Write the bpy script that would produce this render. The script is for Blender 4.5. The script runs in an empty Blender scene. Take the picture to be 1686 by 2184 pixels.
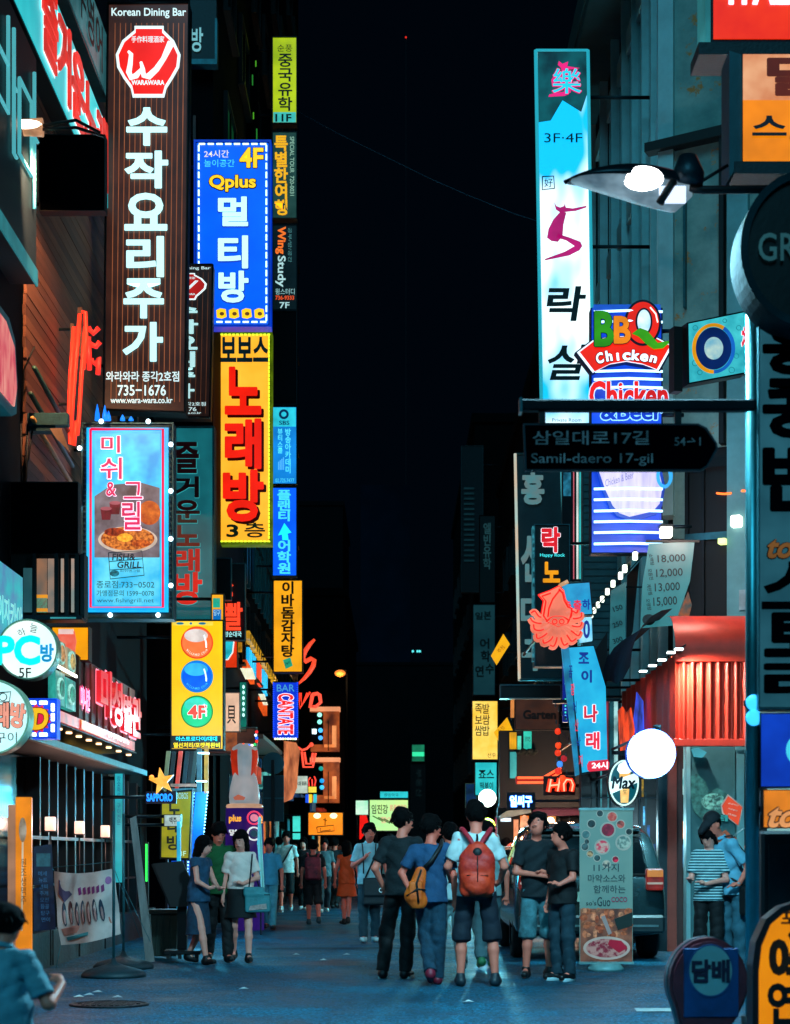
import bpy, math, random
import numpy as np
from mathutils import Vector, Matrix
random.seed(7)
RNG = np.random.default_rng(7)
SC = bpy.context.scene
COL = SC.collection
F, CX, HY, CH = 3880.0, 843.0, 1820.6, 1.3      # focal length in picture units, principal column, horizon row, eye height

def lin(h):
    h = h.lstrip('#')
    v = [int(h[i:i+2], 16)/255 for i in (0, 2, 4)]
    return tuple((x/12.92 if x <= .04045 else ((x+.055)/1.055)**2.4) for x in v)

# ---------------------------------------------------------------- camera
cam = bpy.data.cameras.new('camera')
camo = bpy.data.objects.new('camera', cam)
COL.objects.link(camo)
camo.location = (0, 0, CH)
camo.rotation_euler = (math.radians(90), 0, 0)
cam.sensor_fit = 'VERTICAL'
cam.sensor_height = 36.0
cam.lens = 36.0*F/2184.0
cam.shift_y = (HY-1092.0)/2184.0
cam.clip_start = .1
cam.clip_end = 2000
cam.dof.use_dof = True
cam.dof.focus_distance = 25.0
cam.dof.aperture_fstop = 3.5
SC.camera = camo
# ---------------------------------------------------------------- night sky
world = bpy.data.worlds.new('World')
SC.world = world
world.use_nodes = True
wn = world.node_tree.nodes
wl = world.node_tree.links
bg = wn['Background']
sky = wn.new('ShaderNodeTexSky')
sky.sky_type = 'NISHITA'
sky.sun_disc = False
sky.sun_elevation = math.radians(-4)
sky.sun_rotation = math.radians(150)
mixn = wn.new('ShaderNodeMix'); mixn.data_type = 'RGBA'; mixn.blend_type = 'ADD'; mixn.inputs[0].default_value = 1.0
mixn.inputs[7].default_value = (.0006, .0040, .0100, 1)
mul = wn.new('ShaderNodeMix'); mul.data_type = 'RGBA'; mul.blend_type = 'MULTIPLY'; mul.inputs[0].default_value = 1.0
mul.inputs[7].default_value = (.002, .004, .006, 1)
wl.new(sky.outputs[0], mul.inputs[6])
wl.new(mul.outputs[2], mixn.inputs[6])
wl.new(mixn.outputs[2], bg.inputs['Color'])
bg.inputs['Strength'].default_value = .30
# added dim cool fill light from above and behind the camera
sd = bpy.data.lights.new('fill_sun', 'SUN')
sd.energy = 1.0
sd.angle = math.radians(30)
sd.color = (.14, .68, .95)
so = bpy.data.objects.new('fill_sun', sd)
COL.objects.link(so)
so.rotation_euler = (math.radians(52), 0, math.radians(-12))
# ---------------------------------------------------------------- colour management
vs = SC.view_settings
SC.display_settings.display_device = 'sRGB'
vs.view_transform = 'Standard'; vs.look = 'None'; vs.gamma = 1; vs.exposure = 0; vs.use_curve_mapping = False
SC.render.engine = 'CYCLES'
cy = SC.cycles
cy.use_denoising = True
cy.max_bounces = 5; cy.diffuse_bounces = 3; cy.glossy_bounces = 3; cy.transmission_bounces = 3; cy.transparent_max_bounces = 6
cy.caustics_reflective = False; cy.caustics_refractive = False
cy.sample_clamp_indirect = 4.0

# ================================================================ materials
MATS = {}
def _new(name):
    m = bpy.data.materials.new(name); m.use_nodes = True
    return m, m.node_tree.nodes, m.node_tree.links, m.node_tree.nodes['Principled BSDF']

def _noise(n, l, scale, detail=4, rough=.6, stretch=None):
    tc = n.new('ShaderNodeTexCoord'); mp = n.new('ShaderNodeMapping')
    l.new(tc.outputs['Object'], mp.inputs[0])
    if stretch: mp.inputs['Scale'].default_value = stretch
    nz = n.new('ShaderNodeTexNoise'); nz.inputs['Scale'].default_value = scale
    nz.inputs['Detail'].default_value = detail; nz.inputs['Roughness'].default_value = rough
    l.new(mp.outputs[0], nz.inputs['Vector'])
    return nz

def dm(col, rough=.6, metal=0, var=.3, scale=6, bump=.15, spec=.5, stretch=None, bscale=None, coat=0, lo=None):
    """a surface that does not emit: colour varied by noise, fine relief"""
    key = ('d', col, rough, metal, var, scale, bump, spec, stretch, bscale, coat, lo)
    if key in MATS: return MATS[key]
    m, n, l, p = _new('surface')
    c = lin(col) if isinstance(col, str) else col
    nz = _noise(n, l, scale, 5, .62, stretch)
    r = n.new('ShaderNodeValToRGB')
    a = lin(lo) if lo else tuple(x*(1-var) for x in c)
    b = tuple(min(1, x*(1+var*.6)) for x in c)
    r.color_ramp.elements[0].color = (*a, 1); r.color_ramp.elements[1].color = (*b, 1)
    r.color_ramp.elements[0].position = .3; r.color_ramp.elements[1].position = .72
    l.new(nz.outputs[0], r.inputs[0]); l.new(r.outputs[0], p.inputs['Base Color'])
    p.inputs['Roughness'].default_value = rough; p.inputs['Metallic'].default_value = metal
    p.inputs['Specular IOR Level'].default_value = spec
    p.inputs['Coat Weight'].default_value = coat
    if bump:
        nb = _noise(n, l, bscale or scale*6, 3, .6, stretch)
        bp = n.new('ShaderNodeBump'); bp.inputs['Strength'].default_value = bump; bp.inputs['Distance'].default_value = .02
        l.new(nb.outputs[0], bp.inputs['Height']); l.new(bp.outputs[0], p.inputs['Normal'])
    MATS[key] = m
    return m

def em(col, s=1.1, var=.24, scale=1.9, col2=None, stretch=None, rough=.4, lo=.35, hi=.7):
    """a lit translucent face: unevenly lit from behind, optionally printed in two colours"""
    key = ('e', col, s, var, scale, col2, stretch, lo, hi)
    if key in MATS: return MATS[key]
    m, n, l, p = _new('lit_face')
    c = lin(col) if isinstance(col, str) else col
    p.inputs['Base Color'].default_value = (*[x*.14+.002 for x in c], 1)
    p.inputs['Roughness'].default_value = rough
    p.inputs['Emission Strength'].default_value = s
    nz = _noise(n, l, scale, 3, .55, stretch)
    r = n.new('ShaderNodeValToRGB')
    a = lin(col2) if col2 else tuple(x*(1-var*1.6) for x in c)
    b = c if col2 else tuple(x*(1+var*.9) for x in c)
    r.color_ramp.elements[0].color = (*a, 1); r.color_ramp.elements[1].color = (*b, 1)
    r.color_ramp.elements[0].position = lo; r.color_ramp.elements[1].position = hi
    l.new(nz.outputs[0], r.inputs[0]); l.new(r.outputs[0], p.inputs['Emission Color'])
    MATS[key] = m
    return m

def glow(col, s=1.2):
    """neon tube or lamp"""
    key = ('g', col, s)
    if key in MATS: return MATS[key]
    m, n, l, p = _new('lamp_glow')
    c = lin(col)
    p.inputs['Base Color'].default_value = (*c, 1)
    p.inputs['Emission Color'].default_value = (*c, 1)
    p.inputs['Emission Strength'].default_value = s
    MATS[key] = m
    return m

def glass(tint='#0a2a33', alpha=.45):
    key = ('glass', tint, alpha)
    if key in MATS: return MATS[key]
    m, n, l, p = _new('window_glass')
    p.inputs['Base Color'].default_value = (*lin(tint), 1)
    p.inputs['Roughness'].default_value = .06
    p.inputs['Alpha'].default_value = alpha
    p.inputs['Specular IOR Level'].default_value = .8
    MATS[key] = m
    return m

def asphalt():
    m, n, l, p = _new('asphalt')
    a = _noise(n, l, .9, 6, .65); b = _noise(n, l, 9, 8, .85); c = _noise(n, l, 90, 2, .8)
    r = n.new('ShaderNodeValToRGB'); r.color_ramp.elements[0].color = (*lin('#032c3a'), 1); r.color_ramp.elements[1].color = (*lin('#065a74'), 1)  # teal of the street light is put into the base colour
    r.color_ramp.elements[0].position = .3; r.color_ramp.elements[1].position = .7
    l.new(a.outputs[0], r.inputs[0])
    r2 = n.new('ShaderNodeValToRGB'); r2.color_ramp.elements[0].color = (.25, .25, .25, 1); r2.color_ramp.elements[1].color = (2.4, 2.4, 2.4, 1)
    r2.color_ramp.elements[0].position = .36; r2.color_ramp.elements[1].position = .68
    l.new(b.outputs[0], r2.inputs[0])
    x = n.new('ShaderNodeMix'); x.data_type = 'RGBA'; x.blend_type = 'MULTIPLY'; x.inputs[0].default_value = 1
    l.new(r.outputs[0], x.inputs[6]); l.new(r2.outputs[0], x.inputs[7]); l.new(x.outputs[2], p.inputs['Base Color'])
    r4 = n.new('ShaderNodeValToRGB'); r4.color_ramp.elements[0].color = (.35, .35, .35, 1); r4.color_ramp.elements[1].color = (2.2, 2.2, 2.2, 1)
    r4.color_ramp.elements[0].position = .42; r4.color_ramp.elements[1].position = .62
    d = _noise(n, l, 34, 2, .6); l.new(d.outputs[0], r4.inputs[0])
    x2 = n.new('ShaderNodeMix'); x2.data_type = 'RGBA'; x2.blend_type = 'MULTIPLY'; x2.inputs[0].default_value = 1
    l.new(x.outputs[2], x2.inputs[6]); l.new(r4.outputs[0], x2.inputs[7]); l.new(x2.outputs[2], p.inputs['Base Color'])
    r3 = n.new('ShaderNodeMapRange'); r3.inputs['From Min'].default_value = .35; r3.inputs['From Max'].default_value = .65; r3.inputs['To Min'].default_value = .34; r3.inputs['To Max'].default_value = .75
    l.new(a.outputs[0], r3.inputs[0]); l.new(r3.outputs[0], p.inputs['Roughness'])
    bp = n.new('ShaderNodeBump'); bp.inputs['Strength'].default_value = .7; bp.inputs['Distance'].default_value = .012
    l.new(c.outputs[0], bp.inputs['Height']); l.new(bp.outputs[0], p.inputs['Normal'])
    p.inputs['Specular IOR Level'].default_value = .22
    return m

METAL = dm('#0c2028', .45, .6, .3, 8, .08)
DMETAL = dm('#0a1216', .5, .3, .3, 8, .08)
TMETAL = dm('#2f6a72', .42, .5, .35, 8, .08)
BLACK = dm('#06090b', .6, 0, .3, 8, .05)

# ================================================================ meshes
class MB:
    """collects shapes and links them as one mesh object"""
    def __init__(s): s.v = []; s.f = []; s.m = []; s.mats = []; s.smooth = []
    def mi(s, mat):
        if mat not in s.mats: s.mats.append(mat)
        return s.mats.index(mat)
    def raw(s, vs, fs, mat, smooth=False):
        o = len(s.v); i = s.mi(mat)
        s.v += [tuple(v) for v in vs]; s.f += [tuple(k+o for k in f) for f in fs]
        s.m += [i]*len(fs); s.smooth += [smooth]*len(fs)
        return s
    def box(s, a, b, mat, bev=0):
        x0, x1 = sorted((a[0], b[0])); y0, y1 = sorted((a[1], b[1])); z0, z1 = sorted((a[2], b[2]))
        if bev and min(x1-x0, y1-y0, z1-z0) > 2.5*bev:
            vs = []; e = bev
            for (x, sx) in ((x0, 1), (x1, -1)):
                for (y, sy) in ((y0, 1), (y1, -1)):
                    for (z, sz) in ((z0, 1), (z1, -1)):
                        vs += [(x, y+sy*e, z+sz*e), (x+sx*e, y, z+sz*e), (x+sx*e, y+sy*e, z)]
            I = lambda i, j, k, a: ((i*2+j)*2+k)*3+a
            fs = []
            fs += [(I(0,0,0,0), I(0,0,1,0), I(0,1,1,0), I(0,1,0,0)), (I(1,0,0,0), I(1,1,0,0), I(1,1,1,0), I(1,0,1,0))]
            fs += [(I(0,0,0,1), I(1,0,0,1), I(1,0,1,1), I(0,0,1,1)), (I(0,1,0,1), I(0,1,1,1), I(1,1,1,1), I(1,1,0,1))]
            fs += [(I(0,0,0,2), I(0,1,0,2), I(1,1,0,2), I(1,0,0,2)), (I(0,0,1,2), I(1,0,1,2), I(1,1,1,2), I(0,1,1,2))]
            for j in (0, 1):
                for k in (0, 1):
                    fs += [(I(0,j,k,1), I(1,j,k,1), I(1,j,k,2), I(0,j,k,2))]
            for i in (0, 1):
                for k in (0, 1):
                    fs += [(I(i,0,k,0), I(i,1,k,0), I(i,1,k,2), I(i,0,k,2))]
            for i in (0, 1):
                for j in (0, 1):
                    fs += [(I(i,j,0,0), I(i,j,1,0), I(i,j,1,1), I(i,j,0,1))]
            for i in (0, 1):
                for j in (0, 1):
                    for k in (0, 1):
                        fs += [(I(i,j,k,0), I(i,j,k,1), I(i,j,k,2))]
            return s.raw(vs, fs, mat)
        vs = [(x, y, z) for x in (x0, x1) for y in (y0, y1) for z in (z0, z1)]
        return s.raw(vs, [(0,1,3,2), (4,6,7,5), (0,4,5,1), (2,3,7,6), (0,2,6,4), (1,5,7,3)], mat)
    def prism(s, pts, y0, y1, mat):
        """outline in x,z pushed from y0 (front) to y1"""
        n = len(pts)
        vs = [(p[0], y0, p[1]) for p in pts]+[(p[0], y1, p[1]) for p in pts]
        return s.raw(vs, [tuple(range(n)), tuple(range(2*n-1, n-1, -1))]+[(i, i+n, (i+1) % n+n, (i+1) % n) for i in range(n)], mat)
    def tube(s, pts, r, mat, n=6, cap=True):
        pts = [Vector(p) for p in pts]; k = len(pts)
        rs = r if isinstance(r, (list, tuple)) else [r]*k
        vs = []; fs = []; up = None
        for i, p in enumerate(pts):
            t = (pts[min(i+1, k-1)]-pts[max(i-1, 0)])
            t = t.normalized() if t.length > 1e-9 else Vector((0, 0, 1))
            if up is None: up = t.orthogonal().normalized()
            u = (up-t*up.dot(t)); u = u.normalized() if u.length > 1e-6 else t.orthogonal().normalized()
            up = u; w = t.cross(u)
            for j in range(n):
                a = 2*math.pi*j/n
                vs.append(p+(u*math.cos(a)+w*math.sin(a))*rs[i])
        for i in range(k-1):
            for j in range(n):
                fs.append((i*n+j, i*n+(j+1) % n, (i+1)*n+(j+1) % n, (i+1)*n+j))
        if cap: fs += [tuple(range(n-1, -1, -1)), tuple(range((k-1)*n, k*n))]
        return s.raw(vs, fs, mat, True)
    def lathe(s, prof, mat, c=(0, 0, 0), n=20, sx=1, sy=1):
        vs = []; fs = []
        for (r, z) in prof:
            for j in range(n):
                a = 2*math.pi*j/n
                vs.append((c[0]+r*sx*math.cos(a), c[1]+r*sy*math.sin(a), c[2]+z))
        k = len(prof)
        for i in range(k-1):
            for j in range(n): fs.append((i*n+j, i*n+(j+1) % n, (i+1)*n+(j+1) % n, (i+1)*n+j))
        fs += [tuple(range(n-1, -1, -1)), tuple(range((k-1)*n, k*n))]
        return s.raw(vs, fs, mat, True)
    def ball(s, c, r, mat, n=12, m=8):
        r = r if isinstance(r, (tuple, list)) else (r, r, r)
        vs = []; fs = []
        for i in range(m+1):
            ph = math.pi*i/m
            for j in range(n):
                a = 2*math.pi*j/n
                vs.append((c[0]+r[0]*math.sin(ph)*math.cos(a), c[1]+r[1]*math.sin(ph)*math.sin(a), c[2]-r[2]*math.cos(ph)))
        for i in range(m):
            for j in range(n): fs.append((i*n+j, i*n+(j+1) % n, (i+1)*n+(j+1) % n, (i+1)*n+j))
        return s.raw(vs, fs, mat, True)
    def mesh(s, name='mesh'):
        me = bpy.data.meshes.new(name)
        me.from_pydata(s.v, [], s.f)
        for m in s.mats: me.materials.append(m)
        if s.f:
            me.polygons.foreach_set('material_index', s.m)
            me.polygons.foreach_set('use_smooth', s.smooth)
        me.update()
        return me
    def build(s, name, parent=None, loc=(0, 0, 0), kind=None, fix=True):
        me = s.mesh(name)
        if fix:
            import bmesh
            b = bmesh.new(); b.from_mesh(me)
            bmesh.ops.recalc_face_normals(b, faces=b.faces); b.to_mesh(me); b.free()
        return link(name, me, parent, loc, kind)

def link(name, me, parent=None, loc=(0, 0, 0), kind=None, rz=0):
    o = bpy.data.objects.new(name, me); COL.objects.link(o)
    o.parent = parent; o.location = loc; o.rotation_euler = (0, 0, rz)
    if kind: o['kind'] = kind
    return o

def tag(o, label, cat, group=None, kind=None):
    o['label'] = label; o['category'] = cat
    if group: o['group'] = group
    if kind: o['kind'] = kind
    return o

def W(px, py, Y):
    return Vector(((px-CX)*Y/F, Y, CH+(HY-py)*Y/F))

def empty(name, label, cat, loc, rz=0, group=None):
    o = bpy.data.objects.new(name, None); COL.objects.link(o)
    o.empty_display_size = .2
    o.location = loc; o.rotation_euler = (0, 0, rz)
    return tag(o, label, cat, group)

_TC = {}
def glyphs(txt, off=0.0, res=3):
    key = (txt, off, res)
    if key in _TC: return _TC[key]
    cu = bpy.data.curves.new('t', 'FONT'); cu.body = txt; cu.offset = off; cu.resolution_u = res; cu.fill_mode = 'FRONT'
    ob = bpy.data.objects.new('t', cu)
    me = bpy.data.meshes.new_from_object(ob)
    co = np.empty(len(me.vertices)*3); me.vertices.foreach_get('co', co); co = co.reshape(-1, 3)[:, :2]
    fs = [tuple(p.vertices) for p in me.polygons]
    bpy.data.meshes.remove(me); bpy.data.objects.remove(ob); bpy.data.curves.remove(cu)
    _TC[key] = (co, fs)
    return _TC[key]

class T:
    """a thing whose front lies in an upright plane; picture rows and columns are only used to measure its size on that plane"""
    def __init__(s, name, label, cat, px, py, Y, th=0, group=None):
        s.P = W(px, py, Y); s.th = math.radians(th)
        s.u = Vector((math.cos(s.th), math.sin(s.th), 0)); s.n = Vector((s.u.y, -s.u.x, 0))   # n points to the viewer
        s.o = empty(name, label, cat, s.P, s.th, group)
    def at(s, px, py):
        d = Vector(((px-CX)/F, 1, (HY-py)/F)); c = Vector((0, 0, CH))
        k = (s.P-c).dot(s.n)/d.dot(s.n)
        q = c+d*k-s.P
        return (q.dot(s.u), q.z)
    def rect(s, x0, y0, x1, y1):
        a = s.at(x0, y0); b = s.at(x1, y1)
        return a[0], a[1], b[0], b[1]
    def box(s, name, x0, y0, x1, y1, mat, d0=0, d1=.1, bev=0, kind=None):
        a, b, c, e = s.rect(x0, y0, x1, y1)
        return MB().box((a, -d0, b), (c, d1, e), mat, bev).build(name, s.o, kind=kind)
    def poly(s, name, pts, mat, d0=.02, d1=0.0, kind=None, mb=None):
        q = [s.at(*p) for p in pts]
        if mb is not None: mb.prism(q, -d0, -d1, mat); return mb
        return MB().prism(q, -d0, -d1, mat).build(name, s.o, kind=kind)
    def disc(s, name, cx, cy, rx, ry, mat, d0=.03, d1=0.0, n=36, mb=None, a0=0, a1=360):
        pts = [(cx+rx*math.cos(math.radians(a0+(a1-a0)*i/n)), cy-ry*math.sin(math.radians(a0+(a1-a0)*i/n))) for i in range(n if a1-a0 == 360 else n+1)]
        return s.poly(name, pts, mat, d0, d1, mb=mb)
    def ring(s, name, cx, cy, r, w, mat, d0=.03, d1=0.0, n=40, ry=None, mb=None, a0=0, a1=360):
        b = mb or MB(); ry = ry or r; full = a1-a0 == 360
        N = n if full else n+1
        def pt(rr, i, k):
            a = math.radians(a0+(a1-a0)*i/n)
            return s.at(cx+(r+rr)*math.cos(a), cy-(ry+rr)*math.sin(a))
        vs = []
        for i in range(N):
            o = pt(w/2, i, 0); q = pt(-w/2, i, 0)
            vs += [(o[0], -d0, o[1]), (q[0], -d0, q[1]), (o[0], -d1, o[1]), (q[0], -d1, q[1])]
        fs = []
        for i in range(n):
            a = 4*i; c = 4*((i+1) % N)
            fs += [(a, c, c+1, a+1), (a+2, a+3, c+3, c+2), (a, a+2, c+2, c), (a+1, c+1, c+3, a+3)]
        b.raw(vs, fs, mat)
        return b if mb else b.build(name, s.o)
    def line(s, name, pts, r, mat, d=.03, mb=None, n=6):
        """a tube along picture points, r in metres"""
        q = [(a, -d, b) for a, b in (s.at(*p) for p in pts)]
        b = mb or MB(); b.tube(q, r, mat, n)
        return b if mb else b.build(name, s.o)
    def frame(s, name, x0, y0, x1, y1, w, mat, d0=.03, d1=.1, mb=None):
        a, b, c, e = s.rect(x0, y0, x1, y1)
        m = mb or MB()
        ww = abs(w*(c-a)/(x1-x0))
        m.box((a-ww, -d0, b+ww), (c+ww, d1, b), mat); m.box((a-ww, -d0, e), (c+ww, d1, e-ww), mat)
        m.box((a-ww, -d0, b), (a, d1, e), mat); m.box((c, -d0, b), (c+ww, d1, e), mat)
        return m if mb else m.build(name, s.o)
    def glyph(s, mb, txt, x0, y0, x1, y1, mat, off=0, d=.012, rot=0, fit=True, back=None, bo=.05, shear=0, thick=.01, res=3):
        bold = max(0, off-.022); off = min(off, .022)
        co, fs = glyphs(txt, off, res)
        if not len(co): return
        c = co.copy()
        if shear: c[:, 0] += shear*c[:, 1]
        if rot:
            a = math.radians(rot); c = c @ np.array([[math.cos(a), math.sin(a)], [-math.sin(a), math.cos(a)]])
        lo = c.min(0); hi = c.max(0); sz = np.maximum(hi-lo, 1e-6)
        A = np.array(s.at(x0, y1)); B = np.array(s.at(x1, y0))
        n = (c-lo)/sz
        if fit is True:
            q = A+n*(B-A)
        else:
            k = (B-A)/fit                      # em-square cell: keep the glyph's own proportions
            q = (A+B)/2+(c-(lo+hi)/2)*k
        if back is not None:
            w = bo*min(abs(B-A)) if fit is True else bo*min(abs(B-A))
            for i in range(8):
                a = math.pi*i/4+.2
                dd = d-.002-i*.0002
                mb.raw([(v[0]+w*math.cos(a), -dd, v[1]+w*math.sin(a)) for v in q], fs, back)
        nv = len(q)
        if bold:
            sc_ = np.abs(B-A)/sz if fit is True else np.abs(B-A)/fit
            if rot and abs(abs(rot)-90) < 20: sc_ = sc_
            for i in range(8):
                a = math.pi*i/4+.1; dd = d+thick-.0004-i*.0001
                mb.raw([(v[0]+bold*sc_[0]*math.cos(a), -dd, v[1]+bold*sc_[1]*math.sin(a)) for v in q], fs, mat)
        vs = [(v[0], -d-thick, v[1]) for v in q]
        mb.raw(vs, fs, mat)
        if thick > .011:                        # solid letters: side walls round the outline
            cnt = {}
            for f in fs:
                for i in range(len(f)):
                    e = (f[i], f[(i+1) % len(f)]); cnt[e] = 1
            ed = [e for e in cnt if (e[1], e[0]) not in cnt]
            vv = vs+[(v[0], -d, v[1]) for v in q]
            mb.raw(vv, [(a, b, b+nv, a+nv) for a, b in ed], mat)
    def text(s, txt, x0, y0, x1, y1, mat, name='lettering', mb=None, **k):
        m = mb or MB(); s.glyph(m, txt, x0, y0, x1, y1, mat, **k)
        return m if mb else m.build(name, s.o, fix=False)
    def column(s, txt, x0, y0, x1, y1, mat, name='lettering', mb=None, em=.98, **k):
        m = mb or MB(); n = len(txt); h = (y1-y0)/n
        for i, ch in enumerate(txt):
            if ch != ' ': s.glyph(m, ch, x0, y0+i*h, x1, y0+(i+1)*h, mat, fit=em, **k)
        return m if mb else m.build(name, s.o, fix=False)
    def arms(s, wallx, ys, x, d=.1, r=.025, mat=None):
        """brackets from the sign's edge to the wall plane X = wallx"""
        for y in ys:
            a, b = s.at(x, y)
            p = s.P+s.u*a
            q = (Vector((wallx, p.y, 0))-Vector((s.P.x, s.P.y, 0)))
            MB().tube([(a, d, b), (q.dot(s.u), d, b)], r, mat or METAL).build('bracket', s.o)

def lightbox(name, label, x0, y0, x1, y1, Y, face, th=0, depth=.22, fw=2.0, frame=None, group=None, wall=None, cat='sign', side=None):
    t = T(name, label, cat, (x0+x1)/2, y1, Y, th, group)
    t.box('casing', x0, y0, x1, y1, side or METAL, -.004, depth)
    t.box('face', x0+fw*.5, y0+fw*.5, x1-fw*.5, y1-fw*.5, face, .006, .0)
    if frame is not False: t.frame('frame', x0, y0, x1, y1, fw, frame or METAL, .03, depth)
    if wall is not None:
        h = y1-y0
        t.arms(wall, (y0+h*.12, y1-h*.12), x0 if wall < 0 else x1, depth/2)
    return t

def copy_thing(o, loc, rz=None, label=None):
    c = o.copy(); COL.objects.link(c); c.location = loc
    if rz is not None: c.rotation_euler = (0, 0, rz)
    if label: c['label'] = label
    for ch in list(o.children):
        d = ch.copy(); COL.objects.link(d); d.parent = c
        for g in list(ch.children):
            e = g.copy(); COL.objects.link(e); e.parent = d
    return c

def lamp(parent, loc, watts, col, r=.08, kind='POINT', name='lamp_light', aim=None, size=1.4):
    ld = bpy.data.lights.new(name, kind); ld.energy = watts; ld.color = col; ld.shadow_soft_size = r
    lo = bpy.data.objects.new(name, ld); COL.objects.link(lo); lo.parent = parent; lo.location = loc
    if kind == 'SPOT': ld.spot_size = size*1.6; ld.spot_blend = .8
    if aim: lo.rotation_euler = Vector(aim).to_track_quat('-Z', 'Y').to_euler()
    return lo

# ================================================================ large structure
def structure(o): o['kind'] = 'structure'; return o
ASPH = asphalt()
gm = MB()
gm.raw([(-150, -10, 0), (150, -10, 0), (150, 600, 0), (-150, 600, 0)], [(0, 1, 2, 3)], ASPH)
structure(gm.build('ground'))
# repaired strips of asphalt, each a thin sheet on the road
for i, (x0, x1, y0, y1) in enumerate(((-1.9, 2.6, 24.6, 25.1), (.6, 1.0, 30, 58), (-3.0, 3.4, 38.0, 38.4))):
    m = MB().raw([(x0, y0, .004+i*.001), (x1, y0+.3, .004+i*.001), (x1, y1+.25, .004+i*.001), (x0, y1, .004+i*.001)], [(0, 1, 2, 3)], dm('#033848', .6, 0, .6, 9, .5, .15, None, 80, lo='#02303e'))
    structure(m.build('road_patch'))
m = MB().raw([(1.98, 14.9, .009), (2.5, 14.9, .009), (2.52, 15.22, .009), (2.0, 15.2, .009)], [(0, 1, 2, 3)], dm('#a8c4c6', .6, 0, .35, 14, .2))
structure(m.build('road_marking'))
mh = empty('manhole_cover', 'round iron manhole cover in the dark road near the left front', 'manhole cover', (-2.45, 15.6, 0))
MB().lathe([(.34, .001), (.34, .014), (.31, .018), (.31, .010), (.29, .010)], METAL, n=36).build('ring', mh)
b = MB()
for i in range(-5, 6):
    for j in range(-5, 6):
        if i*i+j*j < 26: b.box((i*.05-.017, j*.05-.017, .010), (i*.05+.017, j*.05+.017, .018), METAL)
b.build('tread_blocks', mh)
# litter
LIT = dm('#c9d6d6', .8, 0, .2, 9, 0)
for i, (px, py) in enumerate(((1290, 2067), (1308, 2068), (190, 2125), (208, 2119), (168, 2129), (740, 2038), (690, 2050), (632, 2038), (1468, 2062), (250, 2130), (1000, 2140), (520, 2112))):
    Y = CH*F/(py-HY); X = (px-CX)*Y/F
    m = MB().raw([(X-.05, Y, .012), (X+.01, Y-.03, .02), (X+.05, Y+.01, .013), (X-.0, Y+.05, .03)], [(0, 1, 2), (0, 2, 3)], LIT)
    tag(m.build('paper_scrap', fix=False), 'small pale scrap of paper lying on the asphalt', 'litter', 'paper scraps on the road')

def building(name, label, x0, x1, y0, y1, z1, mat, parapet=True):
    o = empty(name, label, 'building', ((x0+x1)/2, y0, 0))
    cx = (x0+x1)/2
    MB().box((x0-cx, 0, 0), (x1-cx, y1-y0, z1), mat).build('wall', o)
    if parapet:
        MB().box((x0-cx-.12, -.12, z1), (x1-cx+.12, y1-y0+.12, z1+.35), mat).build('parapet', o)
    return o

def windows(parent, X, sx, ys, zs, w, h, fm, pm, lit=None):
    """windows on a wall that faces the street: frame, sill and pane each real, alike ones share meshes"""
    ox, oy = parent.location.x, parent.location.y
    f = MB(); t = .07
    f.box((0, -w/2, 0), (sx*.09, -w/2+t, h), fm); f.box((0, w/2-t, 0), (sx*.09, w/2, h), fm)
    f.box((0, -w/2+t, h-t), (sx*.09, w/2-t, h), fm); f.box((-.0, -w/2-.05, -.06), (sx*.14, w/2+.05, 0), fm)
    f.box((0, -.025, 0), (sx*.07, .025, h-t), fm)
    fme = f.mesh('window')
    p = MB().box((0, -w/2+t, .0), (sx*.03, w/2-t, h-t), pm).mesh('pane')
    pl = MB().box((0, -w/2+t, .0), (sx*.03, w/2-t, h-t), lit).mesh('pane') if lit else p
    for y in ys:
        for z in zs:
            o = link('window', fme, parent, (X-ox, y-oy, z))
            link('pane', pl if lit and random.random() < .18 else p, o, (0, 0, 0))

DARK = dm('#061018', .85, 0, .4, .6, .1, .15)
DARKER = dm('#020509', .9, 0, .4, .6, .1, .1)
TEALW = dm('#1d3e46', .75, 0, .35, .8, .2)
CONC = dm('#98b4aa', .7, 0, .35, 1.4, .25, lo='#56807c')  # grey shifted to teal, the tint of the light put into the colour
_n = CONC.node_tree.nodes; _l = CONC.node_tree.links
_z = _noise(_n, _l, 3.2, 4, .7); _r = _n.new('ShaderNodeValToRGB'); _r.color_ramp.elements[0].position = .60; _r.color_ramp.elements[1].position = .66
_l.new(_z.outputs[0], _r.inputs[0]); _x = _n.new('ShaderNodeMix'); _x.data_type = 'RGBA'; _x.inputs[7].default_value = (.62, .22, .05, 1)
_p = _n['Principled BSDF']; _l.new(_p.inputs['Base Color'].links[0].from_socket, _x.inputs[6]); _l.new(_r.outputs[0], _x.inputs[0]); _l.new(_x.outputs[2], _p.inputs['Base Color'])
PANE = dm('#04090d', .12, 0, .3, 1, 0, .8)
PANE_LIT = em('#0f4a55', .55, .3, 1.5)

# left side of the street
bl1 = building('plank_clad_building', 'building clad in brown planks behind the tall brown vertical sign', -12, -4.3, 16, 31.5, 15, DARK)
bl2 = building('tall_dark_building', 'tall dark building carrying the stacked column of small signs', -14, -3.35, 33.5, 63, 38, DARKER)
windows(bl2, -3.35, 1, [36.5+i*3.4 for i in range(8)], [5.4+i*3.1 for i in range(9)], 2.0, 1.5, DMETAL, PANE, em('#0f5a32', .5, .3, 1.5))
bl3 = building('corner_building', 'dark corner building with orange lit windows past the neon letters', -9, -2.35, 86, 110, 13.5, DARKER)
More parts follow.
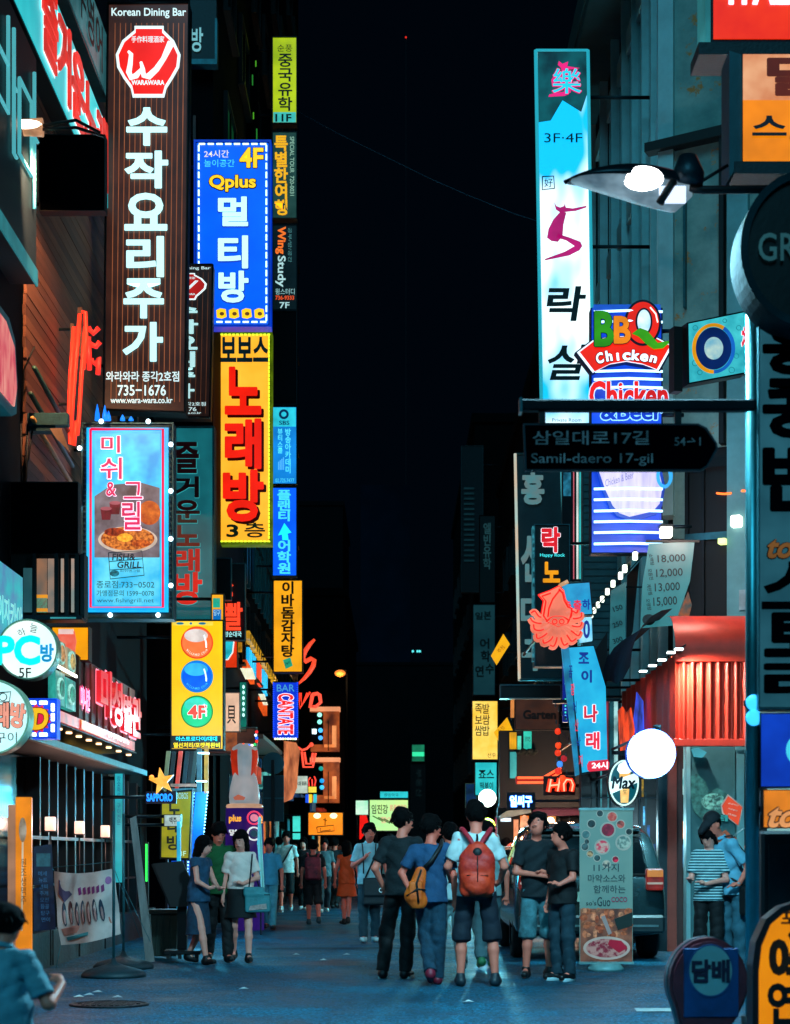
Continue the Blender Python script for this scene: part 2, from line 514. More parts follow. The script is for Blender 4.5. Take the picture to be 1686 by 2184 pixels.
# plank cladding of the second building
WOOD = [dm('#7a4a32', .75, 0, .35, 3, .2, stretch=(1, .3, 3)), dm('#8a563a', .75, 0, .35, 3, .2, stretch=(1, .3, 3)), dm('#6b3f2b', .75, 0, .35, 3, .2, stretch=(1, .3, 3))]
pm = [MB().box((0, 0, 0), (.035, 6.9, .118), w).mesh('plank') for w in WOOD]
for i in range(58):
    link('plank', pm[i % 3 if i % 5 else 1], bl1, (-4.3+8.15+random.uniform(0, .012), 5.0+random.uniform(-.02, .02), 5.4+i*.125))
# vertical window strips above and right of the planks
for i, (y, c) in enumerate(((27.2, '#d9a27a'), (27.9, '#2d7f88'), (28.7, '#e0b08a'), (29.5, '#256a74'))):
    MB().box((-4.3+8.15, y-16, 8.2), (-4.3+8.15+.12, y-16+.16, 12.4), dm(c, .5, 0, .3, 2, .1)).build('window_post', bl1)

# far end of the street
ft = empty('far_tower', 'faint tall tower block closing the far end of the street', 'building', (-1.4, 260, 0))
TOW = dm('#071824', .95, 0, .4, .12, 0, 0)
MB().box((-3.5, 0, 0), (3.55, 20, 54), TOW).build('wall', ft)
fb = building('far_low_block', 'low dark block across the far end below the tower', -11.5, 7.5, 200, 215, 22, DARKER)
fb2 = building('far_left_block', 'dim block left of the far tower above the neon', -13, -4.3, 150, 170, 30, dm('#02060a', .9, 0, .3, .1, 0, .1))

# right side of the street
br1 = building('fin_clad_building', 'right building with tall pale window fins behind the street lamp', 4.3, 12, 28.2, 42, 17.6, DARK, False)
br2 = building('dark_right_building', 'dark lower building behind the unlit silver lettered sign', 4.0, 12, 44, 70, 15, DARKER)
windows(br2, 4.0, -1, [47+i*3.6 for i in range(6)], [4.6, 7.6, 10.6], 2.0, 1.5, DMETAL, PANE, PANE_LIT)
br3 = building('far_right_building', 'dim far right building behind the faint stacked signs', 3.2, 10, 73, 100, 18.6, DARKER)
windows(br3, 3.2, -1, [76+i*4 for i in range(6)], [4.6, 7.6, 10.6, 13.6], 2.2, 1.5, DMETAL, PANE, PANE_LIT)
# eave and fins of the first right building
EAVE = dm('#2b4a4c', .8, 0, .4, 1.2, .4, stretch=(1, 1, 6))
MB().box((-.75-3.85, 0, 16.9), (-3.85, 13.8, 17.15), EAVE).build('eave', br1)
MB().box((-.78-3.85, 0, 17.15), (-3.85, 13.8, 17.75), EAVE).build('fascia', br1)
FIN = dm('#b4dcdc', .4, .2, .25, 1.5, .1)
fin = MB().box((-.16, -.05, 0), (0, .05, 13.3), FIN).mesh('window_fin')
for y in (28.7, 29.5, 30.6, 31.9, 33.3, 34.9, 36.8, 39.0, 41.2):
    link('window_fin', fin, br1, (-3.85, y-28.2, 3.6))
pn = MB().box((-.04, 0, 0), (0, 1.1, 2.5), PANE).mesh('pane')
sp = MB().box((-.09, 0, 0), (0, 1.15, .4), FIN).mesh('spandrel')
for a, bb in ((28.75, 1), (29.55, 1), (30.7, 1), (32.0, 1), (33.4, 1), (35.1, 1), (37.1, 1), (39.2, 1)):
    for z in (4.0, 7.1, 10.2, 13.3):
        link('pane', pn, br1, (-3.85, a-28.2, z)); link('spandrel', sp, br1, (-3.85, a-28.2, z+2.55))
# concrete block with its face turned to the camera
cb = T('concrete_building', 'pale teal concrete building with a dark window beam behind the round emblem sign', 'building', 1500, 1820.6, 27.0, -25)
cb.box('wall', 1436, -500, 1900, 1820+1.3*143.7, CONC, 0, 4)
cb.box('pier', 1408, -500, 1440, 1100, FIN, .10, .3)
cb.box('pier', 1556, -500, 1600, 1980, dm('#7ab8ba', .5, .1, .3, 1.5, .15), .14, 0)
cb.poly('beam', [(1384, 335), (1384, 316), (1552, 276), (1552, 298)], BLACK, .22, 0)
cb.box('downpipe', 1540, 300, 1550, 950, BLACK, .18, 0)
cb.box('downpipe', 1462, 420, 1466, 660, TMETAL, .12, .0)
# dark glazed upper floor restaurant
cb.box('window', 1462, 962, 1604, 1318, BLACK, .03, 0)
for x in (1466, 1500, 1551, 1598): cb.box('mullion', x, 965, x+6, 1315, DMETAL, .10, -.03)
cb.box('transom', 1466, 1142, 1600, 1147, TMETAL, .11, -.1)
cb.box('transom', 1466, 985, 1600, 992, DMETAL, .105, -.1)
m = MB()
for i in range(14): m.ball((lambda q: (q[0], -.16, q[1]))(cb.at(1536+i*2.2, 1056+1.5*math.sin(i/13*math.pi))), .016, glow('#ff6a28', 2.5), 6, 5)
m.build('heater_element', cb.o)
m = MB()
for i in range(6): m.ball((lambda q: (q[0], -.16, q[1]))(cb.at(1589+i*2.0, 1051)), .016, glow('#ff6a28', 2.5), 6, 5)
m.build('heater_element', cb.o)
cb.box('lamp', 1567, 1105, 1589, 1128, glow('#fff6e8', 3), .25, -.1, .02)
cb.box('lamp', 1541, 1154, 1556, 1164, glow('#e8ff9a', 1.6), .25, -.1)
cb.box('menu_card', 1584, 1262, 1600, 1304, dm('#b8c8c8', .6), .2, -.15)

# ---- ground floor of the corner: teal panel wall, pillars, corrugated awning
cw = T('panel_wall', 'teal shopfront panel wall with food stickers behind the couple', 'wall', 1535, 2010, 24.6)
TP = dm('#4e7e80', .6, 0, .25, 1.2, .15, lo='#33605f')
cw.box('panel', 1472, 1585, 1568, 2020, TP, 0, .2)
cw.box('edge_strip', 1463, 1585, 1472, 2020, dm('#a9d6d4', .35, .3, .2, 2, .1), .05, .2)
cw.box('edge_strip', 1570, 1592, 1586, 2020, dm('#7fb6b6', .35, .3, .2, 2, .1), .06, .2)
cw.box('edge_strip', 1568, 1592, 1608, 1600, dm('#7fb6b6', .35, .3, .2, 2, .1), .09, .2)
cw.box('side_panel', 1588, 1602, 1640, 2020, DMETAL, -.1, .3)
cw.box('window', 1593, 1700, 1607, 1880, em('#1fd2d8', .9, .5, 5, '#0a5a60'), .05, 0)
cw.box('window', 1593, 1685, 1607, 1697, em('#d8d020', .8, .3, 5), .05, 0)

# ================================================================ signs on the left
WHT = '#e6ffff'
# --- tall brown dining bar sign
def stripes(t, x0, y0, x1, y1, n, mat):
    m = MB()
    for i in range(n):
        x = x0+(x1-x0)*(i+.5)/n
        a, b, c, e = t.rect(x, y0, x+1.6, y1)
        m.raw([(a, -.014, b), (c, -.014, b), (c, -.014, e), (a, -.014, e)], [(0, 1, 2, 3)], mat)
    o = m.build('pinstripes', t.o, fix=False); return o
BRN = em('#5a3226', .55, .35, 2.2, '#3a211c')
PIN = em('#b0653f', .75, .2, 3)
RED = em('#ff1d10', 1.0, .12, 2)
def wara(x0, y0, x1, y1, Y, label, sc=1.0, full=True):
    X = lambda v: x0+(v-232)/(402-232)*(x1-x0)
    Yp = lambda v: y0+(v-10)/(878-10)*(y1-y0)
    t = T('dining_bar_sign', label, 'sign', (x0+x1)/2, y1, Y)
    Q = lambda g: [(X(232-g), Yp(9-g)), (X(403+g), Yp(7-g)), (X(394+g), Yp(879+g)), (X(223-g), Yp(873+g))]
    t.poly('casing', Q(2), METAL, 0, -.32)
    t.poly('face', Q(-1), BRN if full else em('#3c2420', .4, .35, 2.2, '#241614'), .006, .001)
    q_ = Q(1); fm_ = dm('#151d20', .5, .3)
    for i in range(4): t.line('frame', [q_[i], q_[(i+1) % 4]], .018, fm_, .012)
    t.arms(-4.3, (y0+(y1-y0)*.12, y1-(y1-y0)*.12), X(228), .16)
    m = MB(); n_ = 14 if full else 10; pm_ = PIN if full else em('#8a5238', .45, .2, 3)
    for i in range(n_):
        xt = 240+158*(i+.5)/n_; a_ = [t.at(X(xt), Yp(50)), t.at(X(xt+1.6), Yp(50)), t.at(X(xt-7.5), Yp(858)), t.at(X(xt-9.1), Yp(858))]
        m.raw([(p[0], -.014, p[1]) for p in a_], [(0, 1, 2, 3)], pm_)
    m.build('pinstripes', t.o, fix=False)
    w = glow('#d8f6f6', 1.15 if full else .8)
    t.text('Korean Dining Bar', X(239), Yp(19), X(398), Yp(41), w, off=.012, d=.02)
    pot = lambda k: [(X(317+(v-317)*k), Yp(133+(u-133)*k)) for v, u in ((288, 57), (350, 57), (350, 66), (372, 88), (386, 118), (383, 145), (370, 168), (356, 190), (351, 209), (284, 209), (280, 190), (264, 168), (251, 145), (248, 118), (262, 88), (288, 66))]
    t.poly('emblem', pot(1.0), glow('#e8fbfb', 1.1), .028, .012)
    t.poly('emblem_field', pot(.91), RED if full else em('#c81810', .8, .12, 2), .034, .029)
    m = MB()
    if full:
        for stk in (([(275, 112), (281, 118), (279, 140), (276, 156), (281, 168), (292, 164), (303, 150)], [.018, .03, .035, .04, .042, .04, .02]),
                    ([(302, 135), (306, 150), (308, 164), (318, 166), (335, 150), (350, 128), (366, 94)], [.02, .03, .035, .045, .04, .035, .05])):
            pts = [(a, -.04, b) for a, b in (t.at(X(p[0]), Yp(p[1])) for p in stk[0])]
            m.tube(pts, stk[1], glow('#f4ffff', 1.15), 8)
    else:
        t.glyph(m, 'W', X(275), Yp(102), X(362), Yp(168), glow('#f4ffff', .9), off=.02, d=.04, shear=.25)
    m.build('emblem_letter', t.o, fix=False)
    t.text('手作料理酒家', X(282), Yp(80), X(352), Yp(94), w, name='emblem_caption', d=.04, off=.01)
    t.text('WARAWARA', X(282), Yp(174), X(352), Yp(184), w, name='emblem_caption', d=.04, off=.03)
    m = MB(); big = glow('#c8fafa', 1.2 if full else .8)
    for ch, a, b, c, e in zip('수작요리주가', (272, 268, 268, 272, 266, 264), (233, 325, 415, 507, 597, 690), (357, 359, 357, 350, 350, 348), (312, 403, 493, 592, 680, 772)):
        t.glyph(m, ch, X(a), Yp(b), X(c), Yp(e), big, off=.035, d=.02, thick=.03)
    m.build('lettering', t.o, fix=False)
    t.text('와라와라 종각2호점', X(227), Yp(793), X(383), Yp(815), w, name='small_print', off=.012, d=.02)
    t.text('735−1676', X(252), Yp(822), X(355), Yp(845), w, name='small_print', off=.012, d=.02)
    t.text('www.wara-wara.co.kr', X(237), Yp(848), X(369), Yp(861), w, name='small_print', off=.012, d=.02)
    return t
wara(232, 10, 402, 878, 25.6, 'large brown pinstriped vertical sign with red pot emblem and white Korean letters')
wara(334, 566, 453, 890, 31.0, 'smaller brown pinstriped sign half hidden behind the large brown one', full=False)

# --- blue multi room sign
t = lightbox('multi_room_sign', 'bright blue vertical sign reading Qplus and 4F edged in white dashes', 418, 303, 575, 694, 33.0, em('#0058ff', 1.25, .12, 1.2), depth=.3, fw=4, frame=em('#0038d0', .8, .2, 2), wall=-4.3)
da, db, dc, dd = t.rect(0, 0, 12, 3)
hd = MB().box((-.055, -.02, -.013), (.055, .0, .013), glow('#c8f4ff', 2.2)).mesh('light_dash')
vd = MB().box((-.013, -.02, -.055), (.013, .0, .055), glow('#c8f4ff', 2.2)).mesh('light_dash')
for y in (309, 688):
    for i in range(8):
        q = t.at(432+i*18.6, y); link('light_dash', hd, t.o, (q[0], -.035, q[1]))
for x in (425, 569):
    for i in range(20):
        q = t.at(x, 318+i*19); link('light_dash', vd, t.o, (q[0], -.035, q[1]))
YL = glow('#ffc814', 1.1); CW = glow('#c4fbff', 1.25)
t.text('24시간', 436, 321, 489, 337, glow('#e8d8c0', 1), off=.01)
t.text('놀이공간', 436, 341, 501, 357, glow('#48c8ff', 1), off=.01)
t.text('4F', 512, 316, 562, 358, YL, off=.03, back=BLACK)
t.text('Qplus', 447, 374, 546, 409, YL, off=.03, back=BLACK, bo=.07)
m = MB()
for ch, a, b, c, e in (('멀', 467, 422, 529, 483), ('티', 467, 505, 529, 573), ('방', 468, 580, 530, 646)):
    t.glyph(m, ch, a, b, c, e, CW, off=.035, d=.02, thick=.03, back=em('#0030c0', .8), bo=.05)
m.build('lettering', t.o, fix=False)
for i in range(4):
    x = 462+i*27
    t.poly('picture_tile', [(x, 662), (x+9, 658), (x+20, 660), (x+22, 676), (x+12, 680), (x+1, 678)], YL, .02)
    t.disc('picture_detail', x+12, 670, 5, 4, em('#8a5a08', .6), .028, .021, n=10)

# --- yellow singing room sign
YF = em('#ffc23c', 1.2, .25, 1.1, '#ff9a10', None, .4, .2, .75)
t = lightbox('singing_room_sign', 'tall yellow vertical sign with thick red letters and green bulb edging', 462, 712, 577, 1158, 35.0, YF, depth=.3, fw=4, frame=em('#6a8a08', .6, .3, 4), wall=-4.3)
b = MB(); gd = glow('#d6ff30', 1.8)
for i in range(14):
    for y in (714.5, 1155.5):
        q = t.at(466+i*8.3, y); b.box((q[0]-.026, -.05, q[1]-.012), (q[0]+.026, -.03, q[1]+.012), gd)
for i in range(52):
    for x in (464.5, 574.5):
        q = t.at(x, 718+i*8.4); b.box((q[0]-.012, -.05, q[1]-.026), (q[0]+.012, -.03, q[1]+.026), gd)
b.build('edge_bulbs', t.o, kind='stuff')
DK = dm('#0a2028', .5)
t.text('보보스', 472, 720, 573, 772, em('#0c2f3a', .5), off=.035)
m = MB(); RD = em('#f8200c', 1.05, .1, 2)
for ch, a, b_, c, e in (('노', 482, 786, 557, 884), ('래', 482, 896, 557, 1000), ('방', 478, 1005, 562, 1112)):
    t.glyph(m, ch, a+5, b_+5, c+5, e+5, dm('#401008', .6), off=.04, d=.012)
    t.glyph(m, ch, a, b_, c, e, RD, off=.04, d=.03, thick=.04)
m.build('lettering', t.o, fix=False)
t.text('3', 484, 1119, 509, 1146, em('#0c3020', .4), off=.03); t.text('층', 522, 1115, 566, 1147, em('#0c3020', .4), off=.02)

# --- column of signs on the tall building, each a thing
def colsign(nm, label, y0, y1, face, x0=582, x1=633, Y=42.0, **k):
    return lightbox(nm, label, x0, y0, x1, y1, Y, face, depth=.3, fw=1.6, wall=-3.35, **k)
t = colsign('study_abroad_sign', 'yellow green vertical sign reading 11F at the top of the sign column', 80, 262, em('#c8e010', 1.1, .3, .9, '#8aa808'))
t.box('floor_plate', 583.5, 240, 631.5, 261, em('#48d8d0', .9), .02, 0)
BK = em('#04201c', .2)
t.text('순풍', 592, 96, 624, 111, BK); t.column('중국유학', 592, 114, 626, 238, BK, off=.02)
t.text('11F', 588, 244, 622, 260, BK, off=.03)
t = colsign('special_trip_sign', 'olive vertical sign with turned yellow letters second in the sign column', 282, 465, em('#33605a', .6, .3, 2, '#1c4038'))
t.column('특별한여행', 584, 289, 616, 460, glow('#f0b018', 1.05), off=.03)
t.text('SPECIAL TOUR  720-0031', 619, 292, 628, 418, glow('#98c8b0', .8), rot=-90, off=.01)
t = colsign('study_room_sign', 'black vertical sign with turned orange and white English words', 480, 660, em('#0c1c22', .5, .3, 2))
t.text('Wing', 588, 484, 610, 542, glow('#ff7a28', .95), rot=-90, off=.03)
t.text('Study', 588, 546, 610, 613, glow('#b8e4e4', .9), rot=-90, off=.02)
t.text('공부/방/공간', 615, 486, 623, 560, glow('#5a9a9a', .7), rot=-90)
t.text('윙스터디', 588, 616, 629, 629, glow('#a8dcdc', .8)); t.text('736-9333', 588, 631, 628, 640, glow('#ff5a28', .9), off=.02)
t.text('7F', 597, 645, 618, 658, glow('#b8e4e4', .9), off=.01)
t = colsign('blank_sign', 'unlit blank dark panel in the middle of the sign column', 664, 862, DARK)
t = colsign('broadcast_academy_sign', 'small cyan and blue sign with a ring emblem and SBS letters', 868, 1032, em('#1690f0', 1.0, .2, 1.2))
t.box('top_panel', 583.5, 869.5, 631.5, 910, em('#30d8f0', 1.0), .02, 0)
t.ring('emblem', 606, 884, 8, 5, em('#0a3a70', .6)); t.text('SBS', 596, 898, 618, 907, em('#0a3a70', .6), off=.02, d=.03)
t.column('방송아카데미', 608, 914, 622, 1010, glow('#58e8ff', 1), off=.02); t.column('뷰티스쿨', 592, 914, 604, 968, glow('#58e8ff', 1), off=.02)
t.text('02.725.7477', 588, 1021, 628, 1029, glow('#58e8ff', .9))
for i in range(4): t.box('chart_bar', 594+i*3.4, 985-i*3, 596+i*3.4, 1002, glow('#58b8ff', 1), .02)
t = colsign('language_school_sign', 'vivid blue sign with cyan outlined letters and an arrow below the SBS panel', 1040, 1228, em('#0a60ff', 1.15, .15, 1.2))
t.column('플랜티', 591, 1045, 622, 1112, glow('#48d8ff', 1.1), off=.03, em=.95)
t.poly('arrow', [(607, 1116), (622, 1136), (614, 1138), (616, 1152), (603, 1152), (602, 1140), (594, 1142)], glow('#20f0ff', 1.1), .02)
t.column('어학원', 591, 1152, 622, 1224, glow('#48d8ff', 1.1), off=.03, em=.95)
t = colsign('pork_stew_sign', 'amber vertical sign with six black letters and a small green tag', 1238, 1433, em('#f8a818', 1.15, .15, 1.2), x0=584, x1=645, Y=41.0)
t.column('이바돔감자탕', 599, 1240, 630, 1402, em('#141008', .2), off=.035)
t.poly('tag', [(604, 1408), (620, 1402), (625, 1420), (610, 1427)], em('#28b088', .9), .02); t.text('24시', 608, 1408, 620, 1420, BK, d=.03, rot=15)
t = colsign('bar_sign', 'blue vertical bar sign with turned red and white neon letters', 1455, 1575, em('#0838d8', 1.1, .15, 1.5), x0=584, x1=635, Y=41.5)
t.text('BAR', 591, 1460, 629, 1475, glow('#4a98c0', .8), off=.01)
t.text('CANTATE', 594, 1480, 626, 1566, glow('#ff1818', 1.2), rot=-90, off=.035, back=glow('#d8e8ff', 1.1), bo=.06)
m = MB()
for i in range(26):
    for x in (584, 635):
        q = t.at(x, 1457+i*4.6); m.ball((q[0], -.04, q[1]), .016, glow('#1848ff', 1.6), 6, 5)
for i in range(9):
    q = t.at(588+i*5.4, 1576); m.ball((q[0], -.05, q[1]), .026, glow(('#ffe0c0', '#c8f0a0', '#ffffff')[i % 3], 2), 6, 5)
m.build('edge_bulbs', t.o, kind='stuff')

# --- fish and grill sign with bulbs
t = lightbox('grill_restaurant_sign', 'cyan framed vertical sign with a grilled food photo and red border', 178, 905, 368, 1318, 24.0, dm('#0e4a56', .5, .1, .5, 9, .3), depth=.3, fw=3, frame=dm('#1a6070', .4, .3), wall=-4.3)
t.box('lit_panel', 186, 913, 360, 1306, em('#10d0ff', 1.25, .25, 1.4, '#0090e8'), .03, 0)
t.box('picture', 203, 926, 342, 1130, em('#48e8ff', 1.25, .3, 2.2, '#0090d8'), .036, .031)
t.poly('picture_table', [(203, 1060), (240, 1035), (300, 1030), (342, 1042), (342, 1190), (203, 1190)], em('#8f8a96', .9, .3, 4, '#4a4048'), .039, .0365)
t.box('picture_sky', 203, 1188, 342, 1292, em('#70e8ff', 1.1, .2, 3, '#18b0e8'), .0385, .0365)
t.disc('picture_plate', 274, 1152, 63, 28, em('#d8c8b8', .95, .2, 5), .043, .040)
t.disc('picture_dish', 274, 1150, 57, 25, em('#e88838', 1.0, .6, 26, '#6a1c10', None, .4, .35, .6), .047, .044)
t.disc('picture_garnish', 268, 1148, 17, 9, em('#f8d040', 1.1, .4, 30, '#e08020'), .050, .048, n=14)
t.disc('picture_garnish', 246, 1136, 22, 9, em('#c84820', .9, .5, 30, '#4a1010'), .050, .048, n=14)
t.disc('picture_garnish', 302, 1160, 20, 8, em('#f07828', 1, .5, 30, '#7a2010'), .050, .048, n=14)
for cx, cy in ((228, 1098), (247, 1086)):
    t.poly('picture_cup', [(cx-12, cy-12), (cx+12, cy-12), (cx+9, cy+12), (cx-9, cy+12)], em('#70182c', .9, .3, 10), .043, .040)
    t.disc('picture_cup_rim', cx, cy-12, 12, 4, em('#c06878', .9), .046, .044, n=16)
t.disc('picture_bowl', 320, 1095, 24, 26, em('#e07828', 1.0, .4, 10, '#a03818'), .043, .040, n=20)
m = MB(); PK = em('#ff0848', 1.1, .1, 3)
for pts in ([(195, 917), (349, 917), (349, 1296), (195, 1296), (195, 917)],):
    t.line('border', pts, .017, PK, .045, mb=m)
m.build('border', t.o)
m = MB(); bw = glow('#f8e8ff', 1.2)
for ch, a, b_, c, e in (('미', 218, 932, 258, 968), ('쉬', 216, 978, 262, 1024), ('&', 228, 1030, 250, 1060)):
    t.glyph(m, ch, a, b_, c, e, em('#e02868', 1.05), off=.015, d=.055, back=bw, bo=.04)
for ch, a, b_, c, e in (('그', 266, 1030, 306, 1066), ('릴', 262, 1072, 302, 1132)):
    t.glyph(m, ch, a, b_, c, e, em('#e02868', 1.05), off=.015, d=.060, back=bw, bo=.04)
m.build('lettering', t.o, fix=False)
m = MB(); NV = em('#0a4858', .3)
for pts in ([(233, 1180), (304, 1176), (309, 1228), (237, 1236), (233, 1180)], [(234, 1199), (306, 1193)], [(236, 1217), (308, 1212)]):
    t.line('', pts, .006, NV, .048, mb=m, n=4)
t.glyph(m, 'FISH&', 241, 1182, 290, 1197, NV, d=.048, shear=.1, off=.02); t.glyph(m, 'GRILL', 252, 1199, 303, 1213, NV, d=.048, shear=.1, off=.02)
t.glyph(m, '피쉬앤그릴', 258, 1216, 300, 1222, NV, d=.048)
t.disc('', 246, 1224, 10, 7, em('#1890a8', .8, .5, 30), .048, .046, n=12, mb=m)
m.build('stamp_logo', t.o, fix=False)
t.text('종로점:733−0502', 208, 1240, 331, 1256, em('#2888a0', .55), d=.048, name='small_print', off=.01)
t.text('가맹점문의 1599−0078', 208, 1260, 330, 1273, em('#2888a0', .55), d=.048, name='small_print', off=.01)
t.text('www.fishngrill.net', 208, 1277, 330, 1289, em('#2888a0', .55), d=.048, name='small_print')
bulb = MB().ball((0, 0, 0), .032, glow('#dff8ff', 4), 10, 8).mesh('bulb')
for x, y in ((172, 958), (170, 1086), (170, 1187), (170, 1287), (366, 950), (366, 1049), (366, 1151), (366, 1250), (218, 901), (318, 901), (237, 1313), (339, 1313)):
    q = t.at(x, y); link('bulb', bulb, t.o, (q[0], -.06, q[1]))
m = MB()
for i in range(34):
    for x in (181.5, 364.5):
        q = t.at(x, 915+i*12); m.lathe([(.012, 0), (.02, .01), (.012, .02)], TMETAL, (q[0], -.04, q[1]), 6)
m.build('frame_studs', t.o, kind='stuff')

# --- grey teal singing room sign behind
t = lightbox('old_singing_room_sign', 'grey teal vertical sign with dark red outlined letters beside the cyan grill sign', 330, 912, 455, 1322, 29.0, em('#1c7f88', .75, .35, 1.2, '#0c4f5a'), depth=.3, fw=3, frame=TMETAL, wall=-4.3)
m = MB()
for ch, a, b_, c, e, col, s in (('즐', 374, 945, 425, 1010, '#2a0c14', .3), ('거', 374, 1018, 425, 1062, '#200c14', .25), ('운', 374, 1068, 427, 1116, '#3a0c10', .3), ('노', 374, 1122, 427, 1166, '#700c0c', .5), ('래', 372, 1172, 427, 1220, '#c01010', .8), ('방', 372, 1222, 432, 1290, '#d81410', .95)):
    t.glyph(m, ch, a, b_, c, e, em(col, s), off=.035, d=.03, thick=.03, back=em('#3cc0c4', .7), bo=.035)
m.build('lettering', t.o, fix=False)

# --- yellow billiard sign
YB = em('#ffcf10', 1.15, .15, 1.3, '#ffb808')
t = lightbox('side_panel_sign', 'narrow amber sign with small blue panels behind the billiard sign', 452, 1268, 477, 1332, 28.6, em('#ffb018', 1.05), depth=.2, fw=1.5, wall=-4.3)
t.box('panel', 455, 1276, 470, 1296, em('#20c0a0', .9), .02); t.box('panel', 455, 1300, 472, 1328, em('#0878d0', 1), .02); t.text('당구', 457, 1302, 470, 1314, glow('#c8f8ff', .9), d=.03)
t = lightbox('billiard_sign', 'yellow vertical sign with one red one blue and one green ball', 366, 1324, 476, 1598, 28.0, YB, depth=.3, fw=2, wall=-4.3)
t.box('header_strip', 368, 1326, 455, 1334, em('#ffe050', 1.1), .014)
for x in (385, 408, 432): t.disc('header_mark', x, 1330, 8 if x != 408 else 3, 2.6, em('#1080b0', .9), .02, n=14)
for cy, c1, c2, tx in ((1371, '#ff5a18', '#ff8a50', 'BILLIARD CLUB'), (1443, '#0048ff', '#0878ff', 'BILLIARD CLUB'), (1518, '#08c060', '#10e0a8', '')):
    b = T.ring(t, 'rim', 421, cy, 33, 3, em({'#ff': '#ff4a20', '#00': '#0090d8', '#08': '#109838'}[c1[:3]], 1), .026, .012)
    t.disc('ball', 421, cy, 32, 32, em(c1, 1.15, .15, 2, c2), .024, .012)
    t.disc('highlight', 419, cy-15, 25, 14, em('#f8e8e0' if cy < 1400 else ('#38c0f8' if cy < 1500 else '#40f0d0'), 1.05, .2, 4), .027, .0245)
    t.line('glint', [(438+4*math.cos(a)+8*math.sin(a)-6, cy-16+a*22) for a in (0, .4, .8, 1.2)], .012, glow('#f0ffff', 1.2), .03)
    if tx:
        m = MB()
        for i, ch in enumerate(tx):
            if ch == ' ': continue
            a = math.radians(218+i*8.7); x = 421+26*math.cos(a); y = cy-26*math.sin(a)
            t.glyph(m, ch, x-1.9, y-2.6, x+1.9, y+2.6, glow('#ffc8b0' if cy < 1400 else '#40a8f8', 1.1), off=.02, d=.028, rot=math.degrees(a)-270)
        m.build('ball_lettering', t.o, fix=False)
t.text('4F', 402, 1505, 441, 1532, em('#ff5040', 1.1), off=.04, d=.03, back=glow('#f0fff8', 1.1), bo=.06)
t.box('info_panel', 367, 1569, 472, 1596, em('#03161c', .3), .02, 0)
t.text('아스트로다이/대대', 376, 1571, 464, 1581, glow('#20e0f0', 1), off=.03, d=.03, name='small_print')
t.text('열선처리/포켓볼완비', 371, 1584, 470, 1595, glow('#f8d820', 1), off=.03, d=.03, name='small_print')

# --- round lightboxes
def roundbox(nm, label, cx, cy, r, Y, face):
    t = T(nm, label, 'sign', cx, cy+r, Y)
    t.disc('casing', cx, cy, r, r, METAL, 0, -.22, n=48)
    t.disc('face', cx, cy, r*.965, r*.965, face, .012, .001, n=48)
    t.ring('rim', cx, cy, r, r*.05, dm('#a8c8a0', .4, .2), .03, -.2, n=48)
    t.arms(-4.35, (cy-r*.3, cy+r*.3), cx-r*.9, .1)
    return t
t = roundbox('internet_cafe_sign', 'round white lightbox lettered PC in cyan with 5F beneath', 60, 1385, 63, 18.8, em('#d0f8ec', 1.25, .35, 2.6, '#e8fffc'))
CYN = glow('#08f0f0', 1.05); BLU = em('#089ae0', 1.0)
m = MB()
t.glyph(m, 'PC', -6, 1357, 86, 1418, CYN, off=.045, d=.02); t.glyph(m, '방', 88, 1374, 116, 1412, BLU, off=.04, d=.02)
t.glyph(m, '하', 38, 1340, 56, 1356, DK, d=.02, rot=20); t.glyph(m, '늘', 66, 1329, 82, 1351, DK, d=.02, rot=-10); t.glyph(m, '5F', 42, 1425, 68, 1446, DK, off=.01, d=.02)
m.build('lettering', t.o, fix=False)
t = roundbox('dance_room_sign', 'lower round white lightbox with pink outlined letters cut by the frame edge', -17, 1529, 79, 16.4, em('#d8f8f8', 1.25, .35, 2.6, '#b0f0f0'))
m = MB(); t.glyph(m, '방', 24, 1500, 56, 1552, em('#f8a088', 1), off=.045, d=.02, rot=-8, back=DK, bo=.06); t.glyph(m, '노래', -38, 1500, 20, 1552, em('#f8a088', 1), off=.045, d=.02, back=DK, bo=.06)
t.glyph(m, '구이', -8, 1562, 38, 1585, DK, d=.02);
m.build('lettering', t.o, fix=False)
m = MB(); t.line('', [(0, 1478), (25, 1476), (22, 1497), (-4, 1498), (0, 1478)], .006, DK, .03, mb=m); t.ring('', 8, 1487, 8, 1.5, DK, .03, .01, mb=m); m.build('drawing', t.o)
# video sign
t = lightbox('video_room_sign', 'red star burst sign with a yellow letter D and white light dashes', 30, 1492, 121, 1574, 17.6, em('#0848e8', 1.1, .2, 3), depth=.15, fw=2, frame=em('#0848e8', 1.1), wall=-4.35)
pts = []
for i in range(28):
    a = math.pi*2*i/28; r = 1 if i % 2 else .78
    pts.append((78+44*r*math.cos(a)*.75, 1533-40*r*math.sin(a)*.8))
t.poly('star_burst', pts, em('#f01848', 1), .02)
t.text('VD', 44, 1512, 104, 1556, em('#ffc010', 1.1), off=.045, d=.026, shear=.15, back=em('#701008', .6), bo=.07)
for x in (36, 62, 86):
    for y in (1499, 1567):
        t.box('light_dash', x, y-3.5, x+16, y+3.5, glow('#f0ffff', 3), .04)
for y in (1501, 1522, 1545): t.box('light_dash', 111, y, 117, y+16, glow('#f0ffff', 3), .04)

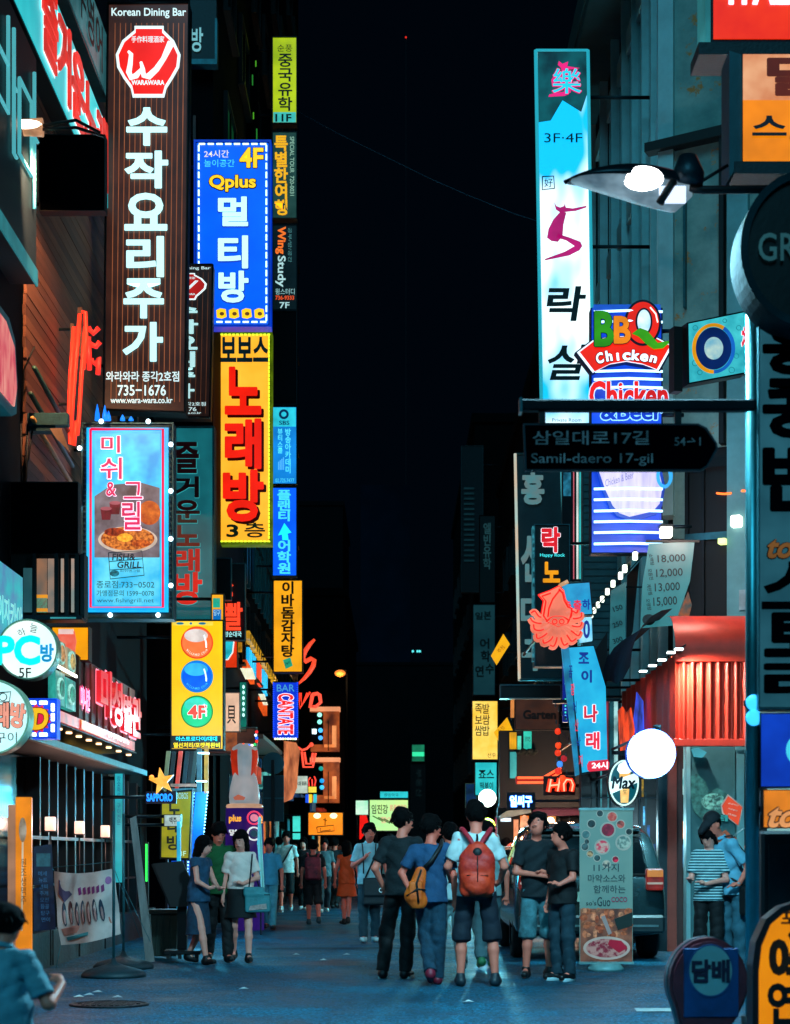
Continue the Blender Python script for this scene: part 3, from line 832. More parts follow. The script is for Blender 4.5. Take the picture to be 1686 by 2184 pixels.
# --- orange mug sign, menu pictures
t = lightbox('beer_mug_sign', 'amber sign with a pink mug picture above the menu boards', 112, 1338, 189, 1408, 21.3, em('#f8a008', 1.1, .15, 2), depth=.2, fw=1.5, wall=-4.3)
t.poly('mug_picture', [(124, 1352), (134, 1347), (160, 1346), (164, 1368), (160, 1396), (140, 1400), (124, 1390)], em('#f89078', 1, .3, 4, '#e83820'), .02)
t.box('mug_foam', 126, 1342, 158, 1353, em('#ffd8d0', 1), .026)

# ================================================================ things on the left wall that recede with it
class Side(T):
    """a thing on a wall along the street at X; rows are minus the height in metres"""
    def __init__(s, name, label, cat, px, z, X, group=None):
        Y = X*F/(px-CX)
        s.P = Vector((X, Y, z)); s.th = math.radians(90 if X < 0 else -90); s.X = X
        s.u = Vector((0, 1 if X < 0 else -1, 0)); s.n = Vector((-1 if X > 0 else 1, 0, 0))
        s.o = empty(name, label, cat, s.P, s.th, group)
    def at(s, px, y):
        Y = s.X*F/(px-CX)
        return ((Y-s.P.y)*s.u.y, -y-s.P.z)

t = Side('wall_banner_sign', 'long cyan wall sign with big red white outlined letters at the top left', 'sign', 100, 10.35, -4.05)
t.box('casing', -60, -11.5, 230, -10.35, METAL, 0, .24); t.box('face', -58, -11.47, 229, -10.38, em('#40dce0', 1.0, .3, .6, '#1cb0bc'), .012, 0)
m = MB(); t.glyph(m, '즐거운노래', 84, -11.42, 222, -10.48, em('#e8281c', 1.0), off=.03, d=.03, thick=.03, back=glow('#d8fcfc', 1.1), bo=.035); m.build('lettering', t.o, fix=False)
t = Side('upper_wall_sign', 'dim grey wall sign with dark letters above the cyan wall sign', 'sign', 150, 12.0, -4.1)
t.box('casing', 100, -12.95, 229, -12.0, TMETAL, 0, .19); t.box('face', 101, -12.9, 228, -12.05, em('#3c8088', .6, .3, 2), .012, 0)
t.text('빙수영어', 140, -12.8, 215, -12.15, BLACK, off=.02, d=.02)
t = Side('outline_letter_sign', 'dark wall panel with hollow teal letters at the left edge below the cyan wall sign', 'sign', 40, 7.6, -4.0)
t.box('casing', -80, -10.15, 78, -7.65, dm('#0a1c26', .5, .2), 0, .29); t.box('edge_light', -80, -7.8, 78, -7.62, em('#2c8890', .8, .3, 2), .02, 0)
m = MB()
for pts in ([(-18, -9.9), (-18, -8.9), (12, -8.9), (12, -9.9)], [(-18, -9.4), (12, -9.4)], [(24, -9.9), (24, -8.6), (30, -8.6)], [(24, -9.3), (30, -9.3)],
            [(36, -9.5), (36, -8.7), (62, -8.7), (62, -9.5), (36, -9.5)], [(68, -9.9), (68, -8.4)], [(68, -9.2), (75, -9.2)]):
    t.line('', pts, .022, glow('#5cc4cc', .7), .03, mb=m, n=5)
m.build('lettering', t.o)
t = Side('food_picture_board', 'rounded board with a pink food photo at the left edge', 'sign', 20, 5.86, -4.0)
t.poly('board', [(-30, -6.85), (20, -6.85), (33, -6.7), (38, -6.3), (36, -5.95), (25, -5.86), (-30, -5.86)], em('#0c4a58', .7, .3, 3), .0, -.28)
t.poly('food_picture', [(-22, -6.75), (10, -6.75), (28, -6.6), (33, -6.2), (28, -5.98), (-22, -5.98)], em('#f0a090', 1.0, .6, 9, '#c83050', (1, .3, .3)), .02, .001)
t = Side('purple_picture_board', 'purple and cyan printed board above the round internet sign', 'sign', 20, 3.6, -4.05)
t.box('board', -30, -4.3, 49, -3.6, em('#5a78b8', .9, .6, 3, '#30c0c8'), 0, .2)
t.text('이자카야', -10, -3.95, 42, -3.66, glow('#90e8e0', .9), off=.02, d=.02)
for i, (a, bb, z0, z1) in enumerate(((120, 140, 3.35, 3.62), (142, 162, 3.32, 3.6), (119, 139, 2.92, 3.28), (141, 162, 2.92, 3.26))):
    t = Side('menu_picture_board', ('upper left menu picture of noodles beside the round internet sign', 'upper right menu picture of noodles beside the round internet sign',
             'lower left menu picture of a teal bowl', 'lower right menu picture of a teal bowl beside the red letters')[i], 'menu board', (a+bb)/2, z0, -3.65, 'menu pictures above the restaurant')
    t.box('board', a, -z1, bb, -z0, em(('#c8a070', '#d8b080', '#38b8a8', '#40c8b8')[i], .85, .7, 9, ('#1c5a50', '#2a6a60', '#0a4a4c', '#0a5050')[i], (1, 1, .4)), 0, .08)
    t.disc('picture_bowl', (a+bb)/2, -(z0+z1)/2, 7, .12, em('#a8f0e0', .9, .5, 12), .02, .001, n=16); t.disc('picture_dish', (a+bb)/2, -(z0+z1)/2, 5.5, .09, em(('#e0a060', '#d8b868', '#188870', '#20a080')[i], .9, .6, 20), .026, .021, n=14)
# fluorescent tube between the picture rows
t = Side('strip_light', 'bright white strip light across the menu pictures', 'lamp', 140, 3.28, -3.6)
t.box('tube', 122, -3.31, 162, -3.28, glow('#fff8e8', 2.5), .02, 0)
t = Side('red_letter_sign', 'dark red shop sign with tall pink edged standing letters', 'sign', 225, 2.86, -3.7)
t.box('backboard', 164, -3.62, 288, -2.86, dm('#5a3030', .6, 0, .4, 2, .2), 0, .25)
for i in range(9): t.box('slat', 165+i*13.6, -3.6, 170+i*13.6, -2.88, dm('#70402e', .6), .02, -.001)
m = MB()
for ch, a, c, z0, z1 in (('미', 188, 212, 3.0, 3.56), ('성', 214, 236, 2.94, 3.5), ('별', 238, 256, 2.92, 3.4), ('관', 257, 278, 2.9, 3.44)):
    t.glyph(m, ch, a, -z1, c, -z0, em('#d81c28', 1.1), off=.035, d=.10, thick=.06, back=glow('#ff90a8', 1.2), bo=.05)
m.build('lettering', t.o, fix=False)
t.text('미니칸', 166, -3.26, 186, -3.0, glow('#f8c8f0', 1.1), off=.03, d=.03, back=em('#e02860', 1), bo=.1, name='small_print')
t = Side('shop_fascia', 'red lit fascia strip with white small print over the restaurant canopy', 'sign', 200, 2.72, -3.6)
t.box('fascia', 122, -2.84, 288, -2.72, em('#d8281c', .95, .35, 3), 0, .05); t.box('fascia_picture', 172, -2.835, 216, -2.725, em('#f8a030', 1, .5, 9, '#d83018'), .012, .001)
t.text('(주)미성별관', 226, -2.81, 272, -2.75, glow('#ffd0c8', 1), off=.02, d=.02)
t = Side('shop_canopy', 'dark shop canopy with small warm downlights on the left', 'canopy', 200, 2.40, -3.62)
a, b_ = t.at(90, 0)[0], t.at(292, 0)[0]
MB().box((a, 0, .30), (b_, .7, .318), DMETAL).build('soffit', t.o)
MB().box((a-1.2, -.12, 0), (b_+.2, -.06, .07), TMETAL).build('front_beam', t.o)
MB().box((a-1.2, -.06, .02), (b_+.2, .7, .05), BLACK).build('awning_sheet', t.o)
dl = MB().lathe([(.035, 0), (.035, .02), (.03, .02)], glow('#ffc890', 4), n=10).mesh('downlight')
for i in range(9): link('downlight', dl, t.o, (t.at(129+i*20.5, 0)[0], .12, .275))
# bottles in the restaurant window: lit yellow boxes
t = Side('window_bottle_row', 'row of small yellow lit lantern boxes in the upper restaurant window', 'lantern', 190, 2.45, -4.22)
for i, (x, h, c) in enumerate(((145, .13, '#f0b840'), (160, .08, '#a88848'), (172, .08, '#c89848'), (184, .10, '#f8c850'), (197, .10, '#f8c040'), (210, .09, '#f8c040'), (222, .12, '#e8b060'), (234, .14, '#f8c040'))):
    t.box('lantern_box', x-4, -2.62, x+4, -2.62+h, glow(c, 1.2), .06, 0)

# spotlight with its arm
sp = T('wall_spotlight', 'lit spotlight on a dark arm at the left edge under the cyan wall sign', 'lamp', 60, 272, 19.6)
MB().tube([(-.5, 0, -.02), (.0, 0, 0), (.16, 0, .0)], [.07, .09, .10], em('#f0b080', 1.0, .5, 4, '#6a4430', (1, 1, 2)), 14).build('housing', sp.o)  # warm light falling on the housing is put in as emission
MB().ball((-.02, -.09, 0), (.19, .035, .05), glow('#fff0d8', 4)).build('lens', sp.o)
MB().tube([(.16, 0, .02), (.5, .1, .12), (.75, .2, .02)], .018, DMETAL).build('arm', sp.o)
MB().tube([(.15, 0, -.02), (.5, .1, .04), (.78, .3, .02)], .018, DMETAL).build('arm', sp.o)
ld = bpy.data.lights.new('spotlight_beam', 'SPOT'); ld.energy = 1100; ld.color = (1, .50, .25); ld.spot_size = math.radians(75); ld.spot_blend = .6; ld.shadow_soft_size = .08
lo = bpy.data.objects.new('spotlight_beam', ld); COL.objects.link(lo); lo.parent = sp.o; lo.location = (.35, -.3, -.15)
lo.rotation_euler = Vector((-.45, 1.0, -.8)).to_track_quat('-Z', 'Y').to_euler()

# dark backs of unlit projecting signs, beams and boxes
for lab, x0, y0, x1, y1, Y in (('black square unlit sign back under the spotlight', 86, 290, 224, 450, 21.4), ('black unlit box beside the cyan grill sign', 24, 1030, 167, 1182, 20.3)):
    lightbox('unlit_sign', lab, x0, y0, x1, y1, Y, dm('#010408', .9, 0, .3, 1, .05, .05), depth=.15, frame=BLACK, fw=1.5, wall=-4.3)
t = T('support_beam', 'weathered teal steel beam with loose cables beside the cyan grill sign', 'beam', 100, 907, 20.8)
t.box('beam', 59, 880, 146, 907, dm('#2c6068', .6, .2, .4, 9, .3), 0, .12, .008); t.box('end_plate', 59, 886, 118, 918, dm('#1c464e', .6, .2, .4, 9, .3), -.02, .2)
for pts in ([(46, 905), (48, 1060)], [(60, 905), (58, 1020), (50, 1065)], [(70, 920), (62, 980), (48, 1010)], [(75, 740), (52, 790), (46, 900)]): t.line('cable', pts, .012, DMETAL, .02)
t.poly('peeling_scrap', [(108, 915), (132, 914), (150, 965), (120, 935)], dm('#a88468', .8), .03)
t = T('hanging_cable', 'thin pale cables hanging down the left edge', 'cable', 25, 1240, 20.4)
for pts in ([(10, 560), (8, 900), (11, 1240)], [(12, 900), (30, 1150), (38, 1250)], [(18, 0), (17, 560)]): t.line('strand', pts, .008, TMETAL, .02)
t = Side('stair_rail', 'slanting lit edge of an outside stair beside the cyan grill sign', 'stair', 100, 6.4, -4.15)
for i, (z0, z1, c) in enumerate(((6.45, 6.25, '#1f4a42'), (6.2, 6.0, '#c89858'), (6.8, 6.6, '#2c5a4e'))):
    a, b_ = t.at(60+i*4, 0)[0], t.at(150, 0)[0]
    MB().tube([(a, -.03, z0-6.4+.05), (b_, -.03, z1-6.4)], .03, dm(c, .5)).build('rail', t.o)

# window bay between the black box and the round signs
t = T('window_bay', 'upper window bay with dark posts and warm lit curtains left of the cyan grill sign', 'window', 115, 1310, 20.2)
t.box('back_wall', 20, 1180, 176, 1322, BLACK, -.25, .1)
for x0, x1, y0, c, c2 in ((51, 69, 1212, '#3c6a70', '#1f4a52'), (78, 101, 1192, '#d08858', '#2a5a60'), (103, 116, 1192, '#e8a880', '#2c6a74'), (131, 137, 1192, '#f0a070', '#48a0a8'), (153, 159, 1192, '#f0b090', '#2c9098')):
    t.box('curtain', x0, y0, x1, 1306, em(c, .75, .3, 2.2, c2, (1, 1, .7)), .0, -.02)
t.box('window_sign', 78, 1270, 101, 1306, em('#48d0a8', .9), .02, .001)
for y in (1270, 1299): t.box('window_sign', 78, y-1, 102, y+6, em('#f8a020', 1), .03, .021)
for x in (72, 119, 141, 163, 174): t.box('post', x, 1182, x+8, 1320, DMETAL, .06, .2)
t.box('sill', 20, 1314, 178, 1324, METAL, .1, .2); t.box('sill_light', 112, 1319, 166, 1322, em('#3a98a0', .8), .12, -.1)

# red neon shapes standing out from the wall
t = T('red_neon_letters', 'tall red neon letter tubes seen edge on beside the brown plank wall', 'sign', 170, 950, 23.0)
m = MB()
for pts in ([(172, 672), (164, 770), (157, 860), (153, 935)], [(184, 700), (176, 800), (170, 900), (167, 930)], [(160, 700), (152, 800), (149, 880), (152, 948), (160, 952), (165, 900)], [(176, 668), (184, 668), (186, 720), (180, 790)]):
    t.line('', pts, .026, glow('#ff3a24', 1.15), .05, mb=m, n=8)
m.build('neon_tube', t.o)
t.box('letter_back', 166, 655, 176, 760, dm('#5a3a30', .6), 0, .06); t.box('letter_back', 150, 690, 158, 800, dm('#5a3a30', .6), 0, .06)
for y in (700, 860): MB().tube([(t.at(150, y)[0], .05, t.at(150, y)[1]), (t.at(150, y)[0]-.35, .05, t.at(150, y)[1])], .02, METAL).build('bracket', t.o)
m = MB()
for pts in ([(190, 700), (200, 712), (212, 700)], [(194, 735), (206, 740), (214, 730)], [(196, 768), (204, 778), (212, 764), (210, 800)], [(190, 720), (192, 790)]):
    t.line('', pts, .035, glow('#e83028', .95), .02, mb=m, n=6)
m.build('neon_tube', t.o)
t = T('blue_neon_points', 'small blue lit spikes on top of the cyan grill sign', 'lamp', 215, 897, 24.4)
for x, y in ((208, 862), (224, 864), (232, 876), (262, 884), (280, 888)):
    q = t.at(x, 897); h = t.at(x, y)[1]
    MB().lathe([(.035, 0), (.03, h*.4), (.004, h)], glow('#1880ff', 1.3), (q[0], 0, 0), 10).build('spike', t.o)

# small high things above the blue sign
t = T('high_corner_sign', 'dim high sign with one pale letter above the blue sign', 'sign', 440, 150, 33.2)
t.box('casing', 406, 0, 462, 137, dm('#0a1820', .5, .2), 0, .2); t.box('edge', 402, 128, 464, 139, TMETAL, .05, .2); t.box('edge', 459, 40, 464, 137, TMETAL, .02, .2)
t.text('방', 408, 60, 434, 112, glow('#7ab8bc', .8), off=.02, d=.02); t.arms(-4.3, (60, 110), 404, .1)
t = T('green_light_strip', 'ragged vertical line of dim green lights on the tall dark building', 'lamp', 600, 310, 41)
for i, (x, y, h) in enumerate(((628-100, 100, 26), (545, 130, 12), (538, 160, 22), (527, 185, 10), (531, 215, 16), (540, 240, 14), (547, 275, 22), (520, 240, 8), (534, 300, 10))):
    t.box('light', x, y, x+2.4, y+h, glow(('#2a8a30', '#58b828')[i % 2], .7), .02)
t.box('back_rail', 517, 96, 552, 312, DARKER, -.005, .05); t.arms(-3.35, (150,), 520, .05)
t = T('brown_curtain_post', 'dim brown draped post above the blue sign', 'post', 415, 300, 33.4)
t.box('post', 412, 246, 418, 300, dm('#6a4038', .7), .0, .1); t.arms(-4.3, (285,), 412, .05)

# ================================================================ left shopfronts at street level
t = Side('restaurant_front', 'dark restaurant front with posts, railing and tiled base on the left', 'shopfront', 160, 0.0, -4.2)
t.box('base_wall', -10, -.42, 300, 0, dm('#1c2e34', .6, 0, .6, 3, .7), .25, .1)
t.box('glazing', -10, -2.4, 300, -.42, PANE, .0, .1)
for i in range(12): t.box('front_post', 55+i*19.5, -2.4, 58+i*19.5, -.42, DMETAL, .16, 0)
t.box('rail', 20, -1.50, 262, -1.46, DMETAL, .20, -.17); t.box('rail', 20, -.95, 262, -.92, DMETAL, .20, -.17)
for x, c, z0, z1 in ((150, '#c05a38', 1.45, 2.25), (84, '#2aa0b8', 1.5, 2.2), (128, '#1f8890', 1.6, 1.95), (190, '#d88858', 1.9, 2.3), (205, '#2a7a80', 1.5, 2.1), (232, '#5a9aa0', 1.5, 2.3)):
    t.box('interior_light', x, -z1, x+5, -z0, em(c, 1.0, .7, 5), .02, .001)
rn = random.Random(11)
for i in range(26):
    x = rn.uniform(60, 240); z = rn.uniform(1.0, 2.3); h_ = rn.uniform(.04, .22)
    t.box('interior_light', x, -z-h_, x+rn.uniform(1.5, 4), -z, em(rn.choice(('#c05a38', '#2a90a8', '#1f7078', '#d88858', '#48a8b0', '#802820', '#e8b070')), rn.uniform(.4, .95), .6, 6), .03, .021)
for i in range(6):
    x = 70+i*27; t.box('chair_back', x, -1.38, x+9, -1.0, dm('#1d4a52', .5), .04, -.01)
lan = MB(); lan.box((-.055, -.055, 0), (.055, .055, .16), em('#ffc0a8', 1.3, .1, 4, '#fff0e0', None, .4, .3, .6), .008)
lanm = lan.mesh('shade')
for i, (x, y) in enumerate(((108, 1757), (170, 1765), (225, 1773))):
    X = -3.95+.02*i; Y = X*F/(x-CX); z = CH+(HY-y)*Y/F
    o = empty('table_lantern', ('leftmost', 'middle', 'rightmost')[i]+' of the three square pink glowing lanterns on the restaurant railing', 'lantern', (X, Y, z-.08), 0, 'square lanterns on the railing')
    link('shade', lanm, o); MB().box((-.062, -.062, -.012), (.062, .062, 0), BLACK).build('base', o); MB().tube([(0, 0, -.012), (0, 0, -(z-.08)+.02)], .012, DMETAL).build('post', o)
    ld = bpy.data.lights.new('lantern_light', 'POINT'); ld.energy = 9; ld.color = (1, .55, .42); ld.shadow_soft_size = .06
    lo = bpy.data.objects.new('lantern_light', ld); COL.objects.link(lo); lo.parent = o; lo.location = (.12, -.12, .08)

# orange pillar sign at the left edge
t = T('orange_pillar_sign', 'tall standing orange sign with a spoon picture near the left edge', 'sign', 50, 1820.6+1.3*F/19.0*.98, 19.0, 10)
zb = 2078
t.box('side', 17, 1716, 34, zb, em('#c8906c', .65, .3, 2), .0, .4); t.box('face', 34, 1700, 68, zb-20, em('#f08a10', .95, .25, 2), .02, .4)
t.box('base', 14, zb-8, 70, zb+6, DMETAL, .06, .45)
t.disc('spoon_picture', 49, 1770, 8, 26, em('#b8b0a0', .9, .4, 8, '#705838'), .03, .021); t.line('spoon_handle', [(49, 1796), (47, 1985)], .010, em('#d8c8a8', .9), .03)
t.column('원조생맥주', 44, 1830, 58, 1930, dm('#7a3808', .6), d=.03)
t = T('menu_easel', 'dark blue standing menu board with faint writing left of the white banner', 'menu board', 94, 2052, 20.6, 12)
t.poly('board', [(72, 1806), (111, 1800), (119, 1982), (72, 1986)], em('#0c2c50', .55, .5, 9, '#08182c'), .02, 0); t.box('header', 78, 1820, 108, 1848, em('#2c6c80', .6, .4, 9), .03, .021)
m = MB()
for i in range(8):
    t.glyph(m, '메뉴안주모듬탕면'[i]+'세트찌개전골구이'[i], 82+i, 1858+i*14, 100+i, 1868+i*14, em('#3a78a8', .6), d=.03)
m.build('lettering', t.o, fix=False)
for x in (76, 112): t.box('leg', x, 1984, x+3, 2058, DMETAL, .0, .03)
t = T('cyan_strip_sign', 'narrow cyan vertical sign with small blue letters at the restaurant corner', 'sign', 253, 1880, 25.5)
t.box('casing', 244, 1640, 264, 1884, METAL, 0, .1); t.box('face', 246, 1642, 262, 1882, em('#30c8d8', .95, .3, 1.5, '#189098'), .012, 0)
t.column('참숯화로 구이전문', 250, 1655, 259, 1760, em('#1848a0', .5), d=.02); t.arms(-4.3, (1660, 1860), 244, .05)
t = T('corner_post', 'pale concrete corner post beside the cyan strip sign', 'post', 237, 2030, 25.8)
t.box('post', 231, 1630, 243, 2018, dm('#5a6a68', .7, 0, .3, 3, .2), 0, .2)

lamp(t.o, (.9, -.3, 3.2), 60, (.5, .9, 1), .2)  # added cool point light over the street, the post carries no fixture
# white printed banner tied between two poles with round bases
bo = empty('street_banner', 'creased white banner with printed bowls tied between two poles', 'banner', W(187, 2050, 20.2))
def bw_(px, py, d=0): 
    v = W(px, py, 20.2)-bo.location; return (v.x, v.y-d, v.z)
nx, nz = 22, 20; vs = []; fs = []; mi = []
cor = ((116, 1858), (244, 1852), (258, 1992), (130, 2016))
def ban(u, v):
    x = (cor[0][0]*(1-u)+cor[1][0]*u)*(1-v)+(cor[3][0]*(1-u)+cor[2][0]*u)*v
    y = (cor[0][1]*(1-u)+cor[1][1]*u)*(1-v)+(cor[3][1]*(1-u)+cor[2][1]*u)*v
    return x, y+7*math.sin(u*math.pi)*(1-.4*v), .05*math.sin(u*9+v*3)+.03*math.sin(v*11+u*4)+.10*math.sin(u*3.1)
for j in range(nz+1):
    for i in range(nx+1):
        x, y, d = ban(i/nx, j/nz); vs.append(bw_(x, y, d))
for j in range(nz):
    for i in range(nx): fs.append((j*(nx+1)+i, j*(nx+1)+i+1, (j+1)*(nx+1)+i+1, (j+1)*(nx+1)+i))
MB().raw(vs, fs, dm('#e0c8c0', .8, 0, .25, 3, .2), True).build('cloth', bo)
def onban(pts, mat, name, off=.012):
    q = []
    for u, v in pts:
        x, y, d = ban(u, v); q.append(bw_(x, y, d+off))
    return MB().raw(q, [tuple(range(len(q)))], mat).build(name, bo, fix=False)
def oval(cu, cv, ru, rv, n=14): return [(cu+ru*math.cos(2*math.pi*i/n), cv+rv*math.sin(2*math.pi*i/n)) for i in range(n)]
for i in range(7):
    onban(oval(.13+i*.105, .58-.02*(i % 2), .036, .17), dm(('#3c4a5c', '#6a3a3c', '#2c3c50')[i % 3], .7), 'printed_bottle'); onban(oval(.13+i*.105, .62, .018, .10), dm('#c8908a', .7), 'printed_label', .018)
onban([(.05, .78), (.85, .70), (.88, .80), (.08, .88)], dm('#d88878', .7), 'printed_band'); onban([(.10, .10), (.28, .30), (.14, .42), (.06, .3)], dm('#5a4a6a', .7), 'printed_picture')
for i, ch in enumerate('오픈기념행사'): 
    u = .38+i*.08
    onban([(u, .22), (u+.05, .2), (u+.055, .3), (u+.005, .32)], dm('#8a3070', .7), 'printed_mark')
onban(oval(.9, .16, .05, .06), dm('#b06aa0', .7), 'printed_flower'); onban([(.1, .9), (.5, .85), (.5, .9), (.12, .95)], dm('#48a0a8', .7), 'printed_line')
for px, yb, Y in ((243, 2092, 19.2), (264, 2074, 20.6)):
    g = W(px, yb, Y)-bo.location; g.z = -bo.location.z
    MB().tube([(g.x, g.y, 0.1-bo.location.z), (g.x, g.y, 1.75-bo.location.z)], .016, TMETAL, 8).build('pole', bo)
    MB().lathe([(.34, 0), (.34, .03), (.30, .07), (.12, .12), (.04, .15), (.02, .2)], dm('#14343c', .55, 0, .3, 5, .2), (g.x, g.y, -bo.location.z), 28).build('round_base', bo)
for pts in ([(116, 1858), (112, 1850), (243, 1838)], [(258, 1992), (264, 2010)], [(130, 2016), (120, 2065)], [(244, 1852), (300, 2000)], [(264, 1890), (322, 2010)]):
    MB().tube([bw_(*p) for p in pts], .005, TMETAL, 4).build('cord', bo)

# leaning board, bin, lectern, green lights
t = T('leaning_board', 'long pale weathered board leaning in front of the shop', 'board', 325, 2056, 20.8)
t.poly('board', [(278, 1746), (291, 1740), (330, 2050), (312, 2054)], dm('#8a8480', .8, 0, .4, 7, .4, stretch=(1, 1, .3)), .02, -.02)
t = T('refuse_bin', 'dark green square refuse bin behind the black lectern', 'bin', 352, 2035, 22.3)
t.poly('body', [(322, 1948), (380, 1948), (376, 2040), (326, 2040)], dm('#123028', .6, 0, .3, 4, .2), 0, -.35); t.box('lid', 319, 1940, 383, 1950, dm('#0e2620', .5), .03, .38, .01)
for x in (332, 346, 360): t.box('rib', x, 1952, x+2, 2036, dm('#0e2620', .5), .012, 0)
t = T('menu_lectern', 'black slanted menu lectern on a post beside the three walkers', 'lectern', 398, 2040, 21.6)
t.poly('board', [(328, 1842), (390, 1836), (428, 1922), (426, 1932), (366, 1934)], BLACK, .06, -.04); t.poly('edge', [(328, 1842), (366, 1934), (362, 1934), (324, 1844)], DMETAL, .03, -.12)
t.box('post', 378, 1930, 398, 2030, BLACK, -.02, .12); t.box('foot', 352, 2026, 432, 2034, DMETAL, .2, .3, .01)
for x in (360, 384, 420): t.box('caster', x, 2034, x+7, 2043, BLACK, .2, -.12)
t = T('green_light_tube', 'thin upright green light beside the leaning board', 'lamp', 313, 1880, 24)
t.box('tube', 311, 1800, 315, 1880, glow('#30e858', 1.3), .02, 0); t.box('back', 309, 1796, 317, 1990, DMETAL, -.001, .05)
t = T('white_shop_post', 'cyan lit narrow shop post behind the refuse bin', 'post', 383, 2010, 26)
t.box('post', 326+52, 1752, 326+59, 1990, em('#18b0e0', 1.0, .3, 2), .02, .1)
t = lightbox('small_white_sign', 'small white sign with black print under the beer star sign', 351, 1738, 386, 1762, 26.2, em('#b8d8d8', .9, .3, 6), depth=.1, fw=1, wall=-4.3)
t.text('맥주', 362, 1743, 378, 1757, BLACK, d=.02, off=.02)
t = T('beer_star_sign', 'orange glowing star over blue SAPPORO letters', 'sign', 342, 1712, 25.0)
st = []
for i in range(10):
    a = math.radians(100+36*i); r = 30 if i % 2 == 0 else 12
    st.append((347+r*math.cos(a)*.95, 1667-r*math.sin(a)))
t.poly('star', st, em('#ff9a20', 1.1, .3, 7, '#ffd060'), .08, 0)
t.box('name_panel', 311, 1688, 376, 1714, dm('#04102c', .5), -.01, .08); t.text('SAPPORO', 314, 1693, 369, 1709, glow('#1890ff', 1.4), off=.04, d=.02)
t.arms(-4.3, (1700,), 311, .05); t.box('stem', 344, 1685, 350, 1692, METAL, 0, .05)
q = t.at(324, 1658); MB().ball((q[0], 0, q[1]), .035, glow('#ff9030', 1.6)).build('small_glow', t.o); MB().tube([(q[0], 0, q[1]), (q[0], 0, q[1]-.3)], .01, METAL).build('lamp_stem', t.o)
# standing yellow singing room sign with blue light frame
t = T('standing_singing_sign', 'standing yellow green sign reading singing room 3F with dark letters', 'sign', 375, 2000, 27.0, 0)
t.poly('casing', [(343, 1690), (411, 1683), (405, 1834), (341, 1832)], METAL, 0, -.25)
t.poly('face', [(347, 1694), (408, 1688), (402, 1830), (345, 1828)], em('#a8a010', .9, .3, 3, '#788010'), .02, .001)
t.text('BOBOS', 378, 1691, 402, 1704, glow('#88a8a0', .7), d=.03)
m = MB()
for i, (ch, y) in enumerate((('노', 1712), ('래', 1746), ('방', 1782))): t.glyph(m, ch, 359-i, y, 387-i, y+31, dm('#10180c', .6), off=.03, d=.03)
m.build('lettering', t.o, fix=False); t.text('3F', 384, 1815, 398, 1826, glow('#a8d0b8', .8), d=.03)
for x in (352, 392): t.box('leg', x, 1832, x+5, 2008, METAL, -.05, .2)
t = T('blue_light_frame', 'slanted blue lit frame edged with tiny white lights beside the yellow standing sign', 'sign', 425, 2000, 27.6)
t.poly('panel', [(418, 1690), (442, 1688), (414, 1990), (392, 1992)], em('#0870f8', 1.2, .3, 2), 0, -.1)
t.poly('side_panel', [(404, 1835), (410, 1835), (386, 1900), (366, 1900), (366, 1836)], em('#0848c8', .9), .0, -.1)
m = MB()
for i in range(44):
    for a, c in (((415, 1692), (390, 1992)), ((444, 1690), (417, 1990))):
        f = i/43; q = t.at(a[0]+(c[0]-a[0])*f, a[1]+(c[1]-a[1])*f); m.ball((q[0], -.04, q[1]), .013, glow('#a8e8ff', 2.5), 6, 4)
m.build('edge_bulbs', t.o, kind='stuff')
t.poly('yellow_panel', [(414, 1880), (424, 1878), (412, 1975), (404, 1975)], em('#c8d818', 1.0), .05, .001)
for x, y in ((424, 1605), (420, 1665)):
    t.box('tube_light', x, y, x+22, y+3, glow('#c8f8ff', 3), .1); 
t.box('upright', 436, 1590, 444, 1692, em('#c89c28', .9, .4, 4), 0, .1); t.box('upright', 420, 1596, 430, 1690, em('#38788a', .7, .4, 4), 0, .1)
lamp(t.o, (.2, -.6, 2.0), 130, (.05, .6, 1), .3)
# shop shutters between the star sign and the yellow standing sign
t = T('slanted_shutters', 'slanted red and dark shutter slats under the billiard sign', 'shutter', 385, 1690, 27.8)
for x, c, s in ((352, '#88a078', .5), (364, '#101c20', 0), (378, '#e84838', .9), (392, '#102a30', 0), (402, '#0c1418', 0), (410, '#1c5a60', .4)):
    t.poly('slat', [(x-5, 1690), (x+3, 1690), (x+13, 1602), (x+4, 1602)], em(c, s, .3, 3) if s else dm(c, .5), .03, 0)
t.box('ledge', 366, 1672, 420, 1678, em('#b8a090', .7, .4, 6), .1, .1); t.box('ledge', 366, 1682, 424, 1690, dm('#5a6a6a', .5), .1, .1)

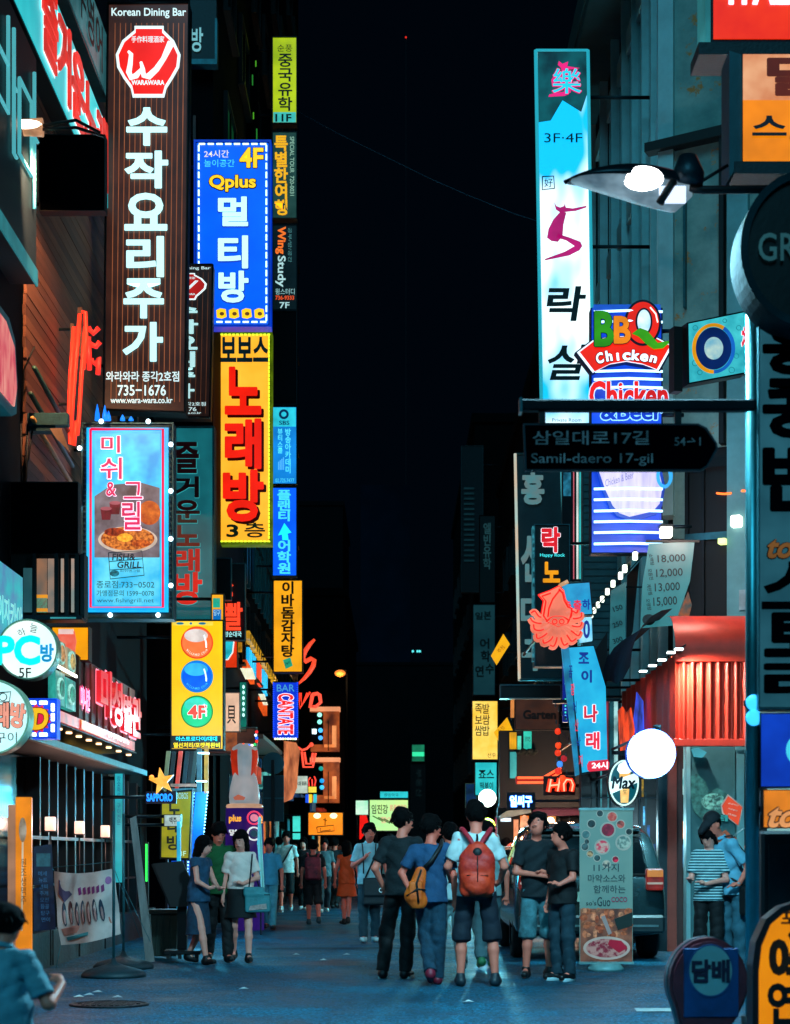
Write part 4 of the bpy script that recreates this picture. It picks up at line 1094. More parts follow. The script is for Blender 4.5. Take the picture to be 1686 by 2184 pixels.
# ---------------- shops further along the left: slanting canopy building
t = Side('slatted_shop', 'shop with a slanting yellow edged stair, blue letters and orange fascia on the left', 'shopfront', 520, 0, -3.30)
S = lambda px, py: -(CH+(HY-py)*3.30/(CX-px))
for x in range(520, 582, 6): t.box('railing_bar', x, -10.2, x+1.2, -7.2, TMETAL, .08, 0)
t.poly('stair_edge', [(521, S(521, 1345)), (583, S(583, 1450)), (583, S(583, 1462)), (521, S(521, 1362))], em('#d8a020', .9, .4, 5), .12, 0)
for i in range(13):
    x = 523+i*4.7; t.poly('step_line', [(x, S(x, 1349+(x-521)*1.68)), (x+1.2, S(x+1.2, 1349+(x-521)*1.68)), (x+1.2, S(x+1.2, 1364+(x-521)*1.62)), (x, S(x, 1364+(x-521)*1.62))], BLACK, .13, .121)
m = MB()
for x, c in ((524, '#18a8e0'), (528, '#28b8e8'), (533, '#28b8e8'), (537, '#28b8e8'), (546, '#f04828'), (549, '#f04828'), (555, '#28b8e8'), (559, '#28b8e8'), (562, '#28b8e8')):
    y0 = 1380+(x-524)*1.5; t.poly('', [(x, S(x, y0)), (x+2.6, S(x+2.6, y0+3)), (x+2.6, S(x+2.6, y0+48)), (x, S(x, y0+44))], glow(c, 1.1), .08, .02, mb=m)
m.build('lettering', t.o)
for a, c in ((517, 534), (551, 562)):
    y0 = 1407+(a-517)*2.3; t.poly('fascia_panel', [(a, S(a, y0)), (c, S(c, y0+(c-a)*1.8)), (c, S(c, y0+(c-a)*1.8+22)), (a, S(a, y0+20))], em('#f05818', 1.0, .3, 4), .10, 0)
for a, c, y in ((502, 535, 1425), (542, 562, 1480)):
    t.poly('light_grid', [(a, S(a, y)), (c-8, S(c-8, y)), (c, S(c, y+24)), (a+12, S(a+12, y+24))], em('#e8e8c8', 1.2, .3, 9), .12, .1)
for i in range(10):
    x = 510+i*6; t.box('lower_post', x, -3.6, x+2, -1.6, dm(('#8a5a38', '#1a4a70', '#6a4a30')[i % 3], .6), .06, 0)
t.box('awning_edge', 500, -3.75, 566, -3.66, dm('#8a7468', .6), .6, 0)

rn = random.Random(21)
t = Side('fill_shop_row', 'added row of small lit shop windows filling the dark gap past the bowling pin', 'shopfront', 600, 0.0, -3.28)  # glowing windows added to fill the dark gap at street level
t.box('wall', 470, -3.3, 712, 0, DARKER, .0, .05)
for i in range(15):
    x = 505+i*13.2; w_ = rn.uniform(4, 9)/(1+max(0, i-6)*.12); z0 = rn.uniform(.5, 1.4); z1 = rn.uniform(1.9, 2.6); c_ = rn.choice(('#e87838', '#30b8c0', '#c84028', '#1880b0', '#f0a860', '#48c8a8'))
    t.box('window_frame', x-1, -z1-.06, x+w_+1, -z0+.06, METAL, .05, 0); t.box('window_light', x, -z1, x+w_, -z0, em(c_, rn.uniform(.45, .95), .7, 4), .06, .051)
    if i % 2: t.box('shop_board', x-2, -3.2, x+w_+2, -2.85, em(rn.choice(('#2888b0', '#b83420', '#c8a030', '#58b8b0', '#284878')), rn.uniform(.5, .9), .5, 5), .3, .12)
t = lightbox('pig_trotter_sign', 'black vertical sign with red brush strokes and small white letters', 470, 1203, 522, 1364, 33.0, dm('#050b10', .5), depth=.2, fw=1.6, frame=dm('#2c7078', .4, .3), wall=-4.0)
m = MB(); rg = glow('#ff4828', 1.1)
for pts in ([(489, 1252), (496, 1246)], [(487, 1268), (497, 1268)]): t.line('', pts, .04, rg, .04, mb=m)
t.glyph(m, '빨', 478, 1285, 518, 1345, rg, off=.024, d=.03, thick=.03); m.build('lettering', t.o, fix=False)
t.text('얌순대국', 479, 1347, 516, 1359, glow('#a8f0f0', 1), off=.02, d=.03, name='small_print')
t = lightbox('small_black_sign', 'small dark framed picture sign left of the black sign with red strokes', 462, 1192, 492, 1278, 31.9, dm('#060e16', .4, 0, .5, 3), depth=.15, fw=2, frame=TMETAL, wall=-4.0)
t = lightbox('red_cup_sign', 'red sign with a cyan cup picture behind the billiard sign', 470, 1365, 506, 1424, 34.0, em('#e83810', 1.0, .2, 3), depth=.2, fw=1, wall=-4.0)
t.poly('cup_picture', [(472, 1366), (500, 1366), (497, 1392), (487, 1407), (472, 1408)], em('#28c8d8', 1, .3, 5), .02, .001); t.line('cup_rim', [(500, 1366), (497, 1392), (487, 1407), (472, 1408)], .012, glow('#f8fff8', 1), .03)
t.box('gold_detail', 508, 1370, 516, 1390, em('#c88818', .8, .4, 9), .02)
t = lightbox('character_sign', 'small cream sign with one black brushed character', 476, 1478, 511, 1560, 30.5, em('#f8c8a8', 1.0, .15, 3), depth=.15, fw=1, frame=dm('#c89078', .5), wall=-4.0)
t.text('貝', 485, 1505, 504, 1544, dm('#180c0c', .5), off=.01, d=.02)
t = lightbox('flower_strip_sign', 'narrow green strip sign with white blossoms behind the cream sign', 512, 1455, 526, 1560, 33, em('#189878', .8, .5, 6, '#0c5a58'), depth=.1, fw=1, wall=-3.9)
for i in range(6): t.disc('blossom', 520, 1465+i*12, 2.6, 4.2, glow('#d8fff8', 1.2), .02, .008, n=8)
t = lightbox('brown_photo_sign', 'brown sign with a blurred photo above the giant bowling pin', 440, 1553, 546, 1608, 33.0, em('#6a4030', .6, .5, 3, '#2a1c1c'), depth=.15, fw=2.4, frame=dm('#b0a090', .5), wall=-4.0)
t.box('photo', 470, 1560, 506, 1602, em('#c86830', .8, .5, 6, '#5a3020'), .02, .008)

# giant bowling pin on a purple drum
P = W(522, 0, 31.0); PZ = 0.0
o = empty('giant_bowling_pin', 'giant white bowling pin with red bands on a round purple drum', 'advertising figure', (P.x, 31.0, 0))
zz = lambda y: CH+(HY-y)*31.0/F
rr = lambda p: p*31.0/F
MB().lathe([(rr(31), zz(1716)), (rr(33), zz(1700)), (rr(31), zz(1680)), (rr(27), zz(1665)), (rr(24), zz(1650)), (rr(27), zz(1635)), (rr(30), zz(1620)), (rr(29), zz(1604)), (rr(25), zz(1594)), (rr(12), zz(1586))], em('#c8c0c0', .62, .3, 1.4, '#6a8c98'), n=32).build('pin', o)
for y0, y1, a0, a1 in ((1632, 1600, -2.75, -2.0), (1632, 1600, -.95, -.3)):
    vs = []; fs = []
    for i in range(9):
        a = a0+(a1-a0)*i/8
        for (y, r) in ((1648, 26), (1634, 28.2), (1618, 31), (1602, 29.8)):
            k = abs(i-4)/4; yy = y+(8 if y > 1625 else -3)*k
            vs.append((rr(r)*math.cos(a), rr(r)*math.sin(a), zz(yy)))
    for i in range(8):
        for j in range(3): fs.append((i*4+j, (i+1)*4+j, (i+1)*4+j+1, i*4+j+1))
    MB().raw(vs, fs, em('#c03018', .8, .2, 3), True).build('red_band', o)
MB().lathe([(rr(38), zz(1724)), (rr(40), zz(1720)), (rr(38), zz(1716)), (rr(30), zz(1714))], em('#d8a888', .8), n=36).build('drum_rim', o)
MB().lathe([(rr(42), 0), (rr(42), zz(1900)), (rr(40), zz(1724))], em('#2c1468', .75, .25, 2), n=40).build('drum', o)
t = T('x', 'x', 'x', 522, 1724, 30.66); bpy.data.objects.remove(t.o); t.o = o
t.P = Vector((P.x, 31.0-rr(42)-.02, 0)); 
YD = glow('#f8a018', 1)
t.text('plus', 489, 1738, 515, 1756, YD, off=.04, d=.35); t.text('Q', 551, 1738, 560, 1756, YD, off=.04, d=.25)
t.text('멀', 489, 1769, 506, 1782, glow('#e8e0d0', .8), off=.03, d=.35)
for y, c in ((1744, '#e83050'), (1778, '#d8d0c8')):
    t.ring('drum_emblem', 542, y, 13.5, 3.2, glow(c, 1), .37, .2); t.disc('drum_emblem_centre', 542, y, 8, 8, em('#e87888' if c == '#e83050' else '#181018', .9), .362, .2, n=18)
t.poly('shoe_mark', [(497, 1700), (508, 1694), (523, 1700), (520, 1706), (500, 1706)], em('#c85818', .8), .27, .1)
# its bag emblem panel left of the pin
t = T('bowling_banner', 'slanted grey banner with black letters behind the bowling pin', 'banner', 500, 1700, 31.6)
t.poly('cloth', [(489, 1660), (512, 1622), (520, 1640), (518, 1700), (490, 1700)], em('#2c5a68', .5, .3, 3), 0, -.02); t.text('CORE', 490, 1632, 516, 1654, dm('#101820', .5), rot=38, off=.03, d=.02); t.text('IF', 495, 1670, 512, 1690, dm('#101820', .5), off=.03, d=.02, shear=.2)
t.box('pole', 487, 1650, 489.5, 1960, METAL)
# coloured bulbs above the pin
t = T('festoon_lights', 'short string of red, white and blue bulbs on top of the bowling pin', 'lights', 545, 1590, 30.9)
for x, y, c in ((520, 1588, '#ff5028'), (527, 1591, '#ffffff'), (532, 1590, '#2070ff'), (538, 1590, '#ffd8d0'), (544, 1588, '#30c060'), (548, 1581, '#ff3020'), (548, 1574, '#2060ff'), (546, 1568, '#e0f0ff'), (548, 1561, '#f02828')):
    q = t.at(x, y); MB().ball((q[0], 0, q[1]), .026, glow(c, 1.6), 8, 6).build('bulb', t.o)
t.line('wire', [(518, 1590), (544, 1592), (549, 1580), (548, 1556)], .006, BLACK, 0)
# round mirror and back of a road sign on one pole
t = T('road_sign_back', 'back of a round road sign over a grey rectangular sign back on a pole', 'road sign', 583, 1975, 34)
t.disc('round_plate', 583, 1628, 23, 23, dm('#2c6470', .4, .3, .2, 3, .05), 0, -.03); t.ring('round_rim', 583, 1628, 23, 1.2, TMETAL, .01, -.03)
t.box('rectangular_plate', 561, 1654, 606, 1752, dm('#24424c', .5, .3, .2, 3, .05), 0, .03); t.frame('plate_rim', 562, 1655, 605, 1751, 1, TMETAL, .01, .03)
t.box('pole', 579.5, 1621, 586, 1985, DMETAL, .09, -.03); t.box('crossbar', 561, 1701, 606, 1704, TMETAL, .03, -.005)

# ---------------- neon and lit windows past the column
t = T('red_stroke_neon', 'curved red neon stroke like a figure five beside the amber stew sign', 'sign', 655, 1455, 43.5)
q_ = [(672, 1364), (662, 1374), (651, 1390), (646, 1404), (653, 1411), (664, 1405), (671, 1409), (669, 1420), (661, 1434), (650, 1447), (636, 1460)]
t.line('stroke', q_, [.03, .05, .06, .065, .06, .055, .06, .06, .055, .045, .02], glow('#f04828', 1.05), .04, n=10)
t.arms(-3.35, (1400,), 645, .02)
t = T('neon_letters', 'red neon letters V and D outlined over the street', 'sign', 664, 1512, 43.5)
m = MB()
for pts in ([(642, 1478), (644, 1506), (656, 1478)], [(638, 1478), (640, 1511), (662, 1476)]): t.line('', pts, .025, glow('#ff4028', 1.15), .03, mb=m)
for s, r in ((0, .03), (3.5, .02)):
    t.line('', [(666+s, 1480+s), (661+s, 1509-s), (674, 1509-s), (686-s, 1498), (684-s, 1482+s), (678, 1478+s), (666+s, 1480+s)], r, glow('#ff5038', 1.15), .03, mb=m)
m.build('neon_tube', t.o); t.arms(-3.35, (1495,), 640, 0)
t = T('figure_neon', 'red neon outline of a seated figure raising an arm', 'sign', 655, 1640, 43.5)
m = MB()
for pts in ([(636, 1594), (645, 1600), (655, 1597), (662, 1590)], [(644, 1603), (648, 1636), (668, 1636), (674, 1606)], [(650, 1604), (654, 1629), (664, 1629), (668, 1606)]): t.line('', pts, .028, glow('#ff5038', 1.15), .03, mb=m)
q = t.at(665, 1588); m.ball((q[0], -.03, q[1]), .05, glow('#ff5038', 1.15)); m.build('neon_tube', t.o); t.arms(-3.35, (1610,), 640, 0)
t = T('orange_bark_panel', 'ragged lit orange panel edge like bark under the bar sign', 'sign', 622, 1700, 42.5)
t.poly('panel', [(606, 1580), (632, 1584), (640, 1600), (636, 1640), (634, 1680), (624, 1704), (604, 1712), (606, 1650)], em('#f89058', .95, .6, 7, '#8a4028', (1, 1, .25)), .03, -.05); t.arms(-3.35, (1640,), 606, .02)
t = lightbox('house_beer_sign', 'small tilted white sign with green print beside the orange panel', 625, 1655, 657, 1692, 44, em('#c8d8c8', .95, .2, 4), depth=.1, fw=.8, wall=-3.35)
t.text('HOUSE BEER', 628, 1667, 655, 1675, dm('#184838', .5), d=.02, off=.03)
t = T('crab_neon', 'small red neon crab on a yellow lit box', 'sign', 667, 1690, 45)
t.box('box', 657, 1678, 675, 1690, em('#f8e048', 1.2, .2, 5), .02, .1); m = MB()
for pts in ([(660, 1677), (658, 1664), (663, 1658)], [(667, 1677), (666, 1662)], [(672, 1677), (674, 1664), (671, 1656)]): t.line('', pts, .018, glow('#ff4030', 1.2), .03, mb=m)
m.build('neon_tube', t.o)
for x, c in ((655, '#1850e0'), (662, '#f0d020'), (672, '#30d0e0')): t.box('hanging_panel', x-3, 1694, x+4, 1712, em(c, 1), .01, .05)
t.arms(-3.35, (1685,), 657, .05)
t = None
bx = T('corner_glass_bay', 'corner glass bay with orange lit rooms and blue glass balls', 'building', 695, 1780, 80)
for y0, y1 in ((1508, 1602), (1616, 1712)):
    bx.box('room', 663, y0+8, 724, y1, em('#d86830', .85, .7, 1.3, '#4a2018'), 0, .5); bx.box('lintel', 662, y0, 726, y0+9, em('#f8a070', 1.05, .2, 1), .2, .5)
    for x, w, c in ((709, 9, '#ffa060'), (692, 22, '#f88a48')): bx.box('lit_figure', x, y0+40 if w < 12 else y1-14, x+w, y1-8, em(c, 1.1, .3, 1), .1, 0)
    bx.box('dark_side', 663, y0+12, 690, y0+80, DARKER, .15, -.01)
    bx.box('tree_stem', 700, y0+30, 702, y1, BLACK, .2, -.1)
for x, y, c in ((683, 1526, '#a0ffe8'), (683, 1541, '#88f8e0'), (685, 1559, '#48b8ff'), (685, 1575, '#48a8ff'), (688, 1666, '#1890d8'), (688, 1680, '#38b8f0'), (686, 1640, '#108880')):
    q = bx.at(x, y); MB().ball((q[0], -.4, q[1]), .10, glow(c, 1.5), 10, 8).build('glass_ball', bx.o)
bx.box('white_lamp', 667, 1556, 676, 1566, glow('#d8f8ff', 2), .4); bx.box('wall', 640, 1470, 735, 1990, DARKER, -.51, .8)
t = lightbox('amber_roof_sign', 'wide amber sign with a dark drawing and two spots of light behind the walkers', 658, 1733, 732, 1781, 52, em('#ffa020', 1.15, .3, 1.2, '#f88010'), depth=.3, fw=1.5, wall=-3.35)
m = MB()
for pts in ([(690, 1748), (698, 1750)], [(694, 1744), (694, 1760)], [(676, 1764), (712, 1760), (714, 1772), (678, 1776), (676, 1764)], [(684, 1766), (684, 1773), (706, 1770)]): t.line('', pts, .012, dm('#3a1408', .5), .03, mb=m)
m.build('drawing', t.o); 
for x in (677, 712): t.disc('light_spot', x, 1740, 8, 6, glow('#fff8c0', 1.6), .012, .008, n=14)
t.box('post', 692, 1781, 696, 1885, DMETAL, -.1, .2)
t = T('cyan_window', 'upright cyan lit window beside the amber roof sign', 'window', 633, 1790, 56); t.box('frame', 622, 1738, 644, 1800, DMETAL, -.002, .3); t.box('pane', 625, 1741, 641, 1790, em('#48e8d8', 1.1, .2, 2), .02, 0)
t.box('wall', 600, 1700, 660, 1990, DARKER, -.31, .5)
lamp(bx.o, (1.2, -2.5, 3), 60, (1, .55, .3), .3)
# ---------------- far end signs
t = lightbox('river_sign', 'bright greenish yellow far sign with green letters at the end of the street', 789, 1706, 871, 1772, 75, em('#d8f088', 1.2, .2, .5, '#a0e8a0'), depth=.3, fw=1)
t.text('임진강', 793, 1716, 828, 1736, dm('#206018', .5), d=.03, off=.02); t.text('民물매운탕', 832, 1716, 868, 1730, em('#f0b890', 1), d=.03, off=.03); t.text('장어구이', 812, 1742, 866, 1756, em('#f8c8a0', 1), d=.03, off=.03)
for i in range(3): t.line('branch', [(795+i*12, 1740+i*3), (818+i*14, 1752+i*4)], .025, em('#408830', .5), .03)
t.box('post', 800, 1772, 806, 1888, DMETAL, -.1, .2); t.box('post', 856, 1772, 862, 1888, DMETAL, -.1, .2)
t = lightbox('far_cyan_strip', 'long thin cyan lit strip sign above the far greenish sign', 811, 1688, 871, 1702, 76, em('#30d8e0', 1.1, .2, 1), depth=.2, fw=1); t.text('중앙약국', 820, 1692, 850, 1699, dm('#0a5a60', .5), d=.03)
t.box('post', 822, 1702, 825, 1706, DMETAL, -.05, .15); t.box('post', 860, 1702, 863, 1706, DMETAL, -.05, .15)
t = lightbox('far_green_sign', 'small green and white lit sign left of the far greenish sign', 759, 1707, 786, 1738, 73, em('#38d8a0', 1.1, .3, 1.2, '#e8ffe8'), depth=.2, fw=1); t.box('post', 760, 1738, 763, 1892, DMETAL, -.05, .15)
t = T('red_kiosk_panel', 'red tapering panel below the small green far sign', 'sign', 776, 1792, 73); t.poly('panel', [(768, 1739), (782, 1739), (789, 1765), (770, 1790), (767, 1790)], em('#f01810', 1.1, .1, 2), .02, -.05)
t.box('post', 776, 1789, 779, 1892, DMETAL, -.06, .1)
t = lightbox('green_column_sign', 'small green lit panel on a dark column far down the street', 879, 1588, 906, 1624, 90, em('#20a878', .9, .4, .8, '#083028'), depth=.3, fw=1); t.box('bright_band', 880, 1604, 905, 1613, glow('#38f0a8', 1), .04)
t.box('column', 876, 1624, 908, 1890, dm('#101c20', .8), -.1, .3); t.text('부동산', 888, 1640, 900, 1700, em('#1c3a40', .3), d=-.07, rot=-90)
t = T('orange_street_lamp', 'glowing orange street lamp high up far down the street', 'street lamp', 726, 1436, 66)
t.box('pole', 738, 1436, 742, 1820.6+1.3*F/66, DARKER, .0, .12); lamp(t.o, (0, -.6, -.3), 70, (1, .5, .2)); q = t.at(726, 1436); MB().ball((q[0], 0, q[1]), (.2, .2, .13), glow('#f88838', 1.1)).build('lamp_head', t.o); t.line('arm', [(740, 1430), (726, 1428)], .04, DMETAL, 0)
t = T('far_spot_lights', 'two tiny cyan lights on the far roofline', 'lamp', 893, 1390, 190)
for x in (879, 889, 894): t.box('light', x, 1387, x+4, 1391, glow('#58d8d8', 1.5), .1, .1)
t.box('mast', 885, 1391, 887, 1402, DARKER, 0, .3)
cr = T('crane_light', 'tiny red aircraft warning light on a thin mast above the far tower', 'lamp', 866, 80, 262); cr.box('light', 865, 78.5, 867.5, 81, glow('#ff2810', 1.5), .1, .1); cr.box('mast', 865.8, 81, 866.8, 1036, dm('#02060c', .9), 0, .1)
t = T('overhead_cable', 'thin pale cable sagging across the dark sky', 'cable', 860, 340, 44); t.line('wire', [(640, 240), (720, 284), (820, 333), (920, 382), (1000, 417), (1095, 455), (1250, 505)], .008, dm('#28485c', .6), 0); t.line('wire', [(583, 196), (610, 220), (640, 242)], .02, BLACK, 0)
for i in range(3): t.line('wire', [(583, 203+i*12), (634, 236+i*9)], .012, BLACK, .02)

# ================================================================ signs on the right
# --- tall white and cyan sign
t = T('tall_white_sign', 'tall brilliant white and cyan vertical sign with black and magenta brush letters', 'sign', 1205, 905, 30.0)
q4 = [(1143, 108), (1254, 108), (1266, 905), (1156, 905)]
t.poly('casing', q4, METAL, 0, -.35)
t.poly('face', [(1147, 112), (1251, 112), (1263, 902), (1159, 902)], em('#e8ffff', 1.6, .3, .55, '#00a8e0', (1.2, 1, .55), .4, .42, .52), .02, .001)
t.poly('dark_top', [(1147, 112), (1251, 112), (1253, 200), (1240, 240), (1200, 215), (1175, 258), (1149, 262)], em('#0c5c64', .8, .5, 2, '#06262e', None, .4, .35, .6), .026, .021)
for pts in ([(1143, 108), (1156, 905)], [(1254, 108), (1266, 905)]): t.line('frame', pts, .03, glow('#28a8b8', .8), .02)
t.line('frame', [(1143, 108), (1254, 108)], .02, glow('#28a8b8', .8), .02)
m = MB(); mg = glow('#f01878', 1.0)
t.glyph(m, '樂', 1178, 148, 1240, 202, glow('#20d0e0', 1), off=.012, d=.035, back=mg, bo=.03)
m.build('emblem', t.o, fix=False)
t.poly('emblem_stroke', [(1192, 132), (1200, 138), (1212, 133), (1210, 143), (1236, 147), (1212, 150), (1200, 156), (1196, 145), (1190, 140)], mg, .034, .027)
t.poly('emblem_stroke', [(1170, 208), (1172, 203), (1210, 196), (1215, 188), (1218, 198), (1205, 206)], mg, .034, .027)
t.poly('emblem_stroke', [(1184, 160), (1176, 172), (1178, 184), (1188, 180), (1183, 172)], mg, .034, .027)
t.text('3F·4F', 1161, 286, 1242, 306, BLACK, off=.0, d=.03)
m = MB(); t.glyph(m, '好', 1161, 382, 1179, 401, BLACK, d=.03)
for pts in ([(1157, 378), (1181, 377), (1183, 403), (1157, 406), (1157, 378)],): t.line('', pts, .010, BLACK, .03, mb=m, n=5)
m.build('seal', t.o, fix=False)
m = MB(); dkm = em('#c01078', .85, .15, 3); 
for pts in ([(1182, 433), (1187, 441), (1195, 444), (1203, 441), (1205, 435), (1207, 444), (1222, 446), (1252, 440), (1250, 444), (1228, 451), (1208, 453), (1196, 455), (1186, 448)],
            [(1196, 452), (1208, 455), (1202, 480), (1200, 505), (1190, 517), (1176, 515), (1167, 508), (1170, 490), (1180, 470)],
            [(1190, 500), (1215, 508), (1238, 517), (1242, 526), (1236, 535), (1214, 546), (1160, 557), (1164, 553), (1205, 538), (1226, 526), (1208, 514), (1188, 508)]): t.poly('', pts, dkm, .034, .022, mb=m)
m.build('brush_letter', t.o)
m = MB(); ink = em('#081018', .1)
t.glyph(m, '락', 1166, 612, 1250, 686, ink, off=.025, d=.03, shear=.12); t.glyph(m, '실', 1168, 736, 1252, 812, ink, off=.02, d=.03, shear=.22)
m.build('lettering', t.o, fix=False)
t.text('Private Room', 1178, 893, 1240, 901, dm('#1a6a80', .5), d=.03)
t.arms(4.3, (200, 520, 800), 1258, .15, .03)

# --- chicken sign: blue ribbed can with logo shield
t = T('chicken_pub_sign', 'blue ribbed sign with BBQ Chicken shield logo and a beer mug below', 'sign', 1340, 1178, 26.0)
BL = em('#1058f8', 1.1, .35, 1.2, '#0828a8')
t.box('casing', 1262, 652, 1416, 1178, METAL, -.1, .35); t.box('face', 1264, 655, 1412, 1176, BL, -.05, .1)
for i, y in enumerate((668, 690, 795, 812, 830, 1045, 1068, 1092, 1115, 1138, 1162)):
    q0 = t.at(1266, y); q1 = t.at(1412, y)
    MB().tube([(q0[0], -.07, q0[1]), ((q0[0]+q1[0])/2, -.13, q1[1]), (q1[0], -.07, q1[1])], .018, glow('#b8e8ff', 2.2), 8).build('light_tube', t.o)
lamp(t.o, (-.2, -1.3, .6), 50, (.35, .65, 1), .4)
t.box('top_cap', 1266, 652, 1408, 662, em('#2060e0', .9), .06, .1)
OUT = em('#04103a', .3); RDS = em('#f02008', 1.05, .15, 2)
def shield(k, mat, d0, d1, nm):
    c = (1334, 752)
    pts = [(1228, 756), (1262, 730), (1300, 722), (1360, 720), (1400, 724), (1434, 742), (1404, 795), (1370, 782), (1334, 776), (1298, 782), (1262, 800)]
    t.poly(nm, [(c[0]+(x-c[0])*k, c[1]+(y-c[1])*k) for x, y in pts], mat, d0, d1)
shield(1.03, OUT, .10, -.05, 'shield_outline'); shield(.985, glow('#e8f0ff', 1.1), .11, .101, 'shield_edge'); shield(.93, RDS, .12, .111, 'shield')
t.disc('letter_q', 1369, 694, 39, 49, OUT, .13, 0); t.disc('letter_q', 1369, 694, 34, 44, RDS, .14, .131); t.disc('letter_q', 1371, 692, 18, 29, OUT, .146, .141); t.disc('letter_q', 1371, 692, 14, 25, em('#90d0f8', 1.2, .3, 4, '#e8f8ff'), .15, .147)
t.line('glint', [(1384, 662), (1396, 676), (1400, 694)], .010, glow('#fff0e8', 1.3), .15)
t.poly('letter_q_tail', [(1346, 718), (1362, 706), (1378, 712), (1400, 738), (1430, 732), (1412, 748), (1392, 750), (1374, 738), (1360, 724)], em('#38a008', 1.0), .16, .1)
m = MB(); t.glyph(m, 'B', 1267, 672, 1306, 744, em('#2c9008', 1.0), off=.04, d=.15, back=OUT, bo=.08); t.glyph(m, 'B', 1308, 682, 1342, 738, em('#f08808', 1.05), off=.04, d=.145, back=OUT, bo=.08)
m.build('lettering', t.o, fix=False)
m = MB()
for i, ch in enumerate('Chicken'):
    a = (i-3)/3; x = 1334+a*56
    y = 764+abs(a)**2*6; h = 22 if ch in 'Chk' else 16
    w_ = 16 if ch != 'i' else 6
    t.glyph(m, ch, x-w_/2, y+10-h, x+w_/2, y+10, glow('#f0f8ff', 1.1), off=.04, d=.14, rot=-a*14, back=OUT, bo=.12)
m.build('shield_lettering', t.o, fix=False)
m = MB(); t.glyph(m, 'Chicken', 1256, 818, 1422, 878, em('#f01818', 1.1), off=.035, d=.12, back=glow('#c0e0ff', 1), bo=.05); t.glyph(m, '&Beer', 1280, 866, 1412, 900, em('#1040d8', 1), off=.03, d=.125, back=glow('#98d8ff', 1.1), bo=.07); m.build('sign_lettering', t.o, fix=False)
t.poly('mug', [(1272, 1000), (1410, 1000), (1418, 1040), (1412, 1080), (1400, 1098), (1370, 1108), (1340, 1110), (1316, 1102), (1300, 1085), (1284, 1045)], em('#1848c8', .9), .06, 0)
t.poly('mug_glass', [(1276, 1004), (1404, 1004), (1412, 1040), (1406, 1076), (1392, 1092), (1342, 1104), (1320, 1096), (1306, 1080), (1290, 1045)], em('#e8e0f8', 1.15, .2, 2.5, '#b0a8e8', (2.5, 1, .4)), .07, .061)
m = MB(); t.ring('', 1416, 1018, 14, 7, em('#38b0f8', 1.2), .09, .03, ry=22, mb=m); m.build('mug_handle', t.o)
t.text('Chicken & Beer', 1290, 1012, 1350, 1040, em('#9090c8', .9), d=.08, rot=8)
t.arms(4.15, (700, 880, 1150), 1412, .15, .03)

# --- blue ring emblem sign
t = T('round_emblem_sign', 'cyan square sign with an orange and blue ring emblem', 'sign', 1530, 818, 24.0, 14)
t.poly('casing', [(1466, 688), (1592, 662), (1596, 796), (1468, 820)], METAL, 0, -.25); t.poly('face', [(1469, 691), (1591, 666), (1594, 793), (1471, 816)], em('#48d0d8', 1.0, .25, 4, '#28a0b0'), .015, .001)
m = MB(); t.ring('', 1521, 744, 42, 7, em('#f0a010', 1.1), .03, .016, mb=m, ry=50, a0=60, a1=270, n=30); t.ring('', 1521, 744, 42, 7, em('#1868c8', 1.0), .03, .016, mb=m, ry=50, a0=-90, a1=60, n=20); m.build('ring', t.o)
t.disc('disc', 1521, 744, 38, 45, em('#0c2c70', .8), .025, .016); t.disc('plain_centre', 1521, 744, 20, 24, em('#c8e0d0', 1, .3, 5, '#58a8c8'), .03, .026)
for x, y, r in ((1482, 700, 5), (1490, 720, 4), (1482, 775, 6), (1492, 795, 5), (1560, 790, 6), (1575, 700, 5), (1570, 760, 5), (1545, 685, 4), (1480, 745, 4)): t.ring('bubble', x, y, r, 1.2, em('#1c90a0', .9), .02, .016, n=16)
t.text('ㅊ', 1580, 700, 1592, 740, em('#e82848', 1), off=.04, d=.03, back=glow('#e8f8f8', 1), bo=.1)
t.arms(4.6, (740,), 1590, .1, .03); t.box('back_plate', 1446, 690, 1464, 830, BLACK, -.12, .3)

# --- street lamp on its arm
LX, LY, LZ = W(1345, 390, 12.3)
sl = empty('street_lamp', 'lit street lamp head on a dark arm at the upper right', 'street lamp', (LX, LY, LZ))
U = 12.3/F
def lp(px, py, d=0): return ((px-1345)*U, d, (390-py)*U)
# hood: shell of a long almond shape open below
hs = MB(); N = 22; M_ = 12; vs = []
for i in range(N+1):
    u = i/N; x = -140+285*u; w_ = (math.sin(math.pi*min(1, u*1.02)**.8))**.75*.17 if 0 < u < 1 else .004
    top = 22*math.sin(math.pi*u)**.7+(-4+10*u) if 0 < u < 1 else (-4+10*u)
    for j in range(M_+1):
        a = math.pi*j/M_
        vs.append((x*U, -math.cos(a)*w_*1.0, (-0+16*u*0+6-12*u)*U*1.0+top*U*1.6*math.sin(a)))
fs = [(i*(M_+1)+j, (i+1)*(M_+1)+j, (i+1)*(M_+1)+j+1, i*(M_+1)+j+1) for i in range(N) for j in range(M_)]
hood = hs.raw(vs, fs, dm('#12262e', .35, .5, .2, 4, .05), True).build('hood', sl, fix=False)
sm = hood.modifiers.new('thick', 'SOLIDIFY'); sm.thickness = .012
vs = [(0, 0, 0)]
